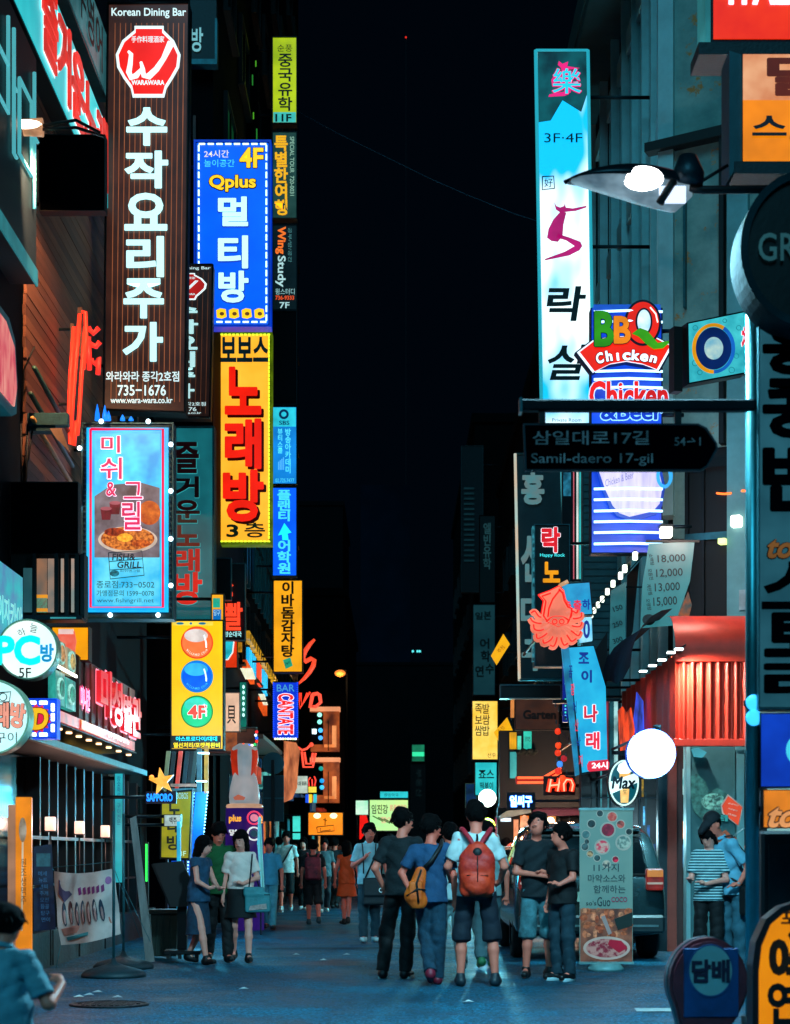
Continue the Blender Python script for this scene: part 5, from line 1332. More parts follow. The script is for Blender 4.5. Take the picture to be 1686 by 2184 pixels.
# reflector bowl below: tapers from the rim to the lamp side
rf = MB(); vs = []
for i in range(N+1):
    u = i/N; x = -138+270*u; w_ = (math.sin(math.pi*min(1, u*1.02)**.8))**.75*.16 if 0 < u < 1 else .004
    dep = 62*(max(0, math.sin(math.pi*(.5*u**1.15))))**1.3*(1 if u < .86 else max(.25, 1-(u-.86)*4.5))
    for j in range(M_+1):
        a = math.pi*j/M_
        vs.append((x*U, -math.cos(a)*w_, (6-12*u)*U-dep*U*math.sin(a)**.8))
rf.raw(vs, fs, em('#8aa8b8', .85, .7, 3.5, '#1c3c4c', None, .4, .35, .65), True).build('reflector', sl, fix=False)
MB().ball(lp(1366, 396, -.13), (44*U, .05, 26*U), glow('#ffffff', 6), 18, 12).build('bulb', sl)
MB().box(lp(1400, 416, -.17), lp(1455, 450, -.14), glow('#c8d8f0', 1.6)).build('side_glass', sl)
MB().tube([lp(1400, 452, -.16), lp(1416, 425, -.17), lp(1430, 405, -.16)], .028, BLACK, 8).build('clip', sl)
MB().lathe([(.10, 0), (.11, .08), (.06, .20)], dm('#16303a', .4, .4), lp(1468, 396, 0), 16).build('end_cap', sl)
MB().tube([lp(1470, 402), lp(1500, 405), lp(1760, 403)], .028, DMETAL, 10).build('arm', sl)
MB().tube([lp(1475, 400), lp(1553, 352)], .012, DMETAL, 8).build('brace', sl)
ld = bpy.data.lights.new('street_lamp_light', 'SPOT'); ld.energy = 2600; ld.color = (.34, .80, 1.0); ld.spot_size = math.radians(165); ld.spot_blend = .5; ld.shadow_soft_size = .3
lo = bpy.data.objects.new('street_lamp_light', ld); COL.objects.link(lo); lo.parent = sl; lo.location = (0, -.2, -.35)
lo.rotation_euler = (math.radians(8), 0, 0)

# --- right edge: pole, orange and red signs, round black sign, tall grey sign, blue and orange panels
pl = T('sign_pole', 'teal steel pole with small reflections at the right edge', 'pole', 1605, 1820.6+1.3*F/11.2, 11.2)
PX = pl.P.x
zt = (HY-560)*11.2/F+CH
MB().tube([(0, 0, 0), (0, 0, zt)], .042, dm('#48a0a8', .3, .75, .3, 3, .05, .5), 14).build('shaft', pl.o)
MB().tube([(.0, .0, .02), (0, 0, .3)], .07, METAL, 12).build('base_sleeve', pl.o)
for y in (600, 1500): MB().tube([(0, 0, CH+(HY-y)*11.2/F-.02), (0, 0, CH+(HY-y)*11.2/F+.02)], .055, METAL, 12).build('collar', pl.o)
for y in (1500, 1532): 
    MB().ball((-.0, -.05, CH+(HY-y)*11.2/F), (.05, .03, .05), glow('#38b8ff', 1.6)).build('small_glow', pl.o)  # reflections on the shaft, put in as glowing balls
t = T('tall_grey_sign', 'tall grey vertical sign with thick dark letters beside the teal pole', 'sign', 1680, 1512, 11.1)
t.box('casing', 1617, 600, 1790, 1512, METAL, 0, .25); t.box('face', 1621, 604, 1786, 1508, em('#2c6676', .8, .35, 2.2, '#1c4a58'), .012, 0)
ink2 = dm('#01040a', .95, 0, .2, 6, 0, .02)
m = MB()
for ch, y0, y1 in (('홍', 668, 800), ('콩', 812, 935), ('반', 950, 1090), ('점', 9999, 0)):
    if y1: t.glyph(m, ch, 1628, y0, 1760, y1, ink2, off=.045, d=.02)
t.glyph(m, '스', 1624, 1200, 1760, 1300, ink2, off=.03, d=.02); t.glyph(m, '토', 1632, 1310, 1760, 1400, ink2, off=.05, d=.02); t.glyph(m, '리', 1632, 1410, 1760, 1498, ink2, off=.05, d=.02)
t.glyph(m, 'to', 1636, 1152, 1690, 1192, em('#8a5a28', .7), off=.03, d=.02, shear=.3, back=ink2, bo=.06)
m.build('lettering', t.o, fix=False)
t.frame('frame', 1619, 602, 1788, 1510, 3, TMETAL, .03, .2)
for y in (700, 1100, 1450): MB().tube([(t.at(1617, y)[0], .12, t.at(1617, y)[1]), (t.at(1603, y)[0], .1, t.at(1603, y)[1])], .02, METAL).build('bracket', t.o)
t = T('blue_picture_sign', 'deep blue lit panel with a pale glow below the tall grey sign', 'sign', 1700, 1679, 11.1)
t.box('casing', 1622, 1520, 1790, 1679, METAL, 0, .2); t.box('face', 1624, 1523, 1788, 1677, em('#1048d0', 1.0, .5, 2.2, '#0c2f9a'), .012, 0); t.disc('pale_disc', 1706, 1600, 30, 34, em('#48d8f0', 1.1), .02, .013)
MB().tube([(t.at(1622, 1600)[0], .1, t.at(1622, 1600)[1]), (t.at(1604, 1600)[0], .1, t.at(1604, 1600)[1])], .02, METAL).build('bracket', t.o)
t = T('orange_panel_sign', 'orange panel with dark edged script letters below the blue panel', 'sign', 1700, 1766, 11.1)
t.box('casing', 1628, 1684, 1790, 1766, METAL, 0, .2); t.box('face', 1630, 1686, 1788, 1764, em('#f08a28', .95, .2, 3), .012, 0)
t.text('to', 1638, 1722, 1700, 1765, em('#f8a868', 1), off=.03, d=.02, shear=.35, back=dm('#14303a', .5), bo=.07)
MB().tube([(t.at(1628, 1725)[0], .1, t.at(1628, 1725)[1]), (t.at(1604, 1725)[0], .1, t.at(1604, 1725)[1])], .02, METAL).build('bracket', t.o)
t = T('dark_cabinet', 'dark vertical cabinet below the orange panel at the right edge', 'cabinet', 1690, 1820.6+1.3*F/11.8, 11.8)
t.box('body', 1625, 1772, 1790, 2140, dm('#081a20', .5, .1, .4, 3, .1), 0, .4, .02); t.box('door_panel', 1640, 1800, 1780, 1980, dm('#0c2a30', .4, .1, .6, 5, .2), .012, 0)
t = T('round_black_sign', 'round black sign with pale serif letters and a worn grey rim', 'sign', 1688, 680, 10.8)
t.disc('drum', 1720, 532, 124, 150, dm('#06090c', .35, 0, .2, 3, .05), .0, -.3, n=56); t.ring('rim', 1720, 532, 134, 16, dm('#20383e', .85, 0, .6, 3, .3, .1), .03, -.3, n=56, ry=158)
t.text('GREEN', 1616, 500, 1800, 560, em('#2c6068', .6), d=.02, off=.01); MB().tube([(t.at(1604, 600)[0], .2, t.at(1604, 600)[1]), (t.at(1640, 600)[0], .2, t.at(1640, 600)[1])], .03, METAL).build('bracket', t.o)
t = T('orange_letter_sign', 'big orange lightbox with dark letters at the upper right edge', 'sign', 1650, 348, 14.5)
t.poly('side', [(1556, 108), (1582, 116), (1585, 345), (1556, 378)], dm('#2c5c64', .5, .2, .3, 2), .0, -.35)
t.box('casing', 1583, 114, 1800, 346, METAL, 0, .35); t.box('upper_face', 1585, 117, 1798, 214, em('#f8b888', .95, .3, 3, '#d88050'), .012, 0); t.box('lower_face', 1585, 215, 1798, 344, em('#f88a08', 1.05, .2, 2), .0125, 0)
m = MB(); t.glyph(m, '밀', 1638, 124, 1760, 206, em('#7a2810', .6), off=.045, d=.02); t.glyph(m, '스', 1604, 250, 1676, 292, em('#182030', .4), off=.03, d=.02, shear=0); t.glyph(m, '토', 1684, 250, 1750, 300, em('#182030', .4), off=.03, d=.02)
m.build('lettering', t.o, fix=False); t.box('under_shelf', 1566, 346, 1800, 372, dm('#10242c', .5), .02, .3)
t = T('red_letter_lightbox', 'red lightbox with pale letters cut off at the top right corner', 'sign', 1650, 92, 15.0)
t.box('casing', 1516, -120, 1800, 92, METAL, 0, .4); t.box('face', 1522, -118, 1798, 84, em('#f83808', 1.05, .2, 2.5, '#e02008'), .012, 0); t.text('ITALIAN', 1554, -60, 1790, 12, glow('#f8e8f8', 1.2), off=.04, d=.02)
t.box('side', 1505, -120, 1516, 92, em('#38a0a8', .6, .3, 2), .0, .4); t.box('under_shelf', 1490, 92, 1800, 118, dm('#10242c', .5), .02, .4)
# post that carries the signs above the frame of the street sign
t = T('sign_mast', 'steel mast past the right frame edge carrying the orange and red lightboxes', 'pole', 1760, 1820.6+1.3*F/15.4, 15.4)
t.box('mast', 1750, -200, 1775, 1820.6+1.3*F/15.4, METAL, 0, .12)
# --- road name sign
t = T('road_name_sign', 'dark arrow shaped road name sign in Korean and English hanging from a bar', 'road sign', 1325, 1002, 11.15)
out = [(1116, 903), (1490, 903), (1508, 912), (1530, 945), (1532, 958), (1510, 996), (1496, 1004), (1120, 1004)]
inn = [(1120, 907), (1488, 907), (1504, 915), (1526, 946), (1527, 957), (1507, 992), (1494, 1000), (1124, 1000)]
t.poly('plate_edge', out, dm('#14303a', .7, .1), 0, -.04); t.poly('plate', inn, dm('#000308', 1, 0, .3, 3, 0, 0), .004, 0)
LT = em('#2a5464', .55, .4, 8)
t.text('삼일대로17길', 1136, 920, 1384, 950, LT, off=.01, d=.008); t.text('Samil-daero 17-gil', 1133, 968, 1392, 995, LT, off=.005, d=.008); t.text('54→1', 1438, 934, 1494, 952, LT, d=.008, off=.01)
t.box('bar', 1110, 852, 1612, 876, dm('#0a2026', .8, .1, .3, 3, .05, .1), .02, .06, .01); t.box('bar_cap', 1108, 850, 1114, 880, TMETAL, .03, .07)
for x in (1150, 1440): t.box('hanger', x, 876, x+14, 905, DMETAL, .0, .03)

# --- unlit silver lettered sign, black karaoke sign
t = T('silver_letter_sign', 'tall unlit dark sign with silver letters and a lit left edge', 'sign', 1160, 1452, 38.0)
t.poly('casing', [(1100, 968), (1215, 968), (1222, 1450), (1108, 1450)], dm('#123038', .6, .1, .35, 2, .2), 0, -.3)
t.line('edge', [(1099, 968), (1108, 1452)], .03, em('#90d8d8', .9, .5, 1.3, '#e8b890', (1, 1, .7)), .03); t.line('edge', [(1100, 968), (1215, 968)], .02, TMETAL, .02); t.line('edge', [(1196, 985), (1200, 1120)], .015, glow('#48a8b0', .7), .03); t.line('edge', [(1106, 1450), (1215, 1450)], .03, TMETAL, .03)
SV = em('#5aa0a8', .62, .4, 5, '#7a9090')
m = MB()
t.glyph(m, '홍', 1113, 1010, 1160, 1076, SV, off=.045, d=.03, thick=.03); t.glyph(m, '신', 1112, 1140, 1158, 1240, SV, off=.04, d=.03); t.glyph(m, '대', 1112, 1270, 1156, 1340, SV, off=.04, d=.03); t.glyph(m, '구', 1114, 1365, 1170, 1430, SV, off=.04, d=.03)
m.build('lettering', t.o, fix=False); t.arms(4.0, (1000, 1400), 1212, .15)
t = T('picture_strip_sign', 'narrow bright cyan strip sign with vertical stripes right of the silver lettered sign', 'sign', 1215, 1240, 35.0)
t.box('casing', 1200, 980, 1262, 1240, METAL, 0, .2); t.box('face', 1202, 1008, 1218, 1058, em('#2880a0', .8, .5, 6), .02); 
for x, w, c in ((1238, 4, '#e8f8f0'), (1244, 6, '#38c8c8'), (1252, 8, '#28909a'), (1231, 2, '#d86878')): t.box('stripe', x-20+12, 982, x+w-20+12, 1235, em(c, .95, .3, 2, None, (1, 1, .5)), .03, .001)
t.text('서울어학원', 1206, 984, 1246, 990, glow('#f8c860', 1), d=.04); t.arms(4.3, (1020, 1200), 1262, .1)
t = T('siding_wall', 'grey teal clapboard wall behind the beer mug sign', 'wall', 1270, 1820.6+1.3*F/34.5, 34.5)
t.box('wall', 1243, 985, 1330, 1820.6+1.3*F/34.5, dm('#2f5f66', .7, 0, .25, 3, .2), 0, .3)
for i in range(26): t.box('plank', 1246, 1006+i*15, 1328, 1018+i*15, dm('#3a6f76', .7, 0, .25, 3, .2), .02, 0)
t = lightbox('karaoke_rock_sign', 'black vertical sign with a red white outlined syllable over Happy Rock', 1142, 1120, 1214, 1420, 31.5, dm('#04080e', .4), depth=.3, fw=2, frame=dm('#2c6470', .4, .3, .5, 9), wall=4.3)
m = MB(); t.glyph(m, '락', 1156, 1126, 1194, 1178, em('#e81828', 1), off=.045, d=.03, back=glow('#f0f8ff', 1.1), bo=.06); m.build('emblem_letter', t.o, fix=False)
t.text('Happy Rock', 1152, 1181, 1205, 1190, glow('#48e8e8', 1), off=.01, d=.03); t.text('노', 1159, 1200, 1194, 1242, em('#f8a008', 1.1), off=.045, d=.03, name='lettering')
t.box('lit_edge', 1136, 1122, 1141, 1410, em('#3890a0', .7, .6, 12), .03, .2)
# --- squid sign
t = T('squid_sign', 'glowing coral squid shaped sign with curled arms', 'sign', 1186, 1385, 25.0)
SQ = em('#ff8468', .95, .2, 3); SQE = glow('#ff0c00', 1.0)
body = [(1172, 1262), (1150, 1270), (1160, 1282), (1157, 1300), (1154, 1318), (1166, 1335), (1190, 1346), (1212, 1338), (1222, 1318), (1224, 1300), (1215, 1296), (1206, 1280), (1202, 1262), (1192, 1252)]
m = MB()
def grow(pts, k): 
    cx = sum(p[0] for p in pts)/len(pts); cy_ = sum(p[1] for p in pts)/len(pts)
    return [(cx+(x-cx)*k, cy_+(y-cy_)*k) for x, y in pts]
t.poly('', grow(body, 1.06), SQE, .05, -.05, mb=m)
arms_ = ([(1170, 1320), (1150, 1318), (1140, 1306), (1132, 1310)], [(1170, 1328), (1150, 1332), (1136, 1328), (1130, 1320)], [(1175, 1334), (1155, 1346), (1140, 1345), (1137, 1334)], [(1180, 1338), (1162, 1356), (1146, 1364), (1143, 1354)],
         [(1184, 1340), (1176, 1364), (1160, 1374), (1157, 1366)], [(1188, 1342), (1186, 1366), (1180, 1380), (1172, 1378)], [(1192, 1342), (1196, 1366), (1202, 1378), (1210, 1374)], [(1196, 1340), (1210, 1360), (1218, 1370), (1228, 1364)],
         [(1200, 1336), (1220, 1350), (1232, 1358), (1238, 1348)], [(1204, 1330), (1222, 1338), (1236, 1338), (1240, 1328)], [(1208, 1320), (1224, 1322), (1238, 1318), (1239, 1308)], [(1206, 1312), (1220, 1306), (1228, 1310), (1232, 1302)])
def smooth_(p):
    out = []
    for i in range(len(p)-1):
        a = p[max(i-1, 0)]; b = p[i]; c = p[i+1]; d = p[min(i+2, len(p)-1)]
        for k in range(5):
            u = k/5
            out.append(tuple(.5*((2*b[j])+(-a[j]+c[j])*u+(2*a[j]-5*b[j]+4*c[j]-d[j])*u*u+(-a[j]+3*b[j]-3*c[j]+d[j])*u**3) for j in (0, 1)))
    return out+[p[-1]]
m.build('edge_glow', t.o)
t.poly('mantle', body, SQ, .075, -.04)
for p in arms_:
    t.line('tentacle', smooth_(p), [.062-.0015*i for i in range(16)], SQ, .04, n=8)
m = MB()
for p in arms_: t.line('', smooth_(p)[4:], .012, SQE, .125, mb=m, n=4)
t.line('', grow(body, .86), .014, SQE, .09, mb=m, n=4)
t.line('', [(1192, 1262), (1178, 1280), (1170, 1300), (1168, 1318)], .014, SQE, .09, mb=m, n=4); t.line('', smooth_([(1164, 1328), (1178, 1318), (1200, 1318), (1214, 1326)]), .014, SQE, .09, mb=m, n=4)
m.build('outline_tube', t.o)
for x in (1182, 1197): t.ring('eye', x, 1328, 5, 2, SQE, .12, .06, n=14)
t.disc('face', 1189, 1330, 20, 14, SQ, .10, 0)
t.line('ribbon', [(1188, 1262), (1196, 1248), (1212, 1240)], .03, em('#d8a878', .9), .0); MB().tube([(0, 0, .5), (0, 6.2, .6)], .025, METAL).build('bracket', t.o)
# --- cyan stack sign: square head and leaning tall sign
t = T('leaning_cyan_sign', 'tall leaning cyan sign with red and blue letters ending in a red 24 hour pill', 'sign', 1240, 1652, 25.7)
t.poly('side', [(1198, 1378), (1214, 1380), (1236, 1652), (1228, 1655)], em('#1890c0', .9, .4, 3), .02, -.1)
t.poly('casing', [(1212, 1380), (1268, 1375), (1298, 1640), (1240, 1652)], METAL, -.01, -.3)
t.poly('face', [(1214, 1382), (1266, 1378), (1292, 1465), (1296, 1638), (1242, 1648)], em('#28c0e8', 1.05, .3, 2.5, '#1098d0'), .02, 0)
t.poly('head_casing', [(1196, 1244), (1260, 1240), (1266, 1312), (1200, 1316)], METAL, .0, -.25); t.poly('head_face', [(1199, 1247), (1257, 1243), (1263, 1309), (1203, 1313)], em('#28a8d8', 1.0, .3, 4, '#1880b8'), .02, .001)
t.poly('middle_panel', [(1236, 1318), (1262, 1316), (1264, 1366), (1238, 1370)], em('#b8f0f8', 1.1, .3, 5, '#38b8e8'), .02, -.1)
m = MB(); rb = em('#e82040', 1.1); bb_ = em('#0838a8', .8); ww = glow('#e8f8ff', 1)
for i, x in enumerate((1204, 1226, 1245)): t.glyph(m, '출출하'[i] if i < 3 else '', x-3, 1282-i*1.5, x+14, 1304-i*1.5, rb if i < 2 else bb_, off=.03, d=.03)
t.glyph(m, '0', 1244, 1324, 1258, 1362, bb_, off=.03, d=.03); t.glyph(m, '조', 1234, 1392, 1256, 1416, bb_, off=.03, d=.03); t.glyph(m, '이', 1240, 1430, 1262, 1456, bb_, off=.04, d=.03)
for i in range(2): t.glyph(m, '나래'[i], 1246+i*4, 1504+i*58, 1274+i*4, 1540+i*58, rb, off=.04, d=.03, back=ww, bo=.08)
m.build('lettering', t.o, fix=False)
m = MB()
for i in range(6): t.glyph(m, '꼼장어산낙지'[i], 1213+i*4.2, 1420+i*38, 1221+i*4.2, 1446+i*38, rb if i % 2 else bb_, off=.02, d=.04)
m.build('side_lettering', t.o, fix=False)
t.poly('pill', [(1252, 1632), (1256, 1624), (1296, 1620), (1300, 1628), (1298, 1642), (1258, 1646), (1253, 1642)], rb, .035, .0); t.text('24시', 1262, 1625, 1296, 1640, glow('#fff0f0', 1.1), off=.03, d=.04)
MB().tube([(.1, .2, .6), (.1, 5.2, .6)], .025, METAL).build('bracket', t.o)
t = T('blue_edge_tube', 'vertical blue light tube behind the squid sign', 'lamp', 1207, 1660, 30); t.box('tube', 1205, 1385, 1208, 1460, glow('#50c8ff', 2.2), .04, .0); t.box('tube_holder', 1201, 1380, 1212, 1540, em('#0828a0', .7, .4, 3), -.001, .1); t.arms(4.3, (1450,), 1212, .05)
for i in range(7): t.box('diode', 1205, 1490+i*7, 1208, 1493+i*7, glow(('#40e0a0', '#58a8ff')[i % 2], 1.3), .02)
# --- dim signs down the right side
t = lightbox('faint_grid_sign', 'very dim tall sign like a ladder down the right side', 985, 952, 1030, 1262, 70, dm('#0a2028', .7), depth=.4, fw=1.2, frame=dm('#16383e', .5), wall=4.0)
for i in range(15): t.box('slat', 990, 1040+i*11, 1012, 1044+i*11, em('#16404a', .28), .05)
t = lightbox('faint_school_sign', 'dim dark sign with turned grey letters right of the ladder like sign', 1024, 1100, 1056, 1285, 66, dm('#03080c', .6), depth=.3, fw=1, frame=DARKER, wall=4.0)
t.column('엘빈유학', 1030, 1115, 1049, 1215, em('#2c5a60', .4), off=.03, d=.02)
t = lightbox('language_training_sign', 'dim grey green vertical sign with dark letters over the yellow pork sign', 1010, 1290, 1056, 1482, 62, em('#1f5058', .5, .4, .8, '#123a44'), depth=.3, fw=1, wall=4.0)
m = MB(); 
for ch, x0, y0, x1, y1 in (('어', 1024, 1362, 1044, 1384), ('학', 1026, 1388, 1046, 1412), ('연', 1014, 1420, 1032, 1444), ('수', 1036, 1416, 1054, 1438), ('일', 1014, 1306, 1030, 1322), ('본', 1032, 1304, 1048, 1322)): t.glyph(m, ch, x0, y0, x1, y1, BLACK, off=.03, d=.03)
m.build('lettering', t.o, fix=False)
t = lightbox('pork_wrap_sign', 'bright yellow vertical sign with small dark letters down the right side', 1008, 1495, 1062, 1620, 55, em('#f8b818', 1.15, .3, 1.6, '#ffe070'), depth=.3, fw=1.2, wall=4.0)
t.column('족보쌈', 1012, 1500, 1030, 1570, BLACK, off=.01, d=.03); t.column('발쌈밥', 1028, 1500, 1046, 1570, BLACK, off=.01, d=.03, name='lettering'); t.text('선우', 1040, 1606, 1058, 1616, BLACK, d=.03)
for i, (pts, lab) in enumerate((([(1048, 1398), (1074, 1352), (1088, 1374), (1060, 1418)], 'upper tilted yellow square sign above the long black panel'), ([(1054, 1562), (1082, 1530), (1094, 1558), (1064, 1580)], 'lower tilted yellow square sign beside the bright yellow sign'))):
    t = T('tilted_yellow_sign', lab, 'sign', 1070, 1420 if i == 0 else 1582, 52+i, 0, 'tilted yellow signs')
    t.poly('casing', [(x+5, y-3) for x, y in pts], METAL, -.01, -.2); t.poly('face', pts, em('#f8b810', 1.1, .2, 3, '#e8a010'), .02, -.1); t.arms(4.0, (1390 if i == 0 else 1555,), 1084, .05)
    t.text('주점', 1060, (1376, 1548)[i], 1078, (1392, 1562)[i], em('#a86808', .7), d=.03, rot=50)
t = lightbox('snack_bar_sign', 'cyan sign with hand brushed dark letters below the bright yellow sign', 1014, 1626, 1060, 1696, 53, em('#38d8d8', 1.05, .25, 1.6, '#20b0b8'), depth=.3, fw=1.2, wall=4.0)
t.text('죠스', 1021, 1642, 1054, 1660, dm('#08303a', .5), d=.03, off=.02); t.text('떡볶이', 1024, 1668, 1052, 1684, dm('#08303a', .5), d=.03, off=.02)
t = lightbox('blue_photo_sign', 'dark framed sign with a blue photo behind the cyan snack sign', 994, 1672, 1016, 1722, 56, em('#0c3c78', .8, .6, 3, '#08141c'), depth=.2, fw=1.2, frame=dm('#b8b890', .5), wall=4.0)
for cx, cy, r, c, lab, hh in ((1040, 1702, 19, '#fff8f0', 'round white glowing street globe behind the backpack man', 3), (1040, 1762, 17, '#ffb018', 'round yellow glowing globe behind the backpack man', 1.1)):
    t = T('street_globe', lab, 'lamp', cx, cy, 40); q = t.at(cx, cy); MB().ball((0, 0, 0), r*40/F, glow(c, hh), 20, 14).build('globe', t.o)
    lamp(t.o, (0, -.35, -.1), 1000 if hh > 2 else 90, (.15, .8, 1) if hh > 2 else (1, .7, .3), .15); MB().tube([(.08, 0, 0), (.4, .3, 0)], .02, METAL).build('bracket', t.o); MB().tube([(.4, .3, .1), (.4, .3, -t.P.z)], .03, METAL).build('post', t.o)
t = lightbox('long_black_panel', 'long black unlit panel with a pale frame above the brown sign', 1069, 1462, 1196, 1488, 33, BLACK, depth=.25, fw=2, frame=dm('#4a7880', .4, .3), wall=4.3)
t = lightbox('brown_garden_sign', 'dim brown sign with dark blurred letters behind the long black panel', 1100, 1492, 1192, 1556, 34.5, em('#5a3424', .6, .35, 3, '#3c241c'), depth=.25, fw=1, frame=DMETAL, wall=4.3)
t.text('Garten', 1116, 1515, 1186, 1534, dm('#1c100c', .5), off=.04, d=.03); t.box('warm_edge', 1090, 1492, 1097, 1530, em('#e89048', 1), .02, .1)
t = T('upper_shop_windows', 'shop with small cyan lit windows and dark flower boxes over the red neon arrow', 'shopfront', 1130, 1700, 36)
t.box('wall', 1066, 1558, 1240, 1722, dm('#04090e', .8), 0, .4)
for x0, x1, y0, y1, c in ((1104, 1112, 1570, 1600, '#68e8c8'), (1117, 1134, 1560, 1605, '#30c8b0'), (1087, 1102, 1562, 1598, '#e8a818'), (1088, 1102, 1604, 1660, '#38a8a8'), (1092, 1101, 1494, 1526, '#e88848')):
    t.box('window', x0-1.5, y0-1.5, x1+1.5, y1+1.5, METAL, .02, 0); t.box('window_light', x0, y0, x1, y1, em(c, .95, .3, 3), .03, .021)
t.text('問', 1121, 1572, 1131, 1582, dm('#0c5048', .5), d=.05)
for i in range(9): 
    q = t.at(1106+i*4.4, 1604+3*math.sin(i*2)); MB().ball((q[0], -.1, q[1]), (.06, .06, .05), dm('#061410', .9), 7, 5).build('planter_shrub', t.o)
t.arms(4.3, (1600,), 1238, .2)
rn = random.Random(33)
t = Side('right_shop_row', 'row of small lit shop windows at street level on the right behind the crowd', 'shopfront', 1040, 0.0, 3.95)
t.box('wall', 1000, -3.3, 1210, 0, DARKER, .0, .05)
for i in range(12):
    x = 1006+i*13.5; w_ = rn.uniform(3, 7)+i*.25; z0 = rn.uniform(.6, 1.5); z1 = rn.uniform(2.0, 2.8); c_ = rn.choice(('#e87838', '#30b8c0', '#c84028', '#1880b0', '#f0a860', '#d83870'))
    t.box('window_frame', x-1, -z1-.06, x+w_+1, -z0+.06, METAL, .05, 0); t.box('window_light', x, -z1, x+w_, -z0, em(c_, rn.uniform(.45, .95), .7, 4), .06, .051)
# hanging red lanterns column right of it
t = T('lantern_string', 'vertical string of small red lanterns and charms beside the leaning cyan sign', 'lantern', 1195, 1700, 29)
for x, y, r, c in ((1190, 1560, 5, '#f03818'), (1191, 1590, 7, '#f84818'), (1190, 1606, 5, '#e83818'), (1203, 1618, 5, '#a82028'), (1194, 1630, 5, '#4090f0'), (1190, 1645, 5, '#e83020'), (1200, 1660, 5, '#ff5020')):
    q = t.at(x, y); MB().lathe([(.02, -.05), (.045, -.03), (.05, 0), (.045, .03), (.02, .05)], glow(c, 1), (q[0], -.03, q[1]), 10).build('lantern', t.o)
t.line('string', [(1192, 1540), (1193, 1600), (1195, 1668)], .006, BLACK, .03)
for i in range(16):
    x = 1183+(i*37 % 26); y = 1500+(i*53 % 150); t.box('charm', x, y, x+3, y+9, dm(('#1c3a40', '#4a2028', '#2c5a60')[i % 3], .5), .06, -.04)
t.box('rack', 1180, 1492, 1214, 1500, DMETAL, 0, .1); t.arms(4.3, (1496,), 1212, .05)
t = T('arrow_neon', 'bent red neon arrow strip with a bright core', 'sign', 1150, 1672, 31)
t.poly('tray', [(1100, 1656), (1157, 1656), (1196, 1634), (1200, 1646), (1160, 1672), (1102, 1672)], em('#c01808', .9), -.01, -.08)
for o_ in (0, 10): t.line('neon_tube', [(1104, 1659+o_), (1158, 1659+o_), (1197, 1637+o_)], .022, glow('#ff6838', 1.5), .03)
t.arms(4.3, (1650,), 1196, .05)
t = T('hof_neon', 'red neon letters H and O over the dark red awning', 'sign', 1195, 1692, 30.5)
m = MB()
for pts in ([(1175, 1662), (1170, 1689)], [(1194, 1660), (1189, 1688)], [(1172, 1676), (1190, 1674)]): t.line('', pts, .045, glow('#ff3a18', 1.1), .03, mb=m, n=8)
t.line('', [(1203, 1688), (1202, 1672), (1208, 1663), (1218, 1664), (1222, 1674), (1219, 1688)], .045, glow('#ff3a18', 1.1), .03, mb=m, n=8)
for pts in ([(1175, 1662), (1170, 1689)], [(1194, 1660), (1189, 1688)], [(1172, 1676), (1190, 1674)], [(1203, 1688), (1202, 1672), (1208, 1663), (1218, 1664), (1222, 1674), (1219, 1688)]): t.line('', pts, .014, glow('#ffb890', 1.3), .08, mb=m, n=5)
m.build('neon_tube', t.o); t.box('back_board', 1160, 1655, 1228, 1696, BLACK, -.02, .08); t.arms(4.3, (1675,), 1226, .05)
t = T('cyan_letter_neon', 'white hot cyan neon letters above the lit shop counter', 'sign', 1112, 1722, 33); t.box('back_board', 1082, 1690, 1142, 1726, BLACK, -.02, .08); t.text('얼씨구', 1088, 1697, 1135, 1721, glow('#c8fcff', 2.2), off=.04, d=.03, back=glow('#0a68ff', 1.3), bo=.07); t.arms(4.3, (1708,), 1140, .05)
# lit shop counter behind the street group
t = T('lit_food_shop', 'warm lit food shop counter with awning behind the car', 'shopfront', 1150, 1990, 37)
t.box('back', 1062, 1722, 1240, 1990, dm('#0a1216', .8), 0, .4); t.poly('awning', [(1140, 1716), (1224, 1706), (1236, 1740), (1130, 1742)], dm('#5a2044', .7, 0, .3, 4), .5, .1); t.poly('canopy', [(1062, 1742), (1080, 1730), (1128, 1726), (1130, 1734), (1064, 1748)], dm('#8aa0a0', .6), .5, .0)
for x0, y0, x1, y1, c, s in ((1068, 1745, 1090, 1752, '#d8f0ff', 2), (1096, 1748, 1106, 1790, '#f89868', 1.1), (1110, 1740, 1128, 1790, '#f87818', 1.1), (1160, 1738, 1186, 1768, '#f8a048', 1.0), (1088, 1800, 1130, 1812, '#20a8d8', 1.2), (1120, 1790, 1150, 1798, '#e83878', 1), (1184, 1790, 1222, 1812, '#1c4a54', .6), (1150, 1790, 1180, 1820, '#2090c8', .9)):
    t.box('lit_counter_item', x0, y0, x1, y1, em(c, s, .4, 4), .04, .001)
for x in (1133, 1158, 1190, 1214): t.box('post', x, 1725, x+3, 1990, METAL, .1, .05)
lamp(t.o, (.3, -2.2, 2.6), 190, (1, .6, .4), .2); q = t.at(1173, 1752); MB().ball((q[0], -.15, q[1]), .09, glow('#fff0c0', 3)).build('bulb', t.o)
t.disc('round_poster', 1119, 1762, 10, 24, em('#f8a878', 1, .3, 6), .06, .042)
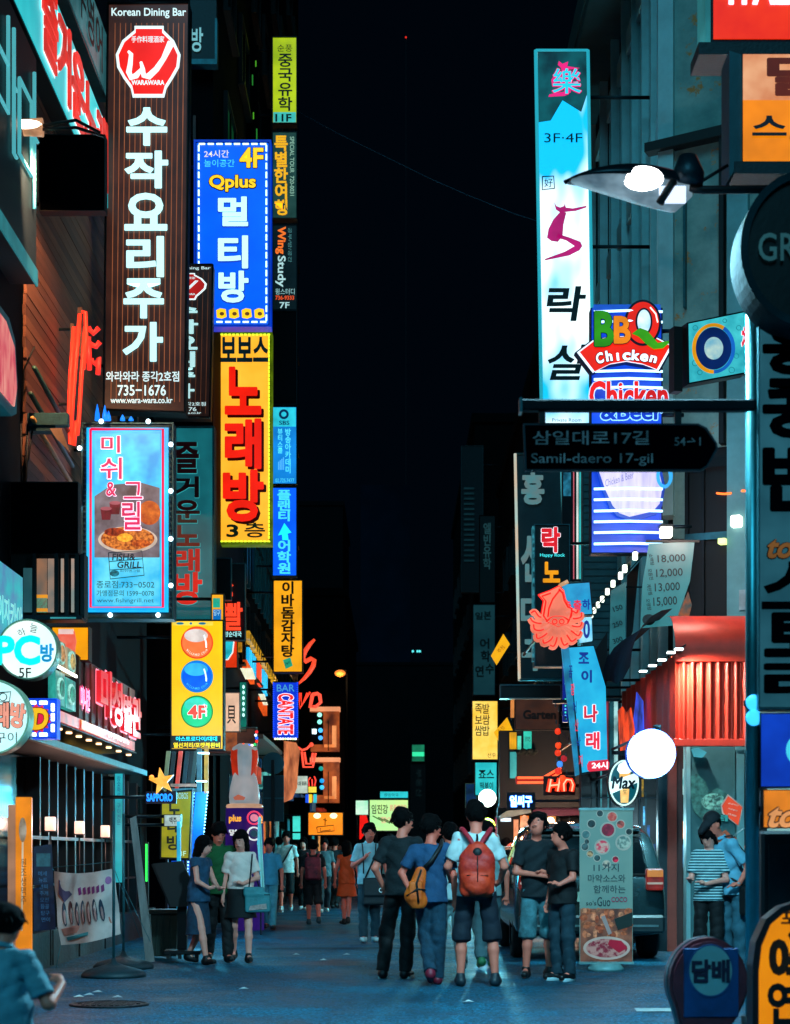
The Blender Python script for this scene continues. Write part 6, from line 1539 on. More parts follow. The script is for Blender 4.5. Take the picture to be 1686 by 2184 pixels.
# right: oval beer sign and round white lamp
t = T('oval_beer_sign', 'oval green and white beer sign reading Max over a beer glass', 'sign', 1331, 1722, 22.8)
t.disc('casing', 1331, 1670, 34, 51, METAL, 0, -.15, n=40); t.disc('face', 1331, 1670, 32, 49, em('#d8fff8', 1.2, .1, 3), .012, .001, n=40); t.disc('field', 1331, 1670, 28.5, 45, em('#0c6878', .9, .3, 4, '#084850'), .018, .013, n=40)
t.poly('glass_of_beer', [(1321, 1640), (1345, 1640), (1340, 1712), (1324, 1712)], em('#f8a020', 1.1, .2, 6, '#ffe090'), .024, .019); t.poly('foam', [(1316, 1642), (1320, 1630), (1332, 1624), (1346, 1630), (1350, 1644), (1340, 1650), (1322, 1650)], glow('#f0f8f0', 1.1), .028, .019)
t.poly('name_band', [(1301, 1668), (1358, 1648), (1362, 1668), (1302, 1694)], glow('#e8fff8', 1.1), .030, .019); t.text('Max', 1305, 1657, 1355, 1682, dm('#082838', .5), d=.036, off=0, shear=.2, back=dm('#082838', .5), bo=.045); t.text('生', 1328, 1684, 1337, 1694, dm('#3a2008', .5), d=.034)
MB().tube([(.0, .1, t.at(1331, 1640)[1]), (.0, 3.6, t.at(1331, 1640)[1])], .02, METAL).build('bracket', t.o)
t = T('round_white_lamp', 'large round brilliant white disc sign with a blue rim', 'lamp', 1390, 1660, 21.6)
t.disc('casing', 1390, 1607, 52, 53, em('#0a48c8', 1, .1, 2), 0, -.2, n=48); t.disc('face', 1390, 1607, 48.5, 49.5, glow('#ffffff', 5), .02, .001, n=48); t.box('top_bracket', 1398, 1545, 1412, 1556, METAL, -.05, .2); MB().tube([(.07, .06, t.at(0, 1556)[1]), (.07, 4.7, t.at(0, 1552)[1])], .02, METAL).build('hanger', t.o)
ld = bpy.data.lights.new('disc_lamp_light', 'AREA'); ld.energy = 420; ld.color = (.4, .88, 1.0); ld.shape = 'DISK'; ld.size = .55
lo = bpy.data.objects.new('disc_lamp_light', ld); COL.objects.link(lo); lo.parent = t.o; lo.location = (0, -.08, .3); lo.rotation_euler = (math.radians(80), 0, 0)

# --- corrugated red awning
t = T('corrugated_awning', 'orange red corrugated metal awning with a rounded hood on the right corner', 'awning', 1525, 1590, 23.6)
RO = dm('#f43c26', .42, .1, .25, 2.5, .1); a, b_, c, e = t.rect(1440, 1410, 1608, 1590)
m = MB(); n = 9*8; vs = []
for i in range(n+1):
    x = a+(c-a)*i/n; d = .035*math.cos(2*math.pi*i/8)
    vs += [(x, -d, b_), (x, -d, e)]
b0 = b_; MB().raw(vs, [(2*i, 2*i+2, 2*i+3, 2*i+1) for i in range(n)], RO, True).build('corrugated_sheet', t.o)
t.box('bottom_rail', 1436, 1576, 1612, 1592, RO, .05, .05, .008); t.box('top_rail', 1438, 1400, 1612, 1412, RO, .055, .05, .008)
# curved hood above
hd_ = MB(); vs = []; N = 10
for i in range(N+1):
    an = math.pi/2*i/N; q0 = t.at(1428, 1400)
    y_ = -.05+(1-math.cos(an))*.0-.0+math.sin(an)*.55-.0; zz_ = t.at(1440, 1402)[1]+(1-math.cos(math.pi/2*(i/N)))*0
    zz_ = t.at(1440, 1402)[1]+.62*math.sin(math.pi/2*i/N); yy_ = -.06+.75*(1-math.cos(math.pi/2*i/N))
    vs += [(a-.0, yy_, zz_), (c+.02, yy_, zz_)]
hd_.raw(vs, [(2*i, 2*i+1, 2*i+3, 2*i+2) for i in range(N)], RO, True).build('curved_hood', t.o)
MB().prism([(a, b0), (c, b0), (c, b0+.1), (a, b0+.1)], -.05, .3, RO).build('hood_fill', t.o)
# side sheet receding along the street
m = MB(); n = 60; vs = []
for i in range(n+1):
    y = 5.4*i/n; d = .03*math.cos(2*math.pi*i/6)
    z0_ = e*0+t.at(1440, 1600)[1]; z1_ = t.at(1440, 1400)[1]
    vs += [(a+d-.02, y, z1_-.0), (a+d-.02, y, z0_)]
m.raw(vs, [(2*i, 2*i+2, 2*i+3, 2*i+1) for i in range(n)], RO, True).build('side_sheet', t.o)
# side slope: dark cloth hood falling towards the far end
vs = []
for i in range(9):
    for j in range(7):
        u = i/8; v = j/6
        vs.append((a-.55*math.sin(v*math.pi/2), .2+6.2*u, z1_+.65-.75*(1-math.cos(v*math.pi/2))-.12*math.sin(u*9)*v))
MB().raw(vs, [(i*7+j, (i+1)*7+j, (i+1)*7+j+1, i*7+j+1) for i in range(8) for j in range(6)], dm('#0c2030', .8, 0, .6, 2, .3, .1), True).build('side_cloth', t.o)
for i, (x, y, Y) in enumerate(((1448, 1385, 23.4), (1432, 1392, 24.0), (1412, 1408, 24.8), (1392, 1420, 25.6), (1372, 1432, 26.4))):
    P = W(x, y, Y); o = empty('awning_floodlight', ('nearest', 'second nearest', 'middle', 'second farthest', 'farthest')[i]+' of the cyan white floodlights along the red awning', 'lamp', P, 0, 'floodlights on the red awning')
    MB().box((-.055, -.05, -.012), (.055, .03, .014), glow('#e0faff', 5), .005).build('lens', o); MB().box((-.065, .03, -.02), (.065, .07, .02), METAL).build('housing', o); MB().tube([(0, .09, 0), (.15, .2, .1), (.3, .3, .1)], .012, METAL).build('arm', o)
    if i in (0, 1, 3):
        ld = bpy.data.lights.new('floodlight_beam', 'SPOT'); ld.energy = 260; ld.color = (.85, .97, 1); ld.spot_size = math.radians(120); ld.spot_blend = .8; ld.shadow_soft_size = .06
        lo = bpy.data.objects.new('floodlight_beam', ld); COL.objects.link(lo); lo.parent = o; lo.location = (0, -.1, -.05); lo.rotation_euler = Vector((.6, .2, -1)).to_track_quat('-Z', 'Y').to_euler()
# pillars below the awning
t = T('red_corner_pillar', 'dark red corner pillar under the corrugated awning', 'pillar', 1432, 2024, 24.2)
t.box('pillar', 1424, 1590, 1444, 1820.6+1.3*F/24.2, dm('#a04030', .5, 0, .3, 3, .15), 0, .2); t.box('pillar_side', 1446, 1590, 1458, 1820.6+1.3*F/24.2, dm('#4a2824', .5, 0, .3, 3, .15), -.05, .25); t.box('dark_jamb', 1405, 1600, 1424, 1820.6+1.3*F/24.2, dm('#16343c', .5, .2), -.03, .2)
t = T('pub_frontage', 'dark glazed bar front with upright cyan and orange lights behind the standee', 'shopfront', 1360, 2012, 26.4)
t.box('wall', 1240, 1560, 1476, 1820.6+1.3*F/26.4, dm('#050c10', .5), 0, .3)
for x, w, y0, y1, c, s in ((1250, 4, 1760, 1990, '#28606a', .6), (1262, 8, 1665, 1725, '#0c2c34', .4), (1281, 3, 1640, 1760, '#48a0a8', .6), (1296, 3, 1670, 1830, '#2c8088', .7), (1376, 4, 1690, 1800, '#183c44', .6), (1369, 4, 1662, 1700, '#e8b028', 1.1), (1372, 4, 1720, 1760, '#58b8f0', 1.3), (1380, 6, 1760, 1960, '#1c70c0', .8), (1392, 6, 1800, 1940, '#0c4a90', .7), (1353, 8, 1700, 1800, '#0a2028', .5), (1448, 26, 1752, 1790, '#f88828', 1.1), (1448, 26, 1800, 1850, '#1898d0', .9), (1404, 8, 1690, 1780, '#103038', .5)):
    t.box('interior_light', x, y0, x+w, y1, em(c, s, .6, 6), .02, .001)
for x in (1275, 1302, 1330, 1362, 1400, 1470): t.box('glazing_bar', x, 1560, x+3, 2015, METAL, .06, 0)
for y in (1700, 1862): t.box('transom', 1240, y, 1476, y+3, METAL, .065, .0)
t.disc('half_round_sign', 1476, 1668, 26, 45, em('#c8f8f0', 1.1), .12, .08, a0=90, a1=270); t.disc('half_round_field', 1476, 1668, 22, 40, em('#20b0b8', 1), .13, .121, a0=90, a1=270)
for i, (pts, c) in enumerate((([(1312, 1520), (1322, 1510), (1330, 1524), (1340, 1512), (1348, 1560), (1342, 1600), (1318, 1604)], '#f84810'), ([(1345, 1540), (1352, 1480), (1366, 1500), (1368, 1566), (1352, 1590)], '#3048d0'), ([(1376, 1480), (1392, 1450), (1400, 1480), (1398, 1520), (1380, 1530)], '#88d8ff'))):
    t.poly('lit_poster', pts, em(c, 1.0, .6, 5, None, (3, 1, .5)), .35, .3)
t.box('poster_rail', 1300, 1604, 1410, 1612, METAL, .32, 0)
for x, c in ((1284, '#8a2030'), (1296, '#104a54'), (1304, '#a8e0e0')): t.box('hanging_cloth', x, 1500, x+9, 1640, em(c, .7, .5, 4), .3, -.25)
t.box('cloth_rail', 1280, 1494, 1316, 1500, METAL, .32, 0)
lamp(t.o, (-.2, -.8, 1.6), 60, (.5, .85, 1), .2)
# food stickers on the panel wall
t = T('food_stickers', 'cut out food pictures with an orange price tag stuck on the teal wall', 'sticker', 1530, 1800, 24.56)
t.poly('dish_picture', [(1474, 1655), (1486, 1650), (1506, 1668), (1512, 1690), (1530, 1680), (1556, 1696), (1562, 1716), (1548, 1728), (1536, 1744), (1500, 1750), (1480, 1730), (1474, 1700)], em('#58b0a8', .45, .6, 12, '#143838'), .01, 0)
t.disc('dish_centre', 1522, 1710, 26, 18, em('#88e0d0', .6, .7, 22, '#0c2424', None, .4, .4, .6), .016, .011, n=20)
t.poly('tag_edge', [(1537, 1718), (1552, 1694), (1586, 1720), (1576, 1764), (1540, 1735)], dm('#e8d0c0', .5), .020, .012); t.poly('tag', [(1540, 1719), (1553, 1698), (1583, 1722), (1574, 1760), (1543, 1734)], em('#f05028', .8), .024, .021)
m = MB()
for i in range(3): t.glyph(m, ('순살치킨', '마르텔라', '19,900')[i], 1552, 1712+i*11, 1576-i*3, 1720+i*11, dm('#f8e0d0', .5), rot=-28, d=.026, off=.02)
m.build('tag_lettering', t.o, fix=False)
t.text('마르텔', 1528, 1738, 1552, 1752, em('#38b8b8', .7), d=.026, off=.03, back=dm('#06282c', .5), bo=.1)
t.poly('drumstick_picture', [(1536, 1778), (1548, 1770), (1560, 1782), (1582, 1792), (1590, 1806), (1582, 1822), (1566, 1812), (1552, 1796), (1540, 1790)], em('#c87850', .6, .5, 14, '#5a2c20'), .012, 0); t.line('skewer', [(1560, 1786), (1588, 1766)], .008, dm('#a8c8c8', .5), .02)
t.poly('bracket_lamp', [(1474, 1598), (1486, 1596), (1504, 1606), (1496, 1616), (1480, 1614)], em('#48b0c0', .8), .15, .0)
# price banners, lantern string
t = T('price_banner', 'hanging teal price banner listing 18,000 and 12,000 on the right', 'banner', 1430, 1335, 25.0)
t.poly('cloth', [(1384, 1160), (1482, 1155), (1472, 1240), (1462, 1268), (1438, 1334), (1366, 1340), (1370, 1250)], em('#4aa8b0', .6, .25, 2, '#3a8c94'), .01, 0)
m = MB()
for i, s_ in enumerate(('18,000', '12,000', '13,000', '15,000')):
    t.glyph(m, s_, 1402-i*3, 1182+i*30, 1462-i*6, 1202+i*31, dm('#06242c', .6), d=.015, rot=3, off=.01); t.glyph(m, ('소맥탕', '모듬전', '계란찜', '오뎅탕')[i], 1384-i*2, 1182+i*32, 1396-i*2, 1206+i*32, dm('#06242c', .6), d=.015, rot=-80, off=.015)
t.disc('', 1384, 1322, 14, 12, dm('#0c343c', .6, 0, .7, 30), .015, .011, mb=m, n=14); m.build('lettering', t.o, fix=False)
t.box('banner_rod', 1378, 1152, 1492, 1157, DMETAL, .02, .02); t.arms(4.15, (1155,), 1490, .0, .012)
t.poly('picture', [(1448, 1310), (1468, 1262), (1476, 1290), (1466, 1332), (1440, 1336)], em('#1c5a60', .6, .6, 10, '#c86828', None, .4, .3, .72), .012, .0)
t = T('narrow_price_banner', 'narrow hanging banner with numbers beside the lantern string', 'banner', 1320, 1400, 27.0)
t.poly('cloth', [(1303, 1260), (1336, 1240), (1332, 1395), (1300, 1402)], em('#3c98a0', .5, .3, 3, '#2c7078'), .01, 0); m = MB()
for i, s_ in enumerate(('150', '250', '300')): t.glyph(m, s_, 1306, 1290+i*34, 1328, 1306+i*34, dm('#06242c', .6), d=.015, rot=20, off=.02)
m.build('lettering', t.o, fix=False); t.poly('dark_cloth', [(1340, 1225), (1366, 1196), (1352, 1345), (1338, 1380)], dm('#04080c', .8), -.1, -.12); t.poly('dark_cloth', [(1262, 1400), (1298, 1345), (1296, 1460), (1258, 1500)], dm('#04080c', .8), -.12, -.14); t.line('line', [(1250, 1320), (1380, 1175)], .008, BLACK, -.1); t.arms(4.15, (1250,), 1336, .1, .012)
for i, (x, y) in enumerate(((1355, 1186), (1333, 1213), (1324, 1228), (1308, 1245), (1296, 1262), (1285, 1278), (1276, 1290), (1268, 1302), (1262, 1312), (1256, 1322))):
    Y = 24.5+i*.55; P = W(x, y, Y)
    o = empty('string_lantern', ('topmost', 'second from the top', 'third from the top', 'fourth from the top', 'fifth from the top', 'fifth from the bottom', 'fourth from the bottom', 'third from the bottom', 'second from the bottom', 'lowest')[i]+' white box lantern on the sloping string by the price banners', 'lantern', P, 0, 'white lanterns on the sloping string')
    s_ = 1-.03*i
    MB().box((-.033*s_, -.03, -.055*s_), (.033*s_, .03, .055*s_), glow('#f8ffe8', 2.4), .01).build('shade', o); MB().box((-.02, -.02, .055*s_), (.02, .02, .07*s_), METAL).build('cap', o); MB().tube([(0, 0, .08*s_), (-.06, .25, .02)], .005, BLACK, 4).build('wire', o)
t = T('wall_lantern', 'white box lantern at the right end of the blue ribbed sign', 'lantern', 1420, 1146, 25.4); t.box('shade', 1409, 1124, 1434, 1146, glow('#fffbe8', 2.6), .05, .1, .01); t.box('cap', 1407, 1120, 1436, 1124, METAL, .07, .12); t.arms(4.15, (1122,), 1434, .05); lamp(t.o, (.25, -1.5, .1), 90, (1, .72, .6), .1)

# ================================================================ people
import openvdb
class Field:
    """signed distances on a grid; shapes blend smoothly so that a body is one skin"""
    def __init__(s, lo, hi, h):
        s.h = h; s.lo = np.array(lo, float); n = np.ceil((np.array(hi)-s.lo)/h).astype(int)+1; s.n = n
        s.D = np.full(n, .2, np.float32)
        s.ax = [s.lo[i]+np.arange(n[i])*h for i in range(3)]
    def _win(s, lo, hi):
        a = np.clip(np.floor((np.array(lo)-s.lo)/s.h).astype(int), 0, s.n-1); b = np.clip(np.ceil((np.array(hi)-s.lo)/s.h).astype(int)+1, 1, s.n)
        if (b <= a).any(): return None, None
        w = tuple(slice(a[i], b[i]) for i in range(3))
        return w, np.meshgrid(*[s.ax[i][w[i]] for i in range(3)], indexing='ij', sparse=True)
    def _add(s, w, d, k, sub=False):
        A = s.D[w]
        if sub: s.D[w] = np.maximum(A, -d); return
        if k > 0:
            hh = np.maximum(k-np.abs(A-d), 0)/k; s.D[w] = np.minimum(A, d)-hh*hh*k*.25
        else: s.D[w] = np.minimum(A, d)
    def cap(s, a, b, ra, rb, k=.03, flat=False, sy=1.0, flata=False):
        a = np.array(a, float); b = np.array(b, float); m = max(ra, rb)+.07
        w, g = s._win(np.minimum(a, b)-m, np.maximum(a, b)+m)
        if w is None: return s
        ab = b-a; L = max(ab @ ab, 1e-9)
        t = ((g[0]-a[0])*ab[0]+(g[1]-a[1])*ab[1]+(g[2]-a[2])*ab[2])/L; tc = np.clip(t, 0, 1)
        d = np.sqrt((g[0]-a[0]-tc*ab[0])**2+((g[1]-a[1]-tc*ab[1])/sy)**2+(g[2]-a[2]-tc*ab[2])**2)-(ra+tc*(rb-ra))
        if flat: d = np.maximum(d, (t-1)*math.sqrt(L))
        if flata: d = np.maximum(d, -t*math.sqrt(L))
        s._add(w, d, k); return s
    def ell(s, c, r, k=.03, sub=False):
        c = np.array(c, float); r = np.array(r, float)
        w, g = s._win(c-r-.07, c+r+.07)
        if w is None: return s
        q = [(g[i]-c[i]) for i in range(3)]
        k0 = np.sqrt(sum((q[i]/r[i])**2 for i in range(3))); k1 = np.sqrt(sum((q[i]/r[i]**2)**2 for i in range(3)))
        d = k0*(k0-1)/np.maximum(k1, 1e-6)
        s._add(w, d, k, sub); return s
    def rbox(s, c, r, rad=.02, k=.02):
        c = np.array(c, float); r = np.array(r, float); w, g = s._win(c-r-.08, c+r+.08)
        if w is None: return s
        q = [np.abs(g[i]-c[i])-r[i]+rad for i in range(3)]
        d = np.sqrt(sum(np.maximum(x, 0)**2 for x in q))+np.minimum(np.maximum(np.maximum(q[0], q[1]), q[2]), 0)-rad
        s._add(w, d, k); return s
    def plane(s, n, off):
        """keep the side where n·p < off"""
        g = np.meshgrid(*s.ax, indexing='ij', sparse=True)
        s.D = np.maximum(s.D, (n[0]*g[0]+n[1]*g[1]+n[2]*g[2]-off)).astype(np.float32); return s
    def folds(s, amp, f=26, ph=0):
        g = np.meshgrid(*s.ax, indexing='ij', sparse=True); r = random.Random(int(abs(ph)*97)+int(f)); w = 0
        warp = np.sin(g[0]*11+ph)+np.sin(g[2]*8+g[1]*9+ph*2)
        for _ in range(6):
            a = r.uniform(0, math.pi); b = r.uniform(-.9, .9); k = f*r.uniform(.55, 1.7)
            w = w+(1-2*np.abs(np.sin(.5*k*(math.cos(a)*math.cos(b)*g[0]+math.sin(a)*math.cos(b)*g[1]*1.2+math.sin(b)*1.6*g[2])+warp*r.uniform(.4, 1.1)+r.uniform(0, 6))))*r.uniform(.4, 1)
        s.D = (s.D+amp*.42*w).astype(np.float32); return s
    def build(s, name, parent, mat, mats=None):
        gr = openvdb.FloatGrid(.2); gr.copyFromArray(s.D); gr.transform = openvdb.createLinearTransform(s.h)
        p, q = gr.convertToQuads(0.0)
        p = np.asarray(p, float)+s.lo
        me = bpy.data.meshes.new(name)
        me.from_pydata(p.tolist(), [], q[:, ::-1].tolist() if len(q) else [])
        me.polygons.foreach_set('use_smooth', [True]*len(q))
        me.materials.append(mat); me.update()
        return link(name, me, parent)

SKIN = [dm('#ff8068', .5, 0, .15, 4, 0, .4), dm('#f4705a', .5, 0, .15, 4, 0, .4), dm('#ffa08c', .5, 0, .12, 4, 0, .4)]
HAIR = dm('#050405', .85, 0, .4, 30, .4, .12)
def L3(a, b, t): return tuple(a[i]+(b[i]-a[i])*t for i in range(3))
BASE = dict(hipL=(.083, 0, .90), hipR=(-.083, 0, .90), kneeL=(.10, -.01, .49), kneeR=(-.10, -.01, .49), ankL=(.10, .02, .085), ankR=(-.10, .02, .085),
            toeL=(.13, -.13, .035), toeR=(-.13, -.13, .035), shL=(.158, .01, 1.405), shR=(-.158, .01, 1.405), elL=(.235, .04, 1.13), elR=(-.235, .04, 1.13),
            wrL=(.25, -.02, .88), wrR=(-.25, -.02, .88), haL=(.25, -.05, .80), haR=(-.25, -.05, .80))
def person(label, px, feet, yaw, h=1.72, pose=None, top=None, bottom=None, shoes='#101418', skin=0, hair='short', head=(0, 0), vox=.012, female=False,
           topkind='tee', botkind='trousers', group=None, lean=0, face=True, sock=None, shirtlen=.86, slim=1.0, hairmat=None, Y=None):
    """L and R are the person's own left and right; the person faces -y before the turn by yaw"""
    Y = Y or CH*F/(feet-HY); X = (px-CX)*Y/F
    o = empty('person', label, 'person', (X, Y, 0), math.radians(yaw), group)
    o.scale = (h/1.75*slim, h/1.75*slim, h/1.75)
    J = dict(BASE); J.update(pose or {})
    if female:
        for k_ in ('shL', 'shR'): J[k_] = (J[k_][0]*.9, J[k_][1], J[k_][2])
    def ln(p): return (p[0], p[1]-lean*max(0, p[2]-.95), p[2])
    for k_ in ('shL', 'shR', 'elL', 'elR', 'wrL', 'wrR', 'haL', 'haR'): J[k_] = ln(J[k_])
    hc = ln((0, -.015, 1.62)); nk = ln((0, .02, 1.47)); ch = ln((0, .01, 1.27)); be = ln((0, 0, 1.08))
    az, el = math.radians(head[0]), math.radians(head[1])
    fwd = np.array((math.sin(az)*math.cos(el), -math.cos(az)*math.cos(el), math.sin(el))); side = np.array((math.cos(az), math.sin(az), 0)); up = np.cross(side, fwd)*1.0
    if up[2] < 0: up = -up
    hc = np.array(hc)+fwd*.012
    HS = 1.1; hp = lambda s_, f_, u_: tuple(hc+(side*s_+fwd*f_+up*u_)*HS)
    E = lambda r: tuple(x*HS for x in r)
    pts = [J[k_] for k_ in J]+[tuple(hc)]
    lo = np.min(pts, 0)-.2; hi = np.max(pts, 0)+.2; lo[2] = -.02; hi[2] = max(hi[2], 1.82)
    sk = SKIN[skin]
    f = Field(lo, hi, vox)
    wd = .9 if female else 1
    f.ell(ch, (.145*wd, .095, .19)).ell(be, (.13*wd, .09, .17)).ell((0, 0, .93), (.15, .10, .12)); f.cap(J['shL'], J['shR'], .052, .052, .05); f.cap(nk, tuple(hc-up*.06), .055, .052, .03)
    f.ell(hp(0, -.005, .03), E((.074, .088, .095)), .02).ell(hp(0, .018, -.045), E((.056, .062, .065)), .03); f.ell(hp(0, .085, -.012), (.013, .017, .022), .015)
    f.ell(hp(.072, -.005, -.005), (.013, .02, .032), .008).ell(hp(-.072, -.005, -.005), (.013, .02, .032), .008)
    if vox < .013:
        f.ell(hp(.03, .098, .018), (.018, .014, .012), 0, True); f.ell(hp(-.03, .098, .018), (.018, .014, .012), 0, True)
        f.cap(hp(-.018, .083, -.055), hp(.018, .083, -.055), .009, .009, .008)
    for s_ in 'LR':
        f.cap(J['hip'+s_], J['knee'+s_], .078, .052, .03); f.cap(J['knee'+s_], L3(J['knee'+s_], J['ank'+s_], .35), .05, .052, .02); f.cap(L3(J['knee'+s_], J['ank'+s_], .35), J['ank'+s_], .052, .033, .02); f.cap(J['ank'+s_], J['toe'+s_], .036, .028, .02)
        f.cap(J['sh'+s_], J['el'+s_], .045, .036, .04); f.cap(J['el'+s_], J['wr'+s_], .037, .024, .02)
        w_ = np.array(J['wr'+s_]); hd = np.array(J['ha'+s_])-w_; Lh = np.linalg.norm(hd)+1e-6; hd /= Lh
        sx = np.cross(hd, (0, 0, 1.0)); sx = sx if np.linalg.norm(sx) > .3 else np.array((0, 1.0, 0)); sx /= np.linalg.norm(sx)
        palm = w_+hd*.055; f.cap(tuple(w_), tuple(palm), .022, .030, .01)
        nrm = np.cross(hd, sx)
        for q, (off, ln_) in enumerate(((-.026, .058), (-.009, .068), (.009, .064), (.026, .050))):
            b0_ = palm+sx*off*.8+hd*.012; b1_ = b0_+hd*ln_*.5+sx*off*.25; b2_ = b1_+hd*ln_*.42+nrm*.018
            f.cap(tuple(b0_), tuple(b1_), .0095, .0085, .006); f.cap(tuple(b1_), tuple(b2_), .0085, .0075, .004)
        th_ = palm-sx*.03-hd*.02; f.cap(tuple(th_), tuple(th_-sx*.022+hd*.035+nrm*.01), .011, .009, .008)
    f.build('body', o, sk)
    # clothes
    if top:
        g = Field(lo, hi, vox); e = .014
        g.ell(ch, (.148*wd+e, .108+e, .20), .05).ell(be, (.140*wd+e, .104+e, .19), .05); hem = shirtlen
        g.cap(L3(be, (0, 0, .9), .3), (0, 0, hem-.12), .150+e, .182+e, .05, sy=.84)
        g.cap(J['shL'], J['shR'], .056, .056, .05); sl = {'tee': .72, 'shirt': .78, 'polo': .7, 'sleeveless': 0, 'long': 1.0, 'dress': .25}[topkind]
        for s_ in 'LR':
            if sl: g.cap(J['sh'+s_], L3(J['sh'+s_], J['el'+s_], sl), .058, .060, .03, flat=True)
            if topkind == 'long': g.cap(J['el'+s_], L3(J['el'+s_], J['wr'+s_], .9), .052, .036, .02, flat=True)
        g.folds(.010, 30, px*.1); g.plane((0, 0, -1), -hem)
        g.ell(tuple(np.array(nk)+np.array((0, -.035, .055))), (.075, .085, .06), 0, True)
        g.build({'dress': 'dress_top'}.get(topkind, 'shirt'), o, top)
        if topkind in ('polo', 'shirt'):
            c = Field(lo, hi, vox); c.cap(tuple(np.array(nk)+(0, .0, .0)), tuple(np.array(nk)+(0, -.01, .035)), .075, .064, .0, flat=True, flata=True); c.ell(tuple(np.array(nk)+(0, -.07, .02)), (.03, .05, .06), 0, True); c.build('collar', o, top)
    if bottom:
        g = Field(lo, hi, vox)
        if botkind in ('skirt', 'longdress'):
            z = .60 if botkind == 'skirt' else .42
            g.cap((0, 0, 1.0), (0, -.01, z), .135, .215 if botkind == 'skirt' else .2, .05, flat=True, sy=.8).ell((0, 0, .93), (.17, .125, .13), .05); g.folds(.009, 22, px*.2); g.build('skirt', o, bottom)
        else:
            g.ell((0, 0, .94), (.158, .115, .12), .04)
            for s_ in 'LR':
                H, K, A = J['hip'+s_], J['knee'+s_], J['ank'+s_]
                if botkind == 'trousers': g.cap(H, K, .086, .073, .03); g.cap(K, A, .070, .062, .03, flat=True)
                elif botkind == 'shorts': g.cap(H, L3(H, K, .86), .097, .088, .03, flat=True)
                elif botkind == 'long_shorts': g.cap(H, K, .088, .085, .03); g.cap(K, L3(K, A, .12), .085, .084, .02, flat=True)
            g.folds(.010, 30, px*.3); g.plane((0, 0, 1), 1.0)
            g.build({'trousers': 'trousers'}.get(botkind, 'shorts'), o, bottom)
    if shoes:
        g = Field(lo, hi, min(vox, .010))
        for s_ in 'LR':
            A, Tt = J['ank'+s_], J['toe'+s_]
            d_ = np.array(Tt)-np.array(A); d_[2] = 0; hl = np.array(A)-d_*.22
            zf = A[2]-.085
            g.cap((hl[0], hl[1], zf+.05), (Tt[0], Tt[1], Tt[2]+.012), .047, .036, .03); g.cap((A[0], A[1], A[2]+.015), (A[0], A[1], zf+.05), .045, .05, .03)
        g.plane((0, 0, -1), -.004); g.build('shoes', o, dm(shoes, .5, 0, .3, 9, .1))
        if sock:
            m = MB()
            for s_ in 'LR':
                A, Tt = J['ank'+s_], J['toe'+s_]; d_ = np.array(Tt)-np.array(A); d_[2] = 0; hl = np.array(A)-d_*.22
                if A[2] < .12: m.tube([(hl[0], hl[1], .014), (Tt[0], Tt[1], .014)], [.052, .043], dm(sock, .6), 10)
            if m.v: m.build('soles', o)
    # hair
    g = Field(hc-.26, hc+.26, min(vox, .010)); R = .012
    g.ell(hp(0, -.020, .040), E((.088, .098, .100)), .01)
    if hair == 'cap':
        g.plane(tuple(-up), float(-up @ (hc+up*.045)))
        g.cap(hp(-.05, .07, .05), hp(.05, .07, .05), .02, .02, .02); g.cap(hp(0, .08, .05), hp(0, .16, .035), .05, .035, .02)
        gg = Field(hc-.2, hc+.2, .010); gg.ell(hp(0, -.02, .02), (.084, .092, .085), .01); gg.ell(hp(0, .09, -.02), (.09, .09, .09), 0, True); gg.ell(hp(0, -.0, -.12), (.1, .12, .07), 0, True); gg.build('hair', o, HAIR)
        g.build('cap', o, dm('#0a1018', .8, 0, .3, 9, .1))
    else:
        if hair in ('long', 'tied', 'bob'):
            g.cap(hp(0, -.05, .02), hp(0, -.07, -.10), .085, .075, .03)
            if hair == 'long': g.cap(hp(0, -.07, -.1), hp(0, -.075, -.24), .08, .06, .03, sy=.6)
            if hair == 'tied': g.cap(hp(0, -.09, 0), hp(.01, -.13, -.13), .04, .03, .03)
            g.cap(hp(.07, .0, .03), hp(.078, .0, -.07), .022, .018, .02); g.cap(hp(-.07, .0, .03), hp(-.078, .0, -.07), .022, .018, .02)
            g.ell(hp(0, .115, -.035), (.062, .075, .075), 0, True)
            g.cap(hp(-.045, .07, .055), hp(.045, .07, .055), .022, .022, .015)
        else:
            g.ell(hp(0, .105, -.05), E((.085, .095, .085)), 0, True); g.ell(hp(0, .03, -.125), E((.12, .12, .07)), 0, True)
            g.cap(hp(-.05, .052, .062), hp(.05, .052, .062), .026, .026, .03); g.cap(hp(-.03, .02, .10), hp(.04, -.03, .11), .03, .035, .03)
        g.folds(.006, 62, px)
        g.build('hair', o, hairmat or HAIR)
        if vox < .0125:
            m = MB(); rh = random.Random(px*7)
            for _ in range(120):
                a_ = rh.uniform(0, 2*math.pi); c_ = rh.uniform(-.25 if hair == 'short' else -.1, 1); sc_ = math.sqrt(1-c_*c_)
                d3 = (sc_*math.cos(a_), sc_*math.sin(a_), c_)
                if d3[1] > .45 and d3[2] < .55: continue
                q0 = np.array(hp(d3[0]*.080, d3[1]*.090-.02, d3[2]*.092+.04)); fall = np.array(side)*d3[0]*.022+fwd*(d3[1]*.022+.004)+up*(d3[2]*.012-.028)+np.array([rh.uniform(-.008, .008) for _ in range(3)])
                m.tube([tuple(q0), tuple(q0+fall*.6+np.array(side)*d3[0]*.006), tuple(q0+fall*1.25)], [.011, .008, .001], hairmat or HAIR, 4, cap=False)
            m.build('hair_tufts', o, fix=False, kind='stuff')
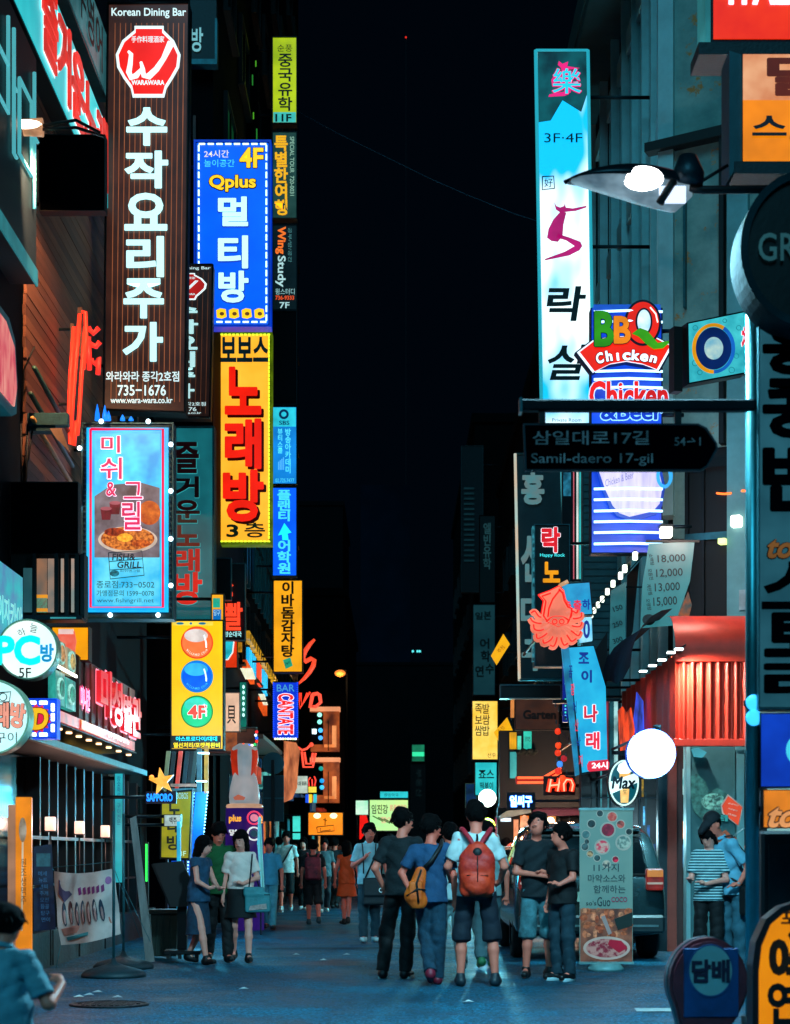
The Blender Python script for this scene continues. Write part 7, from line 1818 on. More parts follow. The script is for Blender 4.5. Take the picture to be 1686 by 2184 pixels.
    if face and vox < .013:
        for sg in (1, -1):
            MB().ball(hp(.030*sg, .078, .015), (.011, .011, .0065), dm('#100c0c', .3), 10, 6).build('eye', o)
            MB().tube([hp(.016*sg, .086, .036), hp(.030*sg, .085, .041), hp(.044*sg, .076, .036)], .0035, HAIR, 5).build('eyebrow', o)
        MB().tube([hp(-.022, .086, -.055), hp(0, .092, -.053), hp(.022, .086, -.055)], .005, dm('#a85a50', .5), 6).build('mouth', o)
    return o, J, hc

def toworld(o, p): return o.matrix_basis @ Vector(p)
def bagthing(name, label, cat, o):
    b = empty(name, label, cat, o.location, o.rotation_euler.z); b.scale = o.scale; return b

walkL = dict(kneeL=(.10, -.12, .50), ankL=(.10, -.20, .09), toeL=(.12, -.34, .045), kneeR=(-.09, .02, .49), ankR=(-.09, .22, .13), toeR=(-.10, .10, .04))
walkR = dict(kneeR=(-.10, -.12, .50), ankR=(-.10, -.20, .09), toeR=(-.12, -.34, .045), kneeL=(.09, .02, .49), ankL=(.09, .22, .13), toeL=(.10, .10, .04))
def mix(*d):
    r = {}
    for x in d: r.update(x)
    return r

NEAR = .0088
# the standing group in the middle
person('man in dark tee and black trousers standing left of the orange sling bag', 858, 2083, 165, 1.76,
       mix(dict(kneeL=(.16, 0, .49), ankL=(.20, .02, .085), toeL=(.24, -.12, .035), kneeR=(-.06, 0, .49), ankR=(-.04, .02, .085), toeR=(-.06, -.13, .035)), dict(elL=(.27, .08, 1.14), wrL=(.21, -.06, .93), haL=(.19, -.10, .88), elR=(-.25, -.02, 1.13), wrR=(-.22, -.12, .92), haR=(-.19, -.16, .86))),
       dm('#0c181c', .85, 0, .3, 8, .3), dm('#030406', .8, 0, .3, 8, .2), '#0c0e12', 0, 'short', (-50, 2), NEAR, sock='#c8dcdc', Y=18.9)
oB, JB, hB = person('man in slate blue tee and jeans walking with an orange sling bag', 919, 2100, 178, 1.67,
       mix(walkR, dict(kneeR=(-.08, .0, .49), ankR=(-.07, -.06, .085), toeR=(-.08, -.19, .035), kneeL=(.05, -.06, .5), ankL=(.0, .20, .16), toeL=(.0, .10, .05)), dict(elL=(.30, .02, 1.16), wrL=(.22, .14, 1.0), haL=(.15, .17, .96), elR=(-.24, .03, 1.13), wrR=(-.25, -.05, .88))),
       dm('#1c486c', .85, 0, .25, 8, .3), dm('#123c50', .85, 0, .45, 14, .3), '#8a1c34', 1, 'short', (-62, 0), NEAR, Y=18.0)
person('person in white shirt hidden between the orange sling bag and red backpack', 962, 2072, 190, 1.62,
       mix(walkL, {}), dm('#b8d0d0', .8, 0, .2, 8, .2), dm('#7a9a9c', .8, 0, .25, 12, .2), '#a8c8c8', 0, 'short', (0, 0), .011, Y=19.9)
oD, JD, hD = person('tall man in white tee and dark long shorts with a red backpack', 1016, 2104, 180, 1.80,
       dict(kneeL=(.14, .0, .49), ankL=(.15, .02, .085), toeL=(.17, -.12, .035), kneeR=(-.155, -.01, .49), ankR=(-.18, .02, .085), toeR=(-.22, -.12, .035), hipR=(-.1, 0, .9), elL=(.27, -.02, 1.14), wrL=(.24, -.20, 1.02), haL=(.2, -.26, .98), elR=(-.27, -.02, 1.14), wrR=(-.24, -.18, 1.0), haR=(-.2, -.24, .97)),
       dm('#cfe0de', .8, 0, .15, 8, .2), dm('#101c2a', .8, 0, .3, 10, .2), '#1c2c34', 0, 'short', (0, -4), NEAR, botkind='long_shorts', Y=17.85)
person('person in pale shirt mostly hidden behind the red backpack man', 1038, 2066, 185, 1.66, mix(walkR, {}), dm('#8ab0b0', .8, 0, .2, 8, .2), dm('#4a6a70', .8), '#2c7a4c', 0, 'short', (0, 0), .012, Y=20.6)
person('man in dark tee and pale denim shorts with crossed arms looking up', 1146, 2080, 18, 1.72,
       dict(elL=(.25, -.02, 1.13), wrL=(.03, -.19, 1.12), haL=(-.06, -.20, 1.14), elR=(-.25, -.02, 1.13), wrR=(-.02, -.22, 1.09), haR=(.07, -.22, 1.08), kneeL=(.13, -.01, .49), ankL=(.15, .02, .085), toeL=(.22, -.10, .035), kneeR=(-.11, -.01, .49), ankR=(-.12, .02, .085), toeR=(-.19, -.11, .035)),
       dm('#0c1a20', .85, 0, .3, 8, .3), dm('#4a8088', .85, 0, .5, 14, .3), '#0a0e10', 0, 'short', (-38, 26), NEAR, botkind='long_shorts', Y=19.0)
person('man in black tee and dark jeans seen from the side with his arm hanging', 1200, 2089, -52, 1.60,
       dict(elR=(-.22, .05, 1.13), wrR=(-.22, -.02, .88), haR=(-.22, -.04, .80), elL=(.23, -.06, 1.15), wrL=(.16, -.2, 1.08), haL=(.1, -.24, 1.1)),
       dm('#04080c', .8, 0, .3, 8, .2), dm('#123440', .8, 0, .3, 12, .2), '#0a0e12', 0, 'short', (-30, 8), NEAR, sock='#a8c8cc', Y=18.6)
# the three walkers on the left
person('woman in glasses and a dark blue dress left of the green polo', 423, 2050, 62, 1.50, mix(walkR, dict(elR=(-.2, -.1, 1.14), wrR=(-.14, -.27, 1.05), haR=(-.1, -.33, 1.07), elL=(.2, -.1, 1.14), wrL=(.12, -.26, 1.03), haL=(.08, -.32, 1.05))),
       dm('#1c4a68', .8, 0, .4, 12, .2), dm('#123850', .8, 0, .4, 14, .25), '#06080a', 2, 'tied', (8, -4), NEAR, True, 'dress', 'longdress', lean=.12, Y=21.3)
person('man in green polo shirt and black trousers in the left group of three', 466, 2047, 12, 1.66, mix(walkL, dict(wrR=(-.26, -.03, .87), wrL=(.22, .05, .9))),
       dm('#0c5a2c', .85, 0, .3, 8, .3), dm('#04060a', .8, 0, .3, 8, .15), '#0a0c10', 0, 'short', (10, -20), NEAR, topkind='polo', Y=21.8)
oC, JC, hC = person('woman in white tee and short black skirt with a teal shoulder bag', 514, 2050, 6, 1.57, mix(walkL, dict(elL=(.22, -.02, 1.13), wrL=(.02, -.18, 1.05), haL=(-.07, -.2, 1.08), elR=(-.21, .04, 1.12), wrR=(-.235, .0, .87), haR=(-.24, -.02, .79), shR=(-.16, .01, 1.41))),
       dm('#f8d8cc', .8, 0, .12, 8, .2), dm('#030508', .8, 0, .3, 8, .2), '#08080a', 2, 'long', (-28, -8), NEAR, True, 'tee', 'skirt', Y=21.7, shirtlen=.98)
# walkers behind
person('man in pale blue shirt walking behind the teal bag', 575, 1983, -6, 1.55, mix(walkL, {}), dm('#4a98b0', .8, 0, .2, 8, .2), dm('#5a98a0', .8, 0, .3, 8, .2), '#101418', 1, 'short', (0, 0), .012, topkind='shirt')
oK, JK, hK = person('person in white printed tee with a dark crossbody strap', 611, 1945, 0, 1.78, mix(walkR, {}), dm('#c8dcd8', .8, 0, .3, 14, .2), dm('#060a10', .8), '#d8e0e0', 1, 'short', (0, 0), .013, botkind='long_shorts', sock='#e8f0f0')
person('woman in black clothes smiling beside the dark red backpack', 648, 1942, -8, 1.66, mix(walkL, {}), dm('#080c12', .8), dm('#06080c', .8), '#c8d8d8', 2, 'long', (-6, 0), .012, True, 'tee', 'trousers')
oR, JR, hR = person('man in black tee and long dark shorts with a dark red backpack walking away', 669, 1973, 180, 1.54, mix(walkR, dict(kneeR=(-.1, .05, .49), ankR=(-.12, .20, .13), toeR=(-.13, .1, .05), ankL=(.1, -.1, .085), toeL=(.12, -.22, .035), kneeL=(.1, -.08, .49))), dm('#060a10', .8), dm('#04060a', .8), '#1c3840', 1, 'short', (0, 0), .012, botkind='long_shorts')
person('woman in bright orange sleeveless dress seen from behind', 740, 1972, 178, 1.53, mix(dict(kneeL=(.06, 0, .49), ankL=(.05, .02, .085), kneeR=(-.05, .08, .5), ankR=(-.04, .22, .12), toeR=(-.04, .12, .05)), {}), dm('#f04a08', .75, 0, .12, 5, .2), dm('#f04a08', .75, 0, .12, 5, .2), '#0c0808', 1, 'long', (0, 0), .012, True, 'sleeveless', 'skirt')
oM, JM, hM = person('man in pale shirt with suspenders and a large dark messenger bag', 788, 2010, 4, 1.73, mix(walkR, dict(kneeR=(-.09, -.05, .49), ankR=(-.09, -.1, .085), toeR=(-.1, -.23, .035), ankL=(.09, .06, .09), toeL=(.1, -.08, .035), elR=(-.24, .0, 1.14), wrR=(-.08, -.17, 1.25), haR=(-.02, -.18, 1.32), elL=(.25, .02, 1.12), wrL=(.27, -.08, .88))),
       dm('#98c4cc', .8, 0, .2, 8, .2), dm('#1c3c48', .8, 0, .3, 8, .2), '#c8e0e0', 1, 'short', (10, 4), .011, topkind='shirt')
person('distant person in white shirt behind the messenger bag man', 833, 1944, 180, 1.72, {}, dm('#a8d0c8', .8), dm('#0c1820', .8), '#101418', 0, 'short', (0, 0), .014, Y=41)
person('distant woman with dark hair and pink top beside the pale car', 1080, 1955, 60, 1.60, {}, dm('#a0306a', .8), dm('#0c1820', .8), '#101418', 1, 'bob', (0, 0), .014, Y=36, female=True)
person('distant figure in dark clothes behind the orange dress', 715, 1940, 170, 1.66, mix(walkL, {}), dm('#0c161c', .8), dm('#06080c', .8), '#101418', 1, 'short', (0, 0), .014, Y=43)
person('distant walker in a grey tee left of the dark red backpack man', 692, 1948, 10, 1.62, mix(walkR, {}), dm('#3a5a60', .8), dm('#102028', .8), '#c8d0d0', 1, 'short', (0, 0), .014, Y=40)
for i, (px_, ft_, yw_, hh_, c1_, c2_, lab_) in enumerate(((596, 1930, 176, 1.7, '#0c1418', '#04070a', 'distant man in black seen from behind left of the white printed tee'), (630, 1915, 5, 1.68, '#8a2c2c', '#0c1014', 'distant person in a dull red top between two walkers'),
        (705, 1908, 182, 1.72, '#5a8a90', '#0c1014', 'distant person in a pale grey shirt far behind the orange dress'), (726, 1902, 0, 1.66, '#141c20', '#0a0c10', 'distant walker in black right of the pale grey shirt'), (758, 1912, 178, 1.7, '#24505c', '#0a0c10', 'distant person in teal shirt right of the orange dress'),
        (812, 1906, 0, 1.7, '#3a5058', '#0a0c10', 'distant walker in a slate shirt under the greenish far sign'), (850, 1900, 178, 1.62, '#101a20', '#0a0c10', 'distant dark figure behind the man in black trousers'), (980, 1912, 4, 1.7, '#c0d0d0', '#0a0c10', 'distant person in a white top left of the pale car'), (1062, 1905, 0, 1.64, '#601c30', '#0a0c10', 'distant person in maroon under the yellow globe'))):
    person(lab_, px_, ft_, yw_, hh_, mix(walkL if i % 2 else walkR, {}), dm(c1_, .85), dm(c2_, .85), '#0c1014', i % 3, 'long' if i % 3 == 1 else 'short', (0, 0), .018)
# the couple on the right
person('woman in striped tee and black trousers looking down at her phone', 1512, 2078, -22, 1.60, dict(elR=(-.2, -.06, 1.12), wrR=(-.15, -.28, 1.1), haR=(-.15, -.35, 1.13), elL=(.21, -.02, 1.12), wrL=(.02, -.24, 1.07), haL=(-.06, -.28, 1.10)),
       None, dm('#05080c', .8), '#0a0c10', 2, 'tied', (-14, -32), NEAR, True, Y=19.5)
oG, JG, hG = person('man in black cap and pale blue shirt bending over the striped tee', 1566, 2084, -58, 1.74, mix(dict(kneeR=(-.1, -.02, .49), ankR=(-.12, .05, .085), toeR=(-.13, -.08, .035), elL=(.30, .02, 1.16), wrL=(.24, -.14, .98), haL=(.2, -.2, .97), elR=(-.27, -.02, 1.15), wrR=(-.2, -.2, 1.05), haR=(-.14, -.26, 1.05)), {}),
       dm('#6ab0c8', .8, 0, .2, 8, .25), dm('#2c6070', .8, 0, .3, 10, .2), '#0a1014', 0, 'cap', (0, -35), NEAR, topkind='shirt', lean=.42, Y=19.6)

# striped tee: stripes run round the shirt
sm_, n_, l_, p_ = _new('striped_jersey')
tc = n_.new('ShaderNodeTexCoord'); sp_ = n_.new('ShaderNodeSeparateXYZ'); mt = n_.new('ShaderNodeMath'); mt.operation = 'MULTIPLY'; mt.inputs[1].default_value = 190
sn = n_.new('ShaderNodeMath'); sn.operation = 'SINE'; rp = n_.new('ShaderNodeValToRGB')
rp.color_ramp.elements[0].color = (*lin('#1c5a64'), 1); rp.color_ramp.elements[1].color = (*lin('#c8e8e8'), 1); rp.color_ramp.elements[0].position = .25; rp.color_ramp.elements[1].position = .4
l_.new(tc.outputs['Object'], sp_.inputs[0]); l_.new(sp_.outputs['Z'], mt.inputs[0]); l_.new(mt.outputs[0], sn.inputs[0]); l_.new(sn.outputs[0], rp.inputs[0]); l_.new(rp.outputs[0], p_.inputs['Base Color']); p_.inputs['Roughness'].default_value = .8
wo = [o for o in bpy.data.objects if o.get('label', '').startswith('woman in striped tee')][0]
J = dict(BASE); J.update(elR=(-.2, -.06, 1.12), elL=(.21, -.02, 1.12))
g = Field((-.42, -.25, .8), (.42, .25, 1.55), NEAR)
g.ell((0, .01, 1.27), (.155, .12, .20), .05).ell((0, 0, 1.08), (.142, .112, .19), .05).cap((0, 0, 1.0), (0, 0, .76), .16, .185, .05, sy=.8).cap((.145, .01, 1.405), (-.145, .01, 1.405), .056, .056, .05)
for s_ in (1, -1): g.cap((.145*s_, .01, 1.405), L3((.145*s_, .01, 1.405), J['elL' if s_ > 0 else 'elR'], .72), .062, .058, .03, flat=True)
g.folds(.008, 30, 3); g.plane((0, 0, -1), -.87); g.ell((0, -.015, 1.52), (.075, .085, .06), 0, True); g.build('shirt', wo, sm_)
# glasses on the woman in the blue dress
gw = [o for o in bpy.data.objects if o.get('label', '').startswith('woman in glasses')][0]

# ---- bags, carried but things of their own
def strap(b, pts, mat, r=.012): MB().tube(pts, r, mat, 6).build('strap', b)
RBP = dm('#ff3c14', .6, 0, .45, 5, .35, lo='#c01818')
b = bagthing('backpack', 'bright red orange backpack with crossed red straps on the tall man', 'backpack', oD)
g = Field((-.24, .06, .82), (.24, .42, 1.5), .009)
g.ell((0, .20, 1.14), (.165, .10, .23), .02).rbox((0, .19, 1.06), (.16, .085, .20), .06, .04).ell((0, .27, .98), (.13, .06, .11), .02); g.folds(.008, 24, 2); g.build('pack_body', b, RBP)
MB().tube([(-.16, .22, 1.02), (-.08, .30, 1.03), (.08, .30, 1.03), (.16, .22, 1.02)], .010, BLACK, 6).build('belt_strap', b); MB().ball((0, .27, 1.27), (.05, .03, .05), BLACK).build('top_flap', b)
MB().tube([(0, .20, 1.38), (0, .24, 1.42), (0, .19, 1.44)], .012, BLACK, 6).build('grab_loop', b)
for sg in (1, -1): MB().tube([(.03*sg, .22, 1.34), (.07*sg, .16, 1.41), (.13*sg, .10, 1.49), (.14*sg, .0, 1.50), (.13*sg, -.11, 1.40), (.13*sg, -.13, 1.2)], [.022, .024, .024, .022, .02, .02], dm('#c82838', .6), 8).build('strap', b)
MB().tube([(0, .30, 1.24), (.0, .335, 1.0)], .006, dm('#501410', .5), 5).build('zip', b); MB().tube([(-.1, .31, 1.06), (.1, .31, 1.06)], .005, dm('#501410', .5), 5).build('zip', b)
b = bagthing('backpack', 'dark red backpack on the man walking away in long shorts', 'backpack', oR)
g = Field((-.24, .06, .85), (.24, .40, 1.5), .013); g.rbox((0, .19, 1.17), (.165, .085, .24), .06, .04).rbox((0, .26, 1.08), (.12, .05, .12), .03, .03); g.build('pack_body', b, dm('#8a2434', .7, 0, .4, 9, .3, lo='#4c1020'))
for sg in (1, -1): MB().tube([(.09*sg, .14, 1.38), (.12*sg, .08, 1.48), (.13*sg, .0, 1.49), (.13*sg, -.12, 1.36)], .02, dm('#a82838', .6), 6).build('strap', b)
ORG = dm('#f06a10', .6, 0, .25, 6, .25, lo='#d84808')
b = bagthing('sling_bag', 'orange sling bag with black trim on the back of the man in blue', 'bag', oB)
g = Field((-.05, .08, .8), (.36, .36, 1.32), .009)
g.cap((.10, .19, 1.17), (.16, .20, .93), .06, .10, .03, sy=.6).cap((.16, .20, .93), (.13, .20, .88), .105, .10, .03, sy=.6).rbox((.15, .24, .98), (.07, .03, .10), .02, .02); g.build('bag_body', b, ORG)
strap(b, [(.06, .20, 1.22), (-.02, .19, 1.30), (-.10, .13, 1.43), (-.12, .02, 1.50), (-.08, -.10, 1.40), (.06, -.15, 1.15), (.20, -.08, .98), (.21, .08, .93), (.18, .18, .92)], BLACK, .022)
strap(b, [(.09, .25, 1.20), (.14, .275, 1.06), (.12, .27, .86)], BLACK, .012); strap(b, [(.05, .24, .99), (.13, .285, 1.0), (.24, .25, .93)], BLACK, .010)
TBG = dm('#3a8a90', .6, 0, .3, 9, .3)
b = bagthing('shoulder_bag', 'teal shoulder bag with a pale printed panel on the woman in white', 'bag', oC)
g = Field((-.0, -.4, .5), (.5, .1, 1.15), .009); g.rbox((.22, -.16, .80), (.17, .05, .13), .03, .02).rbox((.17, -.17, .95), (.14, .045, .06), .03, .03); g.build('bag_body', b, TBG)
MB().raw([(.10, -.222, .70), (.34, -.222, .72), (.33, -.222, .79), (.12, -.222, .76)], [(0, 1, 2, 3)], dm('#c8a8a0', .7, 0, .4, 20)).build('printed_panel', b, fix=False); MB().raw([(.07, -.214, .90), (.38, -.214, .90), (.38, -.214, .912), (.07, -.214, .912)], [(0, 1, 2, 3)], METAL).build('seam', b, fix=False)
strap(b, [(.10, -.16, .95), (.13, -.13, 1.2), (.15, -.07, 1.44), (.15, .05, 1.45), (.18, .05, 1.2), (.26, -.12, .95)], METAL, .010)
b = bagthing('messenger_bag', 'large dark messenger bag hanging from the man with suspenders', 'bag', oM)
g = Field((-.1, -.4, .4), (.45, .05, 1.1), .011); g.rbox((.14, -.20, .76), (.25, .06, .20), .03, .02).rbox((.14, -.24, .82), (.24, .04, .13), .02, .02); g.build('bag_body', b, dm('#0c2028', .6, 0, .3, 6, .2))
strap(b, [(-.08, -.2, .93), (.02, -.17, 1.15), (.14, -.12, 1.40), (.15, .0, 1.49), (.12, .12, 1.4)], BLACK, .014); MB().tube([(.16+.03*math.cos(a), -.288, .78+.03*math.sin(a)) for a in [i*math.pi/8 for i in range(17)]], .004, glow('#b0e0e8', .7), 5).build('badge', b)
for sg in (.08, -.09): strap(b, [(sg, -.13, 1.02), (sg, -.14, 1.25), (sg*1.2, -.07, 1.46), (sg*1.2, .05, 1.46)], dm('#0c1c24', .6), .010)
b = bagthing('crossbody_bag', 'small dark bag with a crossbody strap on the person in the white printed tee', 'bag', oK); strap(b, [(.16, .05, 1.48), (.12, -.09, 1.42), (-.0, -.14, 1.2), (-.12, -.13, 1.0), (-.17, -.08, .93)], BLACK, .018)
g = Field((-.32, -.2, .75), (-.05, .1, 1.0), .013); g.rbox((-.19, -.05, .87), (.07, .05, .08), .02, .02); g.build('bag_body', b, BLACK)
b = bagthing('black_shoulder_bag', 'black shoulder bag on the man in the black cap', 'bag', oG)
g = Field((.05, -.2, .55), (.5, .3, 1.1), .009); g.rbox((.27, .04, .80), (.08, .16, .16), .04, .02).rbox((.31, .04, .84), (.06, .14, .10), .03, .02); g.build('bag_body', b, dm('#06090c', .7, 0, .3, 8, .3))
strap(b, [(.26, .12, .95), (.22, .06, 1.2), (.12, -.15, 1.50), (-.0, -.25, 1.48), (-.08, -.22, 1.30), (.1, -.15, 1.05), (.27, -.08, .95)], BLACK, .014)
b = bagthing('wrist_watch', 'watch on the wrist of the man in the black cap', 'watch', oG); w_ = JG['wrL']; MB().ball((w_[0], w_[1]-.0, w_[2]+.01), (.03, .03, .015), dm('#a8c8d0', .3, .7)).build('watch_body', b)
g2 = bagthing('eyeglasses', 'thin framed glasses on the woman in the dark blue dress', 'glasses', gw)
hg = np.array((0, -.015-.12*.67, 1.62)); az = math.radians(8)
fw_ = np.array((math.sin(az), -math.cos(az), -.07)); sd_ = np.array((math.cos(az), math.sin(az), 0))
m = MB()
for sg in (1, -1):
    m.tube([tuple(hg+fw_*.105+sd_*(.032*sg+.024*math.cos(a))+np.array((0, 0, .016+.018*math.sin(a)))) for a in [i*math.pi/6 for i in range(13)]], .003, BLACK, 4)
    m.tube([tuple(hg+fw_*.10+sd_*.058*sg+np.array((0, 0, .02))), tuple(hg+fw_*.0+sd_*.078*sg+np.array((0, 0, .02)))], .003, BLACK, 4)
m.tube([tuple(hg+fw_*.108-sd_*.009+np.array((0, 0, .018))), tuple(hg+fw_*.108+sd_*.009+np.array((0, 0, .018)))], .003, BLACK, 4); m.build('frame', g2)

# ================================================================ cars
def carbody(prof, w, mat, tumble=.16, n=9):
    """profile of (y, z_low, z_high, half width) stations lofted into a shell with rounded shoulders"""
    vs = []; fs = []; 
    for (y, zl, zh, hw, tw) in prof:
        ring = [(-hw*.92, zl), (-hw, zl+.10), (-hw, zl+(zh-zl)*.45), (-hw*.985, zl+(zh-zl)*.62), (-hw*(1-tw), zh-.05), (-hw*(1-tw)*.86, zh), (0, zh+.02), (hw*(1-tw)*.86, zh), (hw*(1-tw), zh-.05), (hw*.985, zl+(zh-zl)*.62), (hw, zl+(zh-zl)*.45), (hw, zl+.10), (hw*.92, zl)]
        for x, z in ring: vs.append((x, y, z))
    k = 13
    for i in range(len(prof)-1):
        for j in range(k): fs.append((i*k+j, i*k+(j+1) % k, (i+1)*k+(j+1) % k, (i+1)*k+j))
    fs += [tuple(range(k-1, -1, -1)), tuple(range((len(prof)-1)*k, len(prof)*k))]
    return MB().raw(vs, fs, mat, False)
def wheel(parent, x, y, r=.34, w=.22):
    m = MB(); pts = []
    prof = [(r*.6, -w/2), (r*.93, -w/2), (r, -w*.35), (r, w*.35), (r*.93, w/2), (r*.6, w/2)]
    n = 28; vs = []; fs = []
    for (rr_, xx) in prof:
        for j in range(n): a = 2*math.pi*j/n; vs.append((xx, rr_*math.cos(a), rr_*math.sin(a)))
    for i in range(5):
        for j in range(n): fs.append((i*n+j, i*n+(j+1) % n, (i+1)*n+(j+1) % n, (i+1)*n+j))
    ty = MB().raw(vs, fs, dm('#0a0c0e', .85), True).build('wheel', parent, (x, y, r))
    rm = MB(); sg = 1 if x > 0 else -1
    vs = [(sg*w*.32, 0, 0)]+[(sg*w*.42, r*.6*math.cos(2*math.pi*j/20), r*.6*math.sin(2*math.pi*j/20)) for j in range(20)]
    rm.raw(vs, [(0, 1+j, 1+(j+1) % 20) for j in range(20)], dm('#6a7a80', .3, .9)); rm.build('rim', ty)
GL = dm('#03080b', .06, 0, .2, 2, 0, .9)
def paint(c): return dm(c, .25, .35, .08, 3, 0, .6, coat=1.0)
# dark SUV seen from behind
Y0 = 21.9; o = empty('parked_suv', 'dark green grey SUV parked with its tail to the camera behind the standee', 'car', ((1262-CX)*Y0/F, Y0, 0))
PT = paint('#20383c')
bd = carbody([(.02, .42, .98, .80, .03), (.10, .30, 1.06, .89, .03), (.16, .28, 1.16, .92, .06), (.30, .26, 1.60, .92, .17), (.55, .26, 1.68, .92, .20), (2.2, .26, 1.70, .92, .19), (2.9, .26, 1.52, .92, .18), (3.4, .28, 1.12, .92, .05), (4.2, .30, .98, .88, .06), (4.5, .36, .78, .78, .08)], 1.84, PT).build('body', o)
bv = bd.modifiers.new('round', 'SUBSURF'); bv.levels = 2; bv.render_levels = 2; [setattr(p, 'use_smooth', True) for p in bd.data.polygons]
MB().raw([(-.68, .085, 1.06), (.68, .085, 1.06), (.60, .255, 1.50), (-.60, .255, 1.50)], [(0, 1, 2, 3)], GL).build('rear_window', o, fix=False)
m = MB(); m.tube([(-.70, .07, 1.045), (.70, .07, 1.045), (.62, .25, 1.52), (-.62, .25, 1.52), (-.70, .07, 1.045)], .018, BLACK, 6); m.build('window_seal', o)
MB().box((-.62, .20, 1.565), (.62, .5, 1.60), PT, .012).build('roof_spoiler', o); MB().box((-.88, -.06, .34), (.88, .12, .56), dm('#1c3034', .45, .1, .2, 3, 0), .03).build('bumper', o); MB().box((-.80, -.065, .42), (.80, -.055, .445), dm('#7a9a9c', .3, .6)).build('bumper_trim', o)
for s_ in (1, -1):
    l = MB().box((s_*.66, -.012, .86), (s_*.87, .13, 1.12), em('#a82820', .45, .3, 7), .02).build('tail_light', o); MB().box((s_*.67, -.02, 1.02), (s_*.86, -.01, 1.10), em('#e08838', .7)).build('indicator', l); MB().box((s_*.67, -.02, .93), (s_*.86, -.01, .955), em('#e8d0c0', .5)).build('reversing_light', l)
    m = MB().tube([(s_*.90, .9, 1.12), (s_*1.03, .88, 1.14)], .02, PT); MB().box((s_*.95, 2.75, 1.05), (s_*1.13, 2.9, 1.20), PT, .02).build('wing_mirror', o)
    for y in (.95, 3.6): wheel(o, s_*.80, y)
MB().box((-.26, -.03, .72), (.26, .02, .84), dm('#a8c4b0', .5)).build('licence_plate', o); MB().tube([(-.1, .06, 1.08), (.35, .10, 1.14)], .008, BLACK).build('wiper', o); MB().box((-.14, -.01, .90), (.14, .03, .93), dm('#7a9a9c', .3, .6)).build('handle', o)
# pale sedan facing the camera
Y0 = 32.6; o = empty('pale_sedan', 'cream coloured sedan facing the camera behind the backpack man', 'car', ((1142-CX)*Y0/F, Y0, 0))
PT = paint('#d8b4a0')
bd = carbody([(.0, .36, .62, .66, .05), (.08, .24, .74, .82, .05), (.30, .20, .86, .88, .05), (1.1, .20, .98, .89, .05), (1.35, .2, 1.02, .89, .06), (1.95, .20, 1.42, .89, .22), (2.6, .20, 1.47, .89, .24), (3.5, .2, 1.36, .89, .22), (4.1, .22, 1.04, .88, .08), (4.6, .3, .92, .8, .08)], 1.8, PT).build('body', o)
bv = bd.modifiers.new('round', 'SUBSURF'); bv.levels = 2; bv.render_levels = 2; [setattr(p, 'use_smooth', True) for p in bd.data.polygons]
MB().raw([(-.70, 1.33, 1.01), (.70, 1.33, 1.01), (.58, 1.88, 1.37), (-.58, 1.88, 1.37)], [(0, 1, 2, 3)], GL).build('windscreen', o, fix=False)
gr_ = MB(); 
for i in range(9): gr_.box((-.30+i*.07, -.015, .60), (-.28+i*.07, .03, .76), dm('#a8b8bc', .2, .9))
gr_.box((-.33, .012, .58), (.33, .05, .78), BLACK); gr_.box((-.35, -.01, .77), (.35, .04, .795), dm('#a8b8bc', .2, .9)); gr_.build('grille', o)
for s_ in (1, -1):
    l = MB().ball((s_*.66, .10, .68), (.16, .12, .08), dm('#48787e', .1, .2, .3, 9, 0, .9), 14, 10).build('headlight', o); MB().ball((s_*.64, .02, .68), (.05, .06, .05), em('#80c0d8', .8), 10, 8).build('lens', l)
    MB().box((s_*.88, 1.5, .95), (s_*1.05, 1.62, 1.08), PT, .02).build('wing_mirror', o)
    for y in (.85, 3.5): wheel(o, s_*.78, y, .31, .2)
MB().box((-.27, -.045, .42), (.27, .0, .53), dm('#c8d4c8', .5)).build('licence_plate', o); MB().box((-.55, -.02, .25), (.55, .05, .38), BLACK, .02).build('air_intake', o); MB().box((-.8, -.025, .40), (.8, .0, .42), dm('#c8b0a0', .3, .3)).build('bumper_trim', o)
t = T('plate_text', 'x', 'x', 1142, 1900, Y0-.06); bpy.data.objects.remove(t.o); t.o = o; t.P = Vector((o.location.x, Y0-.05, 0))
t.text('66두 4618', 1142-28, HY+(1.3-.51)*F/Y0, 1142+28, HY+(1.3-.44)*F/Y0, BLACK, d=-.0, off=.02)

# white van roof edge behind the SUV
t = T('white_van', 'pale van partly hidden behind the standee and the dark SUV', 'van', 1390, 1820.6+1.3*F/30, 30)
t.box('body', 1330, 1775, 1425, 1950, dm('#b8c0c4', .4, .1, .1, 3, 0), 0, 3, .05); t.box('rear_window', 1338, 1790, 1418, 1835, GL, .01, 0, 0); t.box('bumper', 1328, 1940, 1427, 1960, DMETAL, .05, .2)
for x in (1340, 1402): t.box('wheel', x, 1950, x+14, 1820.6+1.3*F/30, BLACK, -.1, .6, .03)

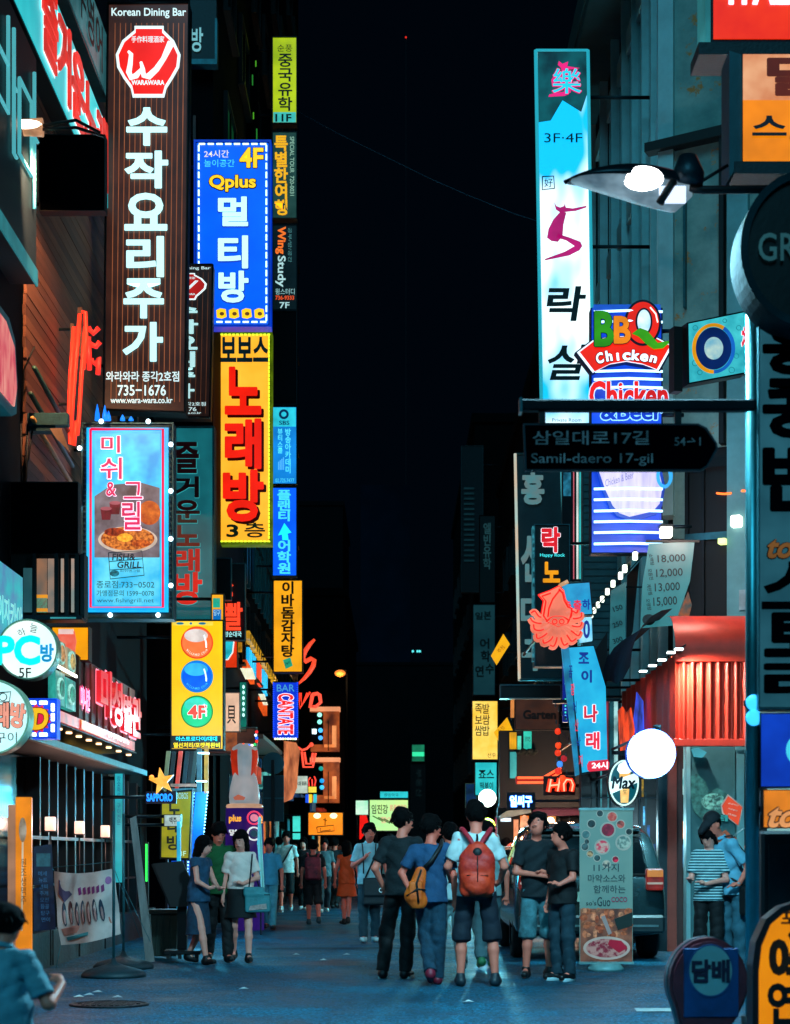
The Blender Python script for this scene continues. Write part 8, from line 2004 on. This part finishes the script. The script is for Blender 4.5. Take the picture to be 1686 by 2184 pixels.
# ================================================================ street objects in front
# food standee
t = T('menu_standee', 'tall teal roll up standee with sauce bowls and fried chicken pictures', 'standee', 1293, 1820.6+1.3*F/20.2, 20.2)
fb_ = 1820.6+1.3*F/20.2
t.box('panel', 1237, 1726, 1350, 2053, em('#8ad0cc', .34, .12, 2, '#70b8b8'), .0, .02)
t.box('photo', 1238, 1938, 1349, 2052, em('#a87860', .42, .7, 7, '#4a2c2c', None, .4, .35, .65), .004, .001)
for cx, cy, r, c, c2 in ((1262, 1757, 10, '#183c44', None), (1280, 1735, 8, '#28545c', None), (1306, 1742, 12, '#e89888', '#c83838'), (1297, 1770, 17, '#a82050', '#701838'), (1324, 1758, 10, '#d87068', '#3c2c2c'), (1342, 1774, 8, '#2c5054', None), (1250, 1780, 10, '#58a0a8', '#387880'), (1248, 1806, 9, '#3c7078', None), (1285, 1806, 17, '#e04870', '#d8e8e0'), (1330, 1797, 17, '#b0e8e0', '#387070'), (1259, 1821, 8, '#b0a880', None), (1274, 1830, 8, '#2c6068', None), (1294, 1843, 9, '#c8e0d0', '#385058'), (1313, 1833, 8, '#d82858', None), (1252, 1795, 6, '#2c5a60', None)):
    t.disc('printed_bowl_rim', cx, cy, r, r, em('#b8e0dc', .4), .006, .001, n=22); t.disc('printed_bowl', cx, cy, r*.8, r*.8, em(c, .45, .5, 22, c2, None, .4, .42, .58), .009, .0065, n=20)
for i, s_ in enumerate(('11가지', '마약소스와', '함께하는')):
    x0, x1 = ((1266, 1320), (1254, 1334), (1266, 1334))[i]; t.text(s_, x0, 1842+i*23, x1, 1859+i*23, dm('#164048', .6), d=.006, off=.01)
t.text("so's", 1250, 1921, 1272, 1931, dm('#103038', .6), d=.006, off=.01); t.text('Guo', 1274, 1913, 1302, 1933, dm('#103038', .6), d=.006, off=.01); t.text('COCO', 1304, 1913, 1338, 1924, dm('#a83858', .6), d=.006, off=.03)
rn = random.Random(4)
for i in range(46):
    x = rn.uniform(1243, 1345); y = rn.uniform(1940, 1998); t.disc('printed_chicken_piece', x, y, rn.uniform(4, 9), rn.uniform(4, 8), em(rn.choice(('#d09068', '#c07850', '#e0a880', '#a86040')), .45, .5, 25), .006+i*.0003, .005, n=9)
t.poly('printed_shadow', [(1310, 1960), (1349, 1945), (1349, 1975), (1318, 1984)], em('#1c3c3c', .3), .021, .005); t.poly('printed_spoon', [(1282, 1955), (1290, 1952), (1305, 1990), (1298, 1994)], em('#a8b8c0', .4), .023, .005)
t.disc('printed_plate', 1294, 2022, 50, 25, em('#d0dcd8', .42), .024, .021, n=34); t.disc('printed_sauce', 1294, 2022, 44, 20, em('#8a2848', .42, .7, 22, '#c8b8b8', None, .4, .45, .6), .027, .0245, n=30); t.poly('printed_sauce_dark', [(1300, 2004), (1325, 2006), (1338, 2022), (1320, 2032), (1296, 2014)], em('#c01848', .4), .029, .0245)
t.box('frame_rail', 1235, 1723, 1352, 1728, dm('#8ab4b4', .4, .4), .03, .04); t.box('frame_rail', 1235, 2051, 1352, 2056, dm('#8ab4b4', .4, .4), .03, .04)
MB().lathe([(.20, 0), (.20, .03), (.16, .08), (.08, .1)], dm('#7ab0b0', .45, .1), (0, .03, 0), 28).build('round_base', t.o)
# tobacco sign
t = T('tobacco_sign', 'red teardrop shaped tobacco sign with a pale disc on a blue square', 'sign', 1512, 1820.6+1.3*F/10.6, 10.6)
cx, cy = 1512, 2085
drop = [(cx+84*math.cos(math.radians(a)), 2096-96*math.sin(math.radians(a))) for a in range(-30, 211, 12)]+[(1452, 2190), (1470, 2260), (1490, 2265), (1536, 2265), (1552, 2200), (1572, 2170)]
def drp(k): return [(cx+(x-cx)*k, 2110+(y-2110)*k) for x, y in drop]
t.poly('shell', drp(1.0), dm('#7a2c34', .45, .1, .7, 4, .2, lo='#2c1c2c'), .0, -.22); t.poly('front', drp(.93), dm('#8a3038', .4, .1, .8, 3, .15, lo='#1c2030'), .03, .001)
t.poly('rim', [p for p in drp(1.02)], dm('#38606a', .4, .3, .5, 5, .2), -.08, -.14)
t.box('blue_panel', 1457, 2022, 1573, 2168, dm('#1c5088', .4, .1, .45, 4, .1), .045, .031, .004); t.disc('pale_disc', 1513, 2069, 45, 53, dm('#98b8b8', .5, 0, .15, 4, 0), .052, .046, n=40); t.ring('disc_rim', 1513, 2069, 47, 3, dm('#2c5a90', .5), .055, .046, ry=55, n=40)
t.text('담배', 1473, 2046, 1552, 2094, dm('#2c1c3c', .5), d=.052, off=.045)
t.box('stem', 1494, 2255, 1530, 1820.6+1.3*F/10.6, DMETAL, -.03, .12); t.box('foot', 1450, 1820.6+1.3*F/10.6-14, 1575, 1820.6+1.3*F/10.6, DMETAL, .1, .3, .01)
# yellow standing sign cut by the corner
t = T('yellow_arched_sign', 'yellow arched sign with turned brown letters and a black rim at the lower right corner', 'sign', 1690, 1820.6+1.3*F/9.6, 9.6)
arch = lambda k: [(1606+k, 2500), (1606+k, 2060+k), (1612+k, 2010+k*.6), (1635+k*.7, 1960+k*.9), (1668+k*.4, 1934+k), (1710, 1922+k), (1760, 1934+k), (1795-k, 1990+k), (1805-k, 2060), (1805-k, 2500)]
t.poly('shell', arch(0), dm('#0c2028', .4, .2), .0, -.16); t.poly('face', arch(13), em('#f89808', .85, .2, 3, '#e88808'), .012, .001)
bm_ = dm('#6a2408', .5); m = MB()
t.glyph(m, '생', 1640, 1985, 1740, 2078, bm_, off=.045, d=.02, rot=-90); t.glyph(m, '연', 1636, 2092, 1700, 2184, dm('#14100c', .5), off=.04, d=.02); t.glyph(m, '포', 1664, 1944, 1700, 1970, bm_, off=.03, d=.02)
m.build('lettering', t.o, fix=False)
# cyan furled umbrella stand / film tube behind the woman's bag
t = T('tall_thin_banner', 'very thin pale teal banner standing behind the woman in white', 'banner', 556, 1985, 29)
t.poly('cloth', [(551, 1742), (557, 1742), (566, 1925), (560, 1930), (549, 1800)], dm('#9ad8d0', .6), .0, -.02); t.poly('lit_edge', [(553, 1744), (556, 1744), (564, 1925), (561, 1925)], em('#68c8c0', .6), .01, .001)
t.box('pole', 555, 1900, 558, 1820.6+1.3*F/29, METAL, -.03, .05)
# blurred child at the lower left
person('child in a loose pale blue shirt at the lower left corner with a bent arm', 8, 2600, 150, 1.08, dict(elR=(-.30, -.02, 1.10), wrR=(-.22, -.22, 1.22), haR=(-.14, -.26, 1.28), elL=(.28, .0, 1.12), wrL=(.14, -.2, 1.2), haL=(.05, -.25, 1.22)),
       dm('#68a8b8', .8, 0, .3, 6, .3), dm('#98d0dc', .8, 0, .3, 6, .3), '#0c1418', 0, 'short', (30, -10), .012, topkind='shirt', botkind='long_shorts', Y=7.6, slim=1.25, shirtlen=.70, face=False)
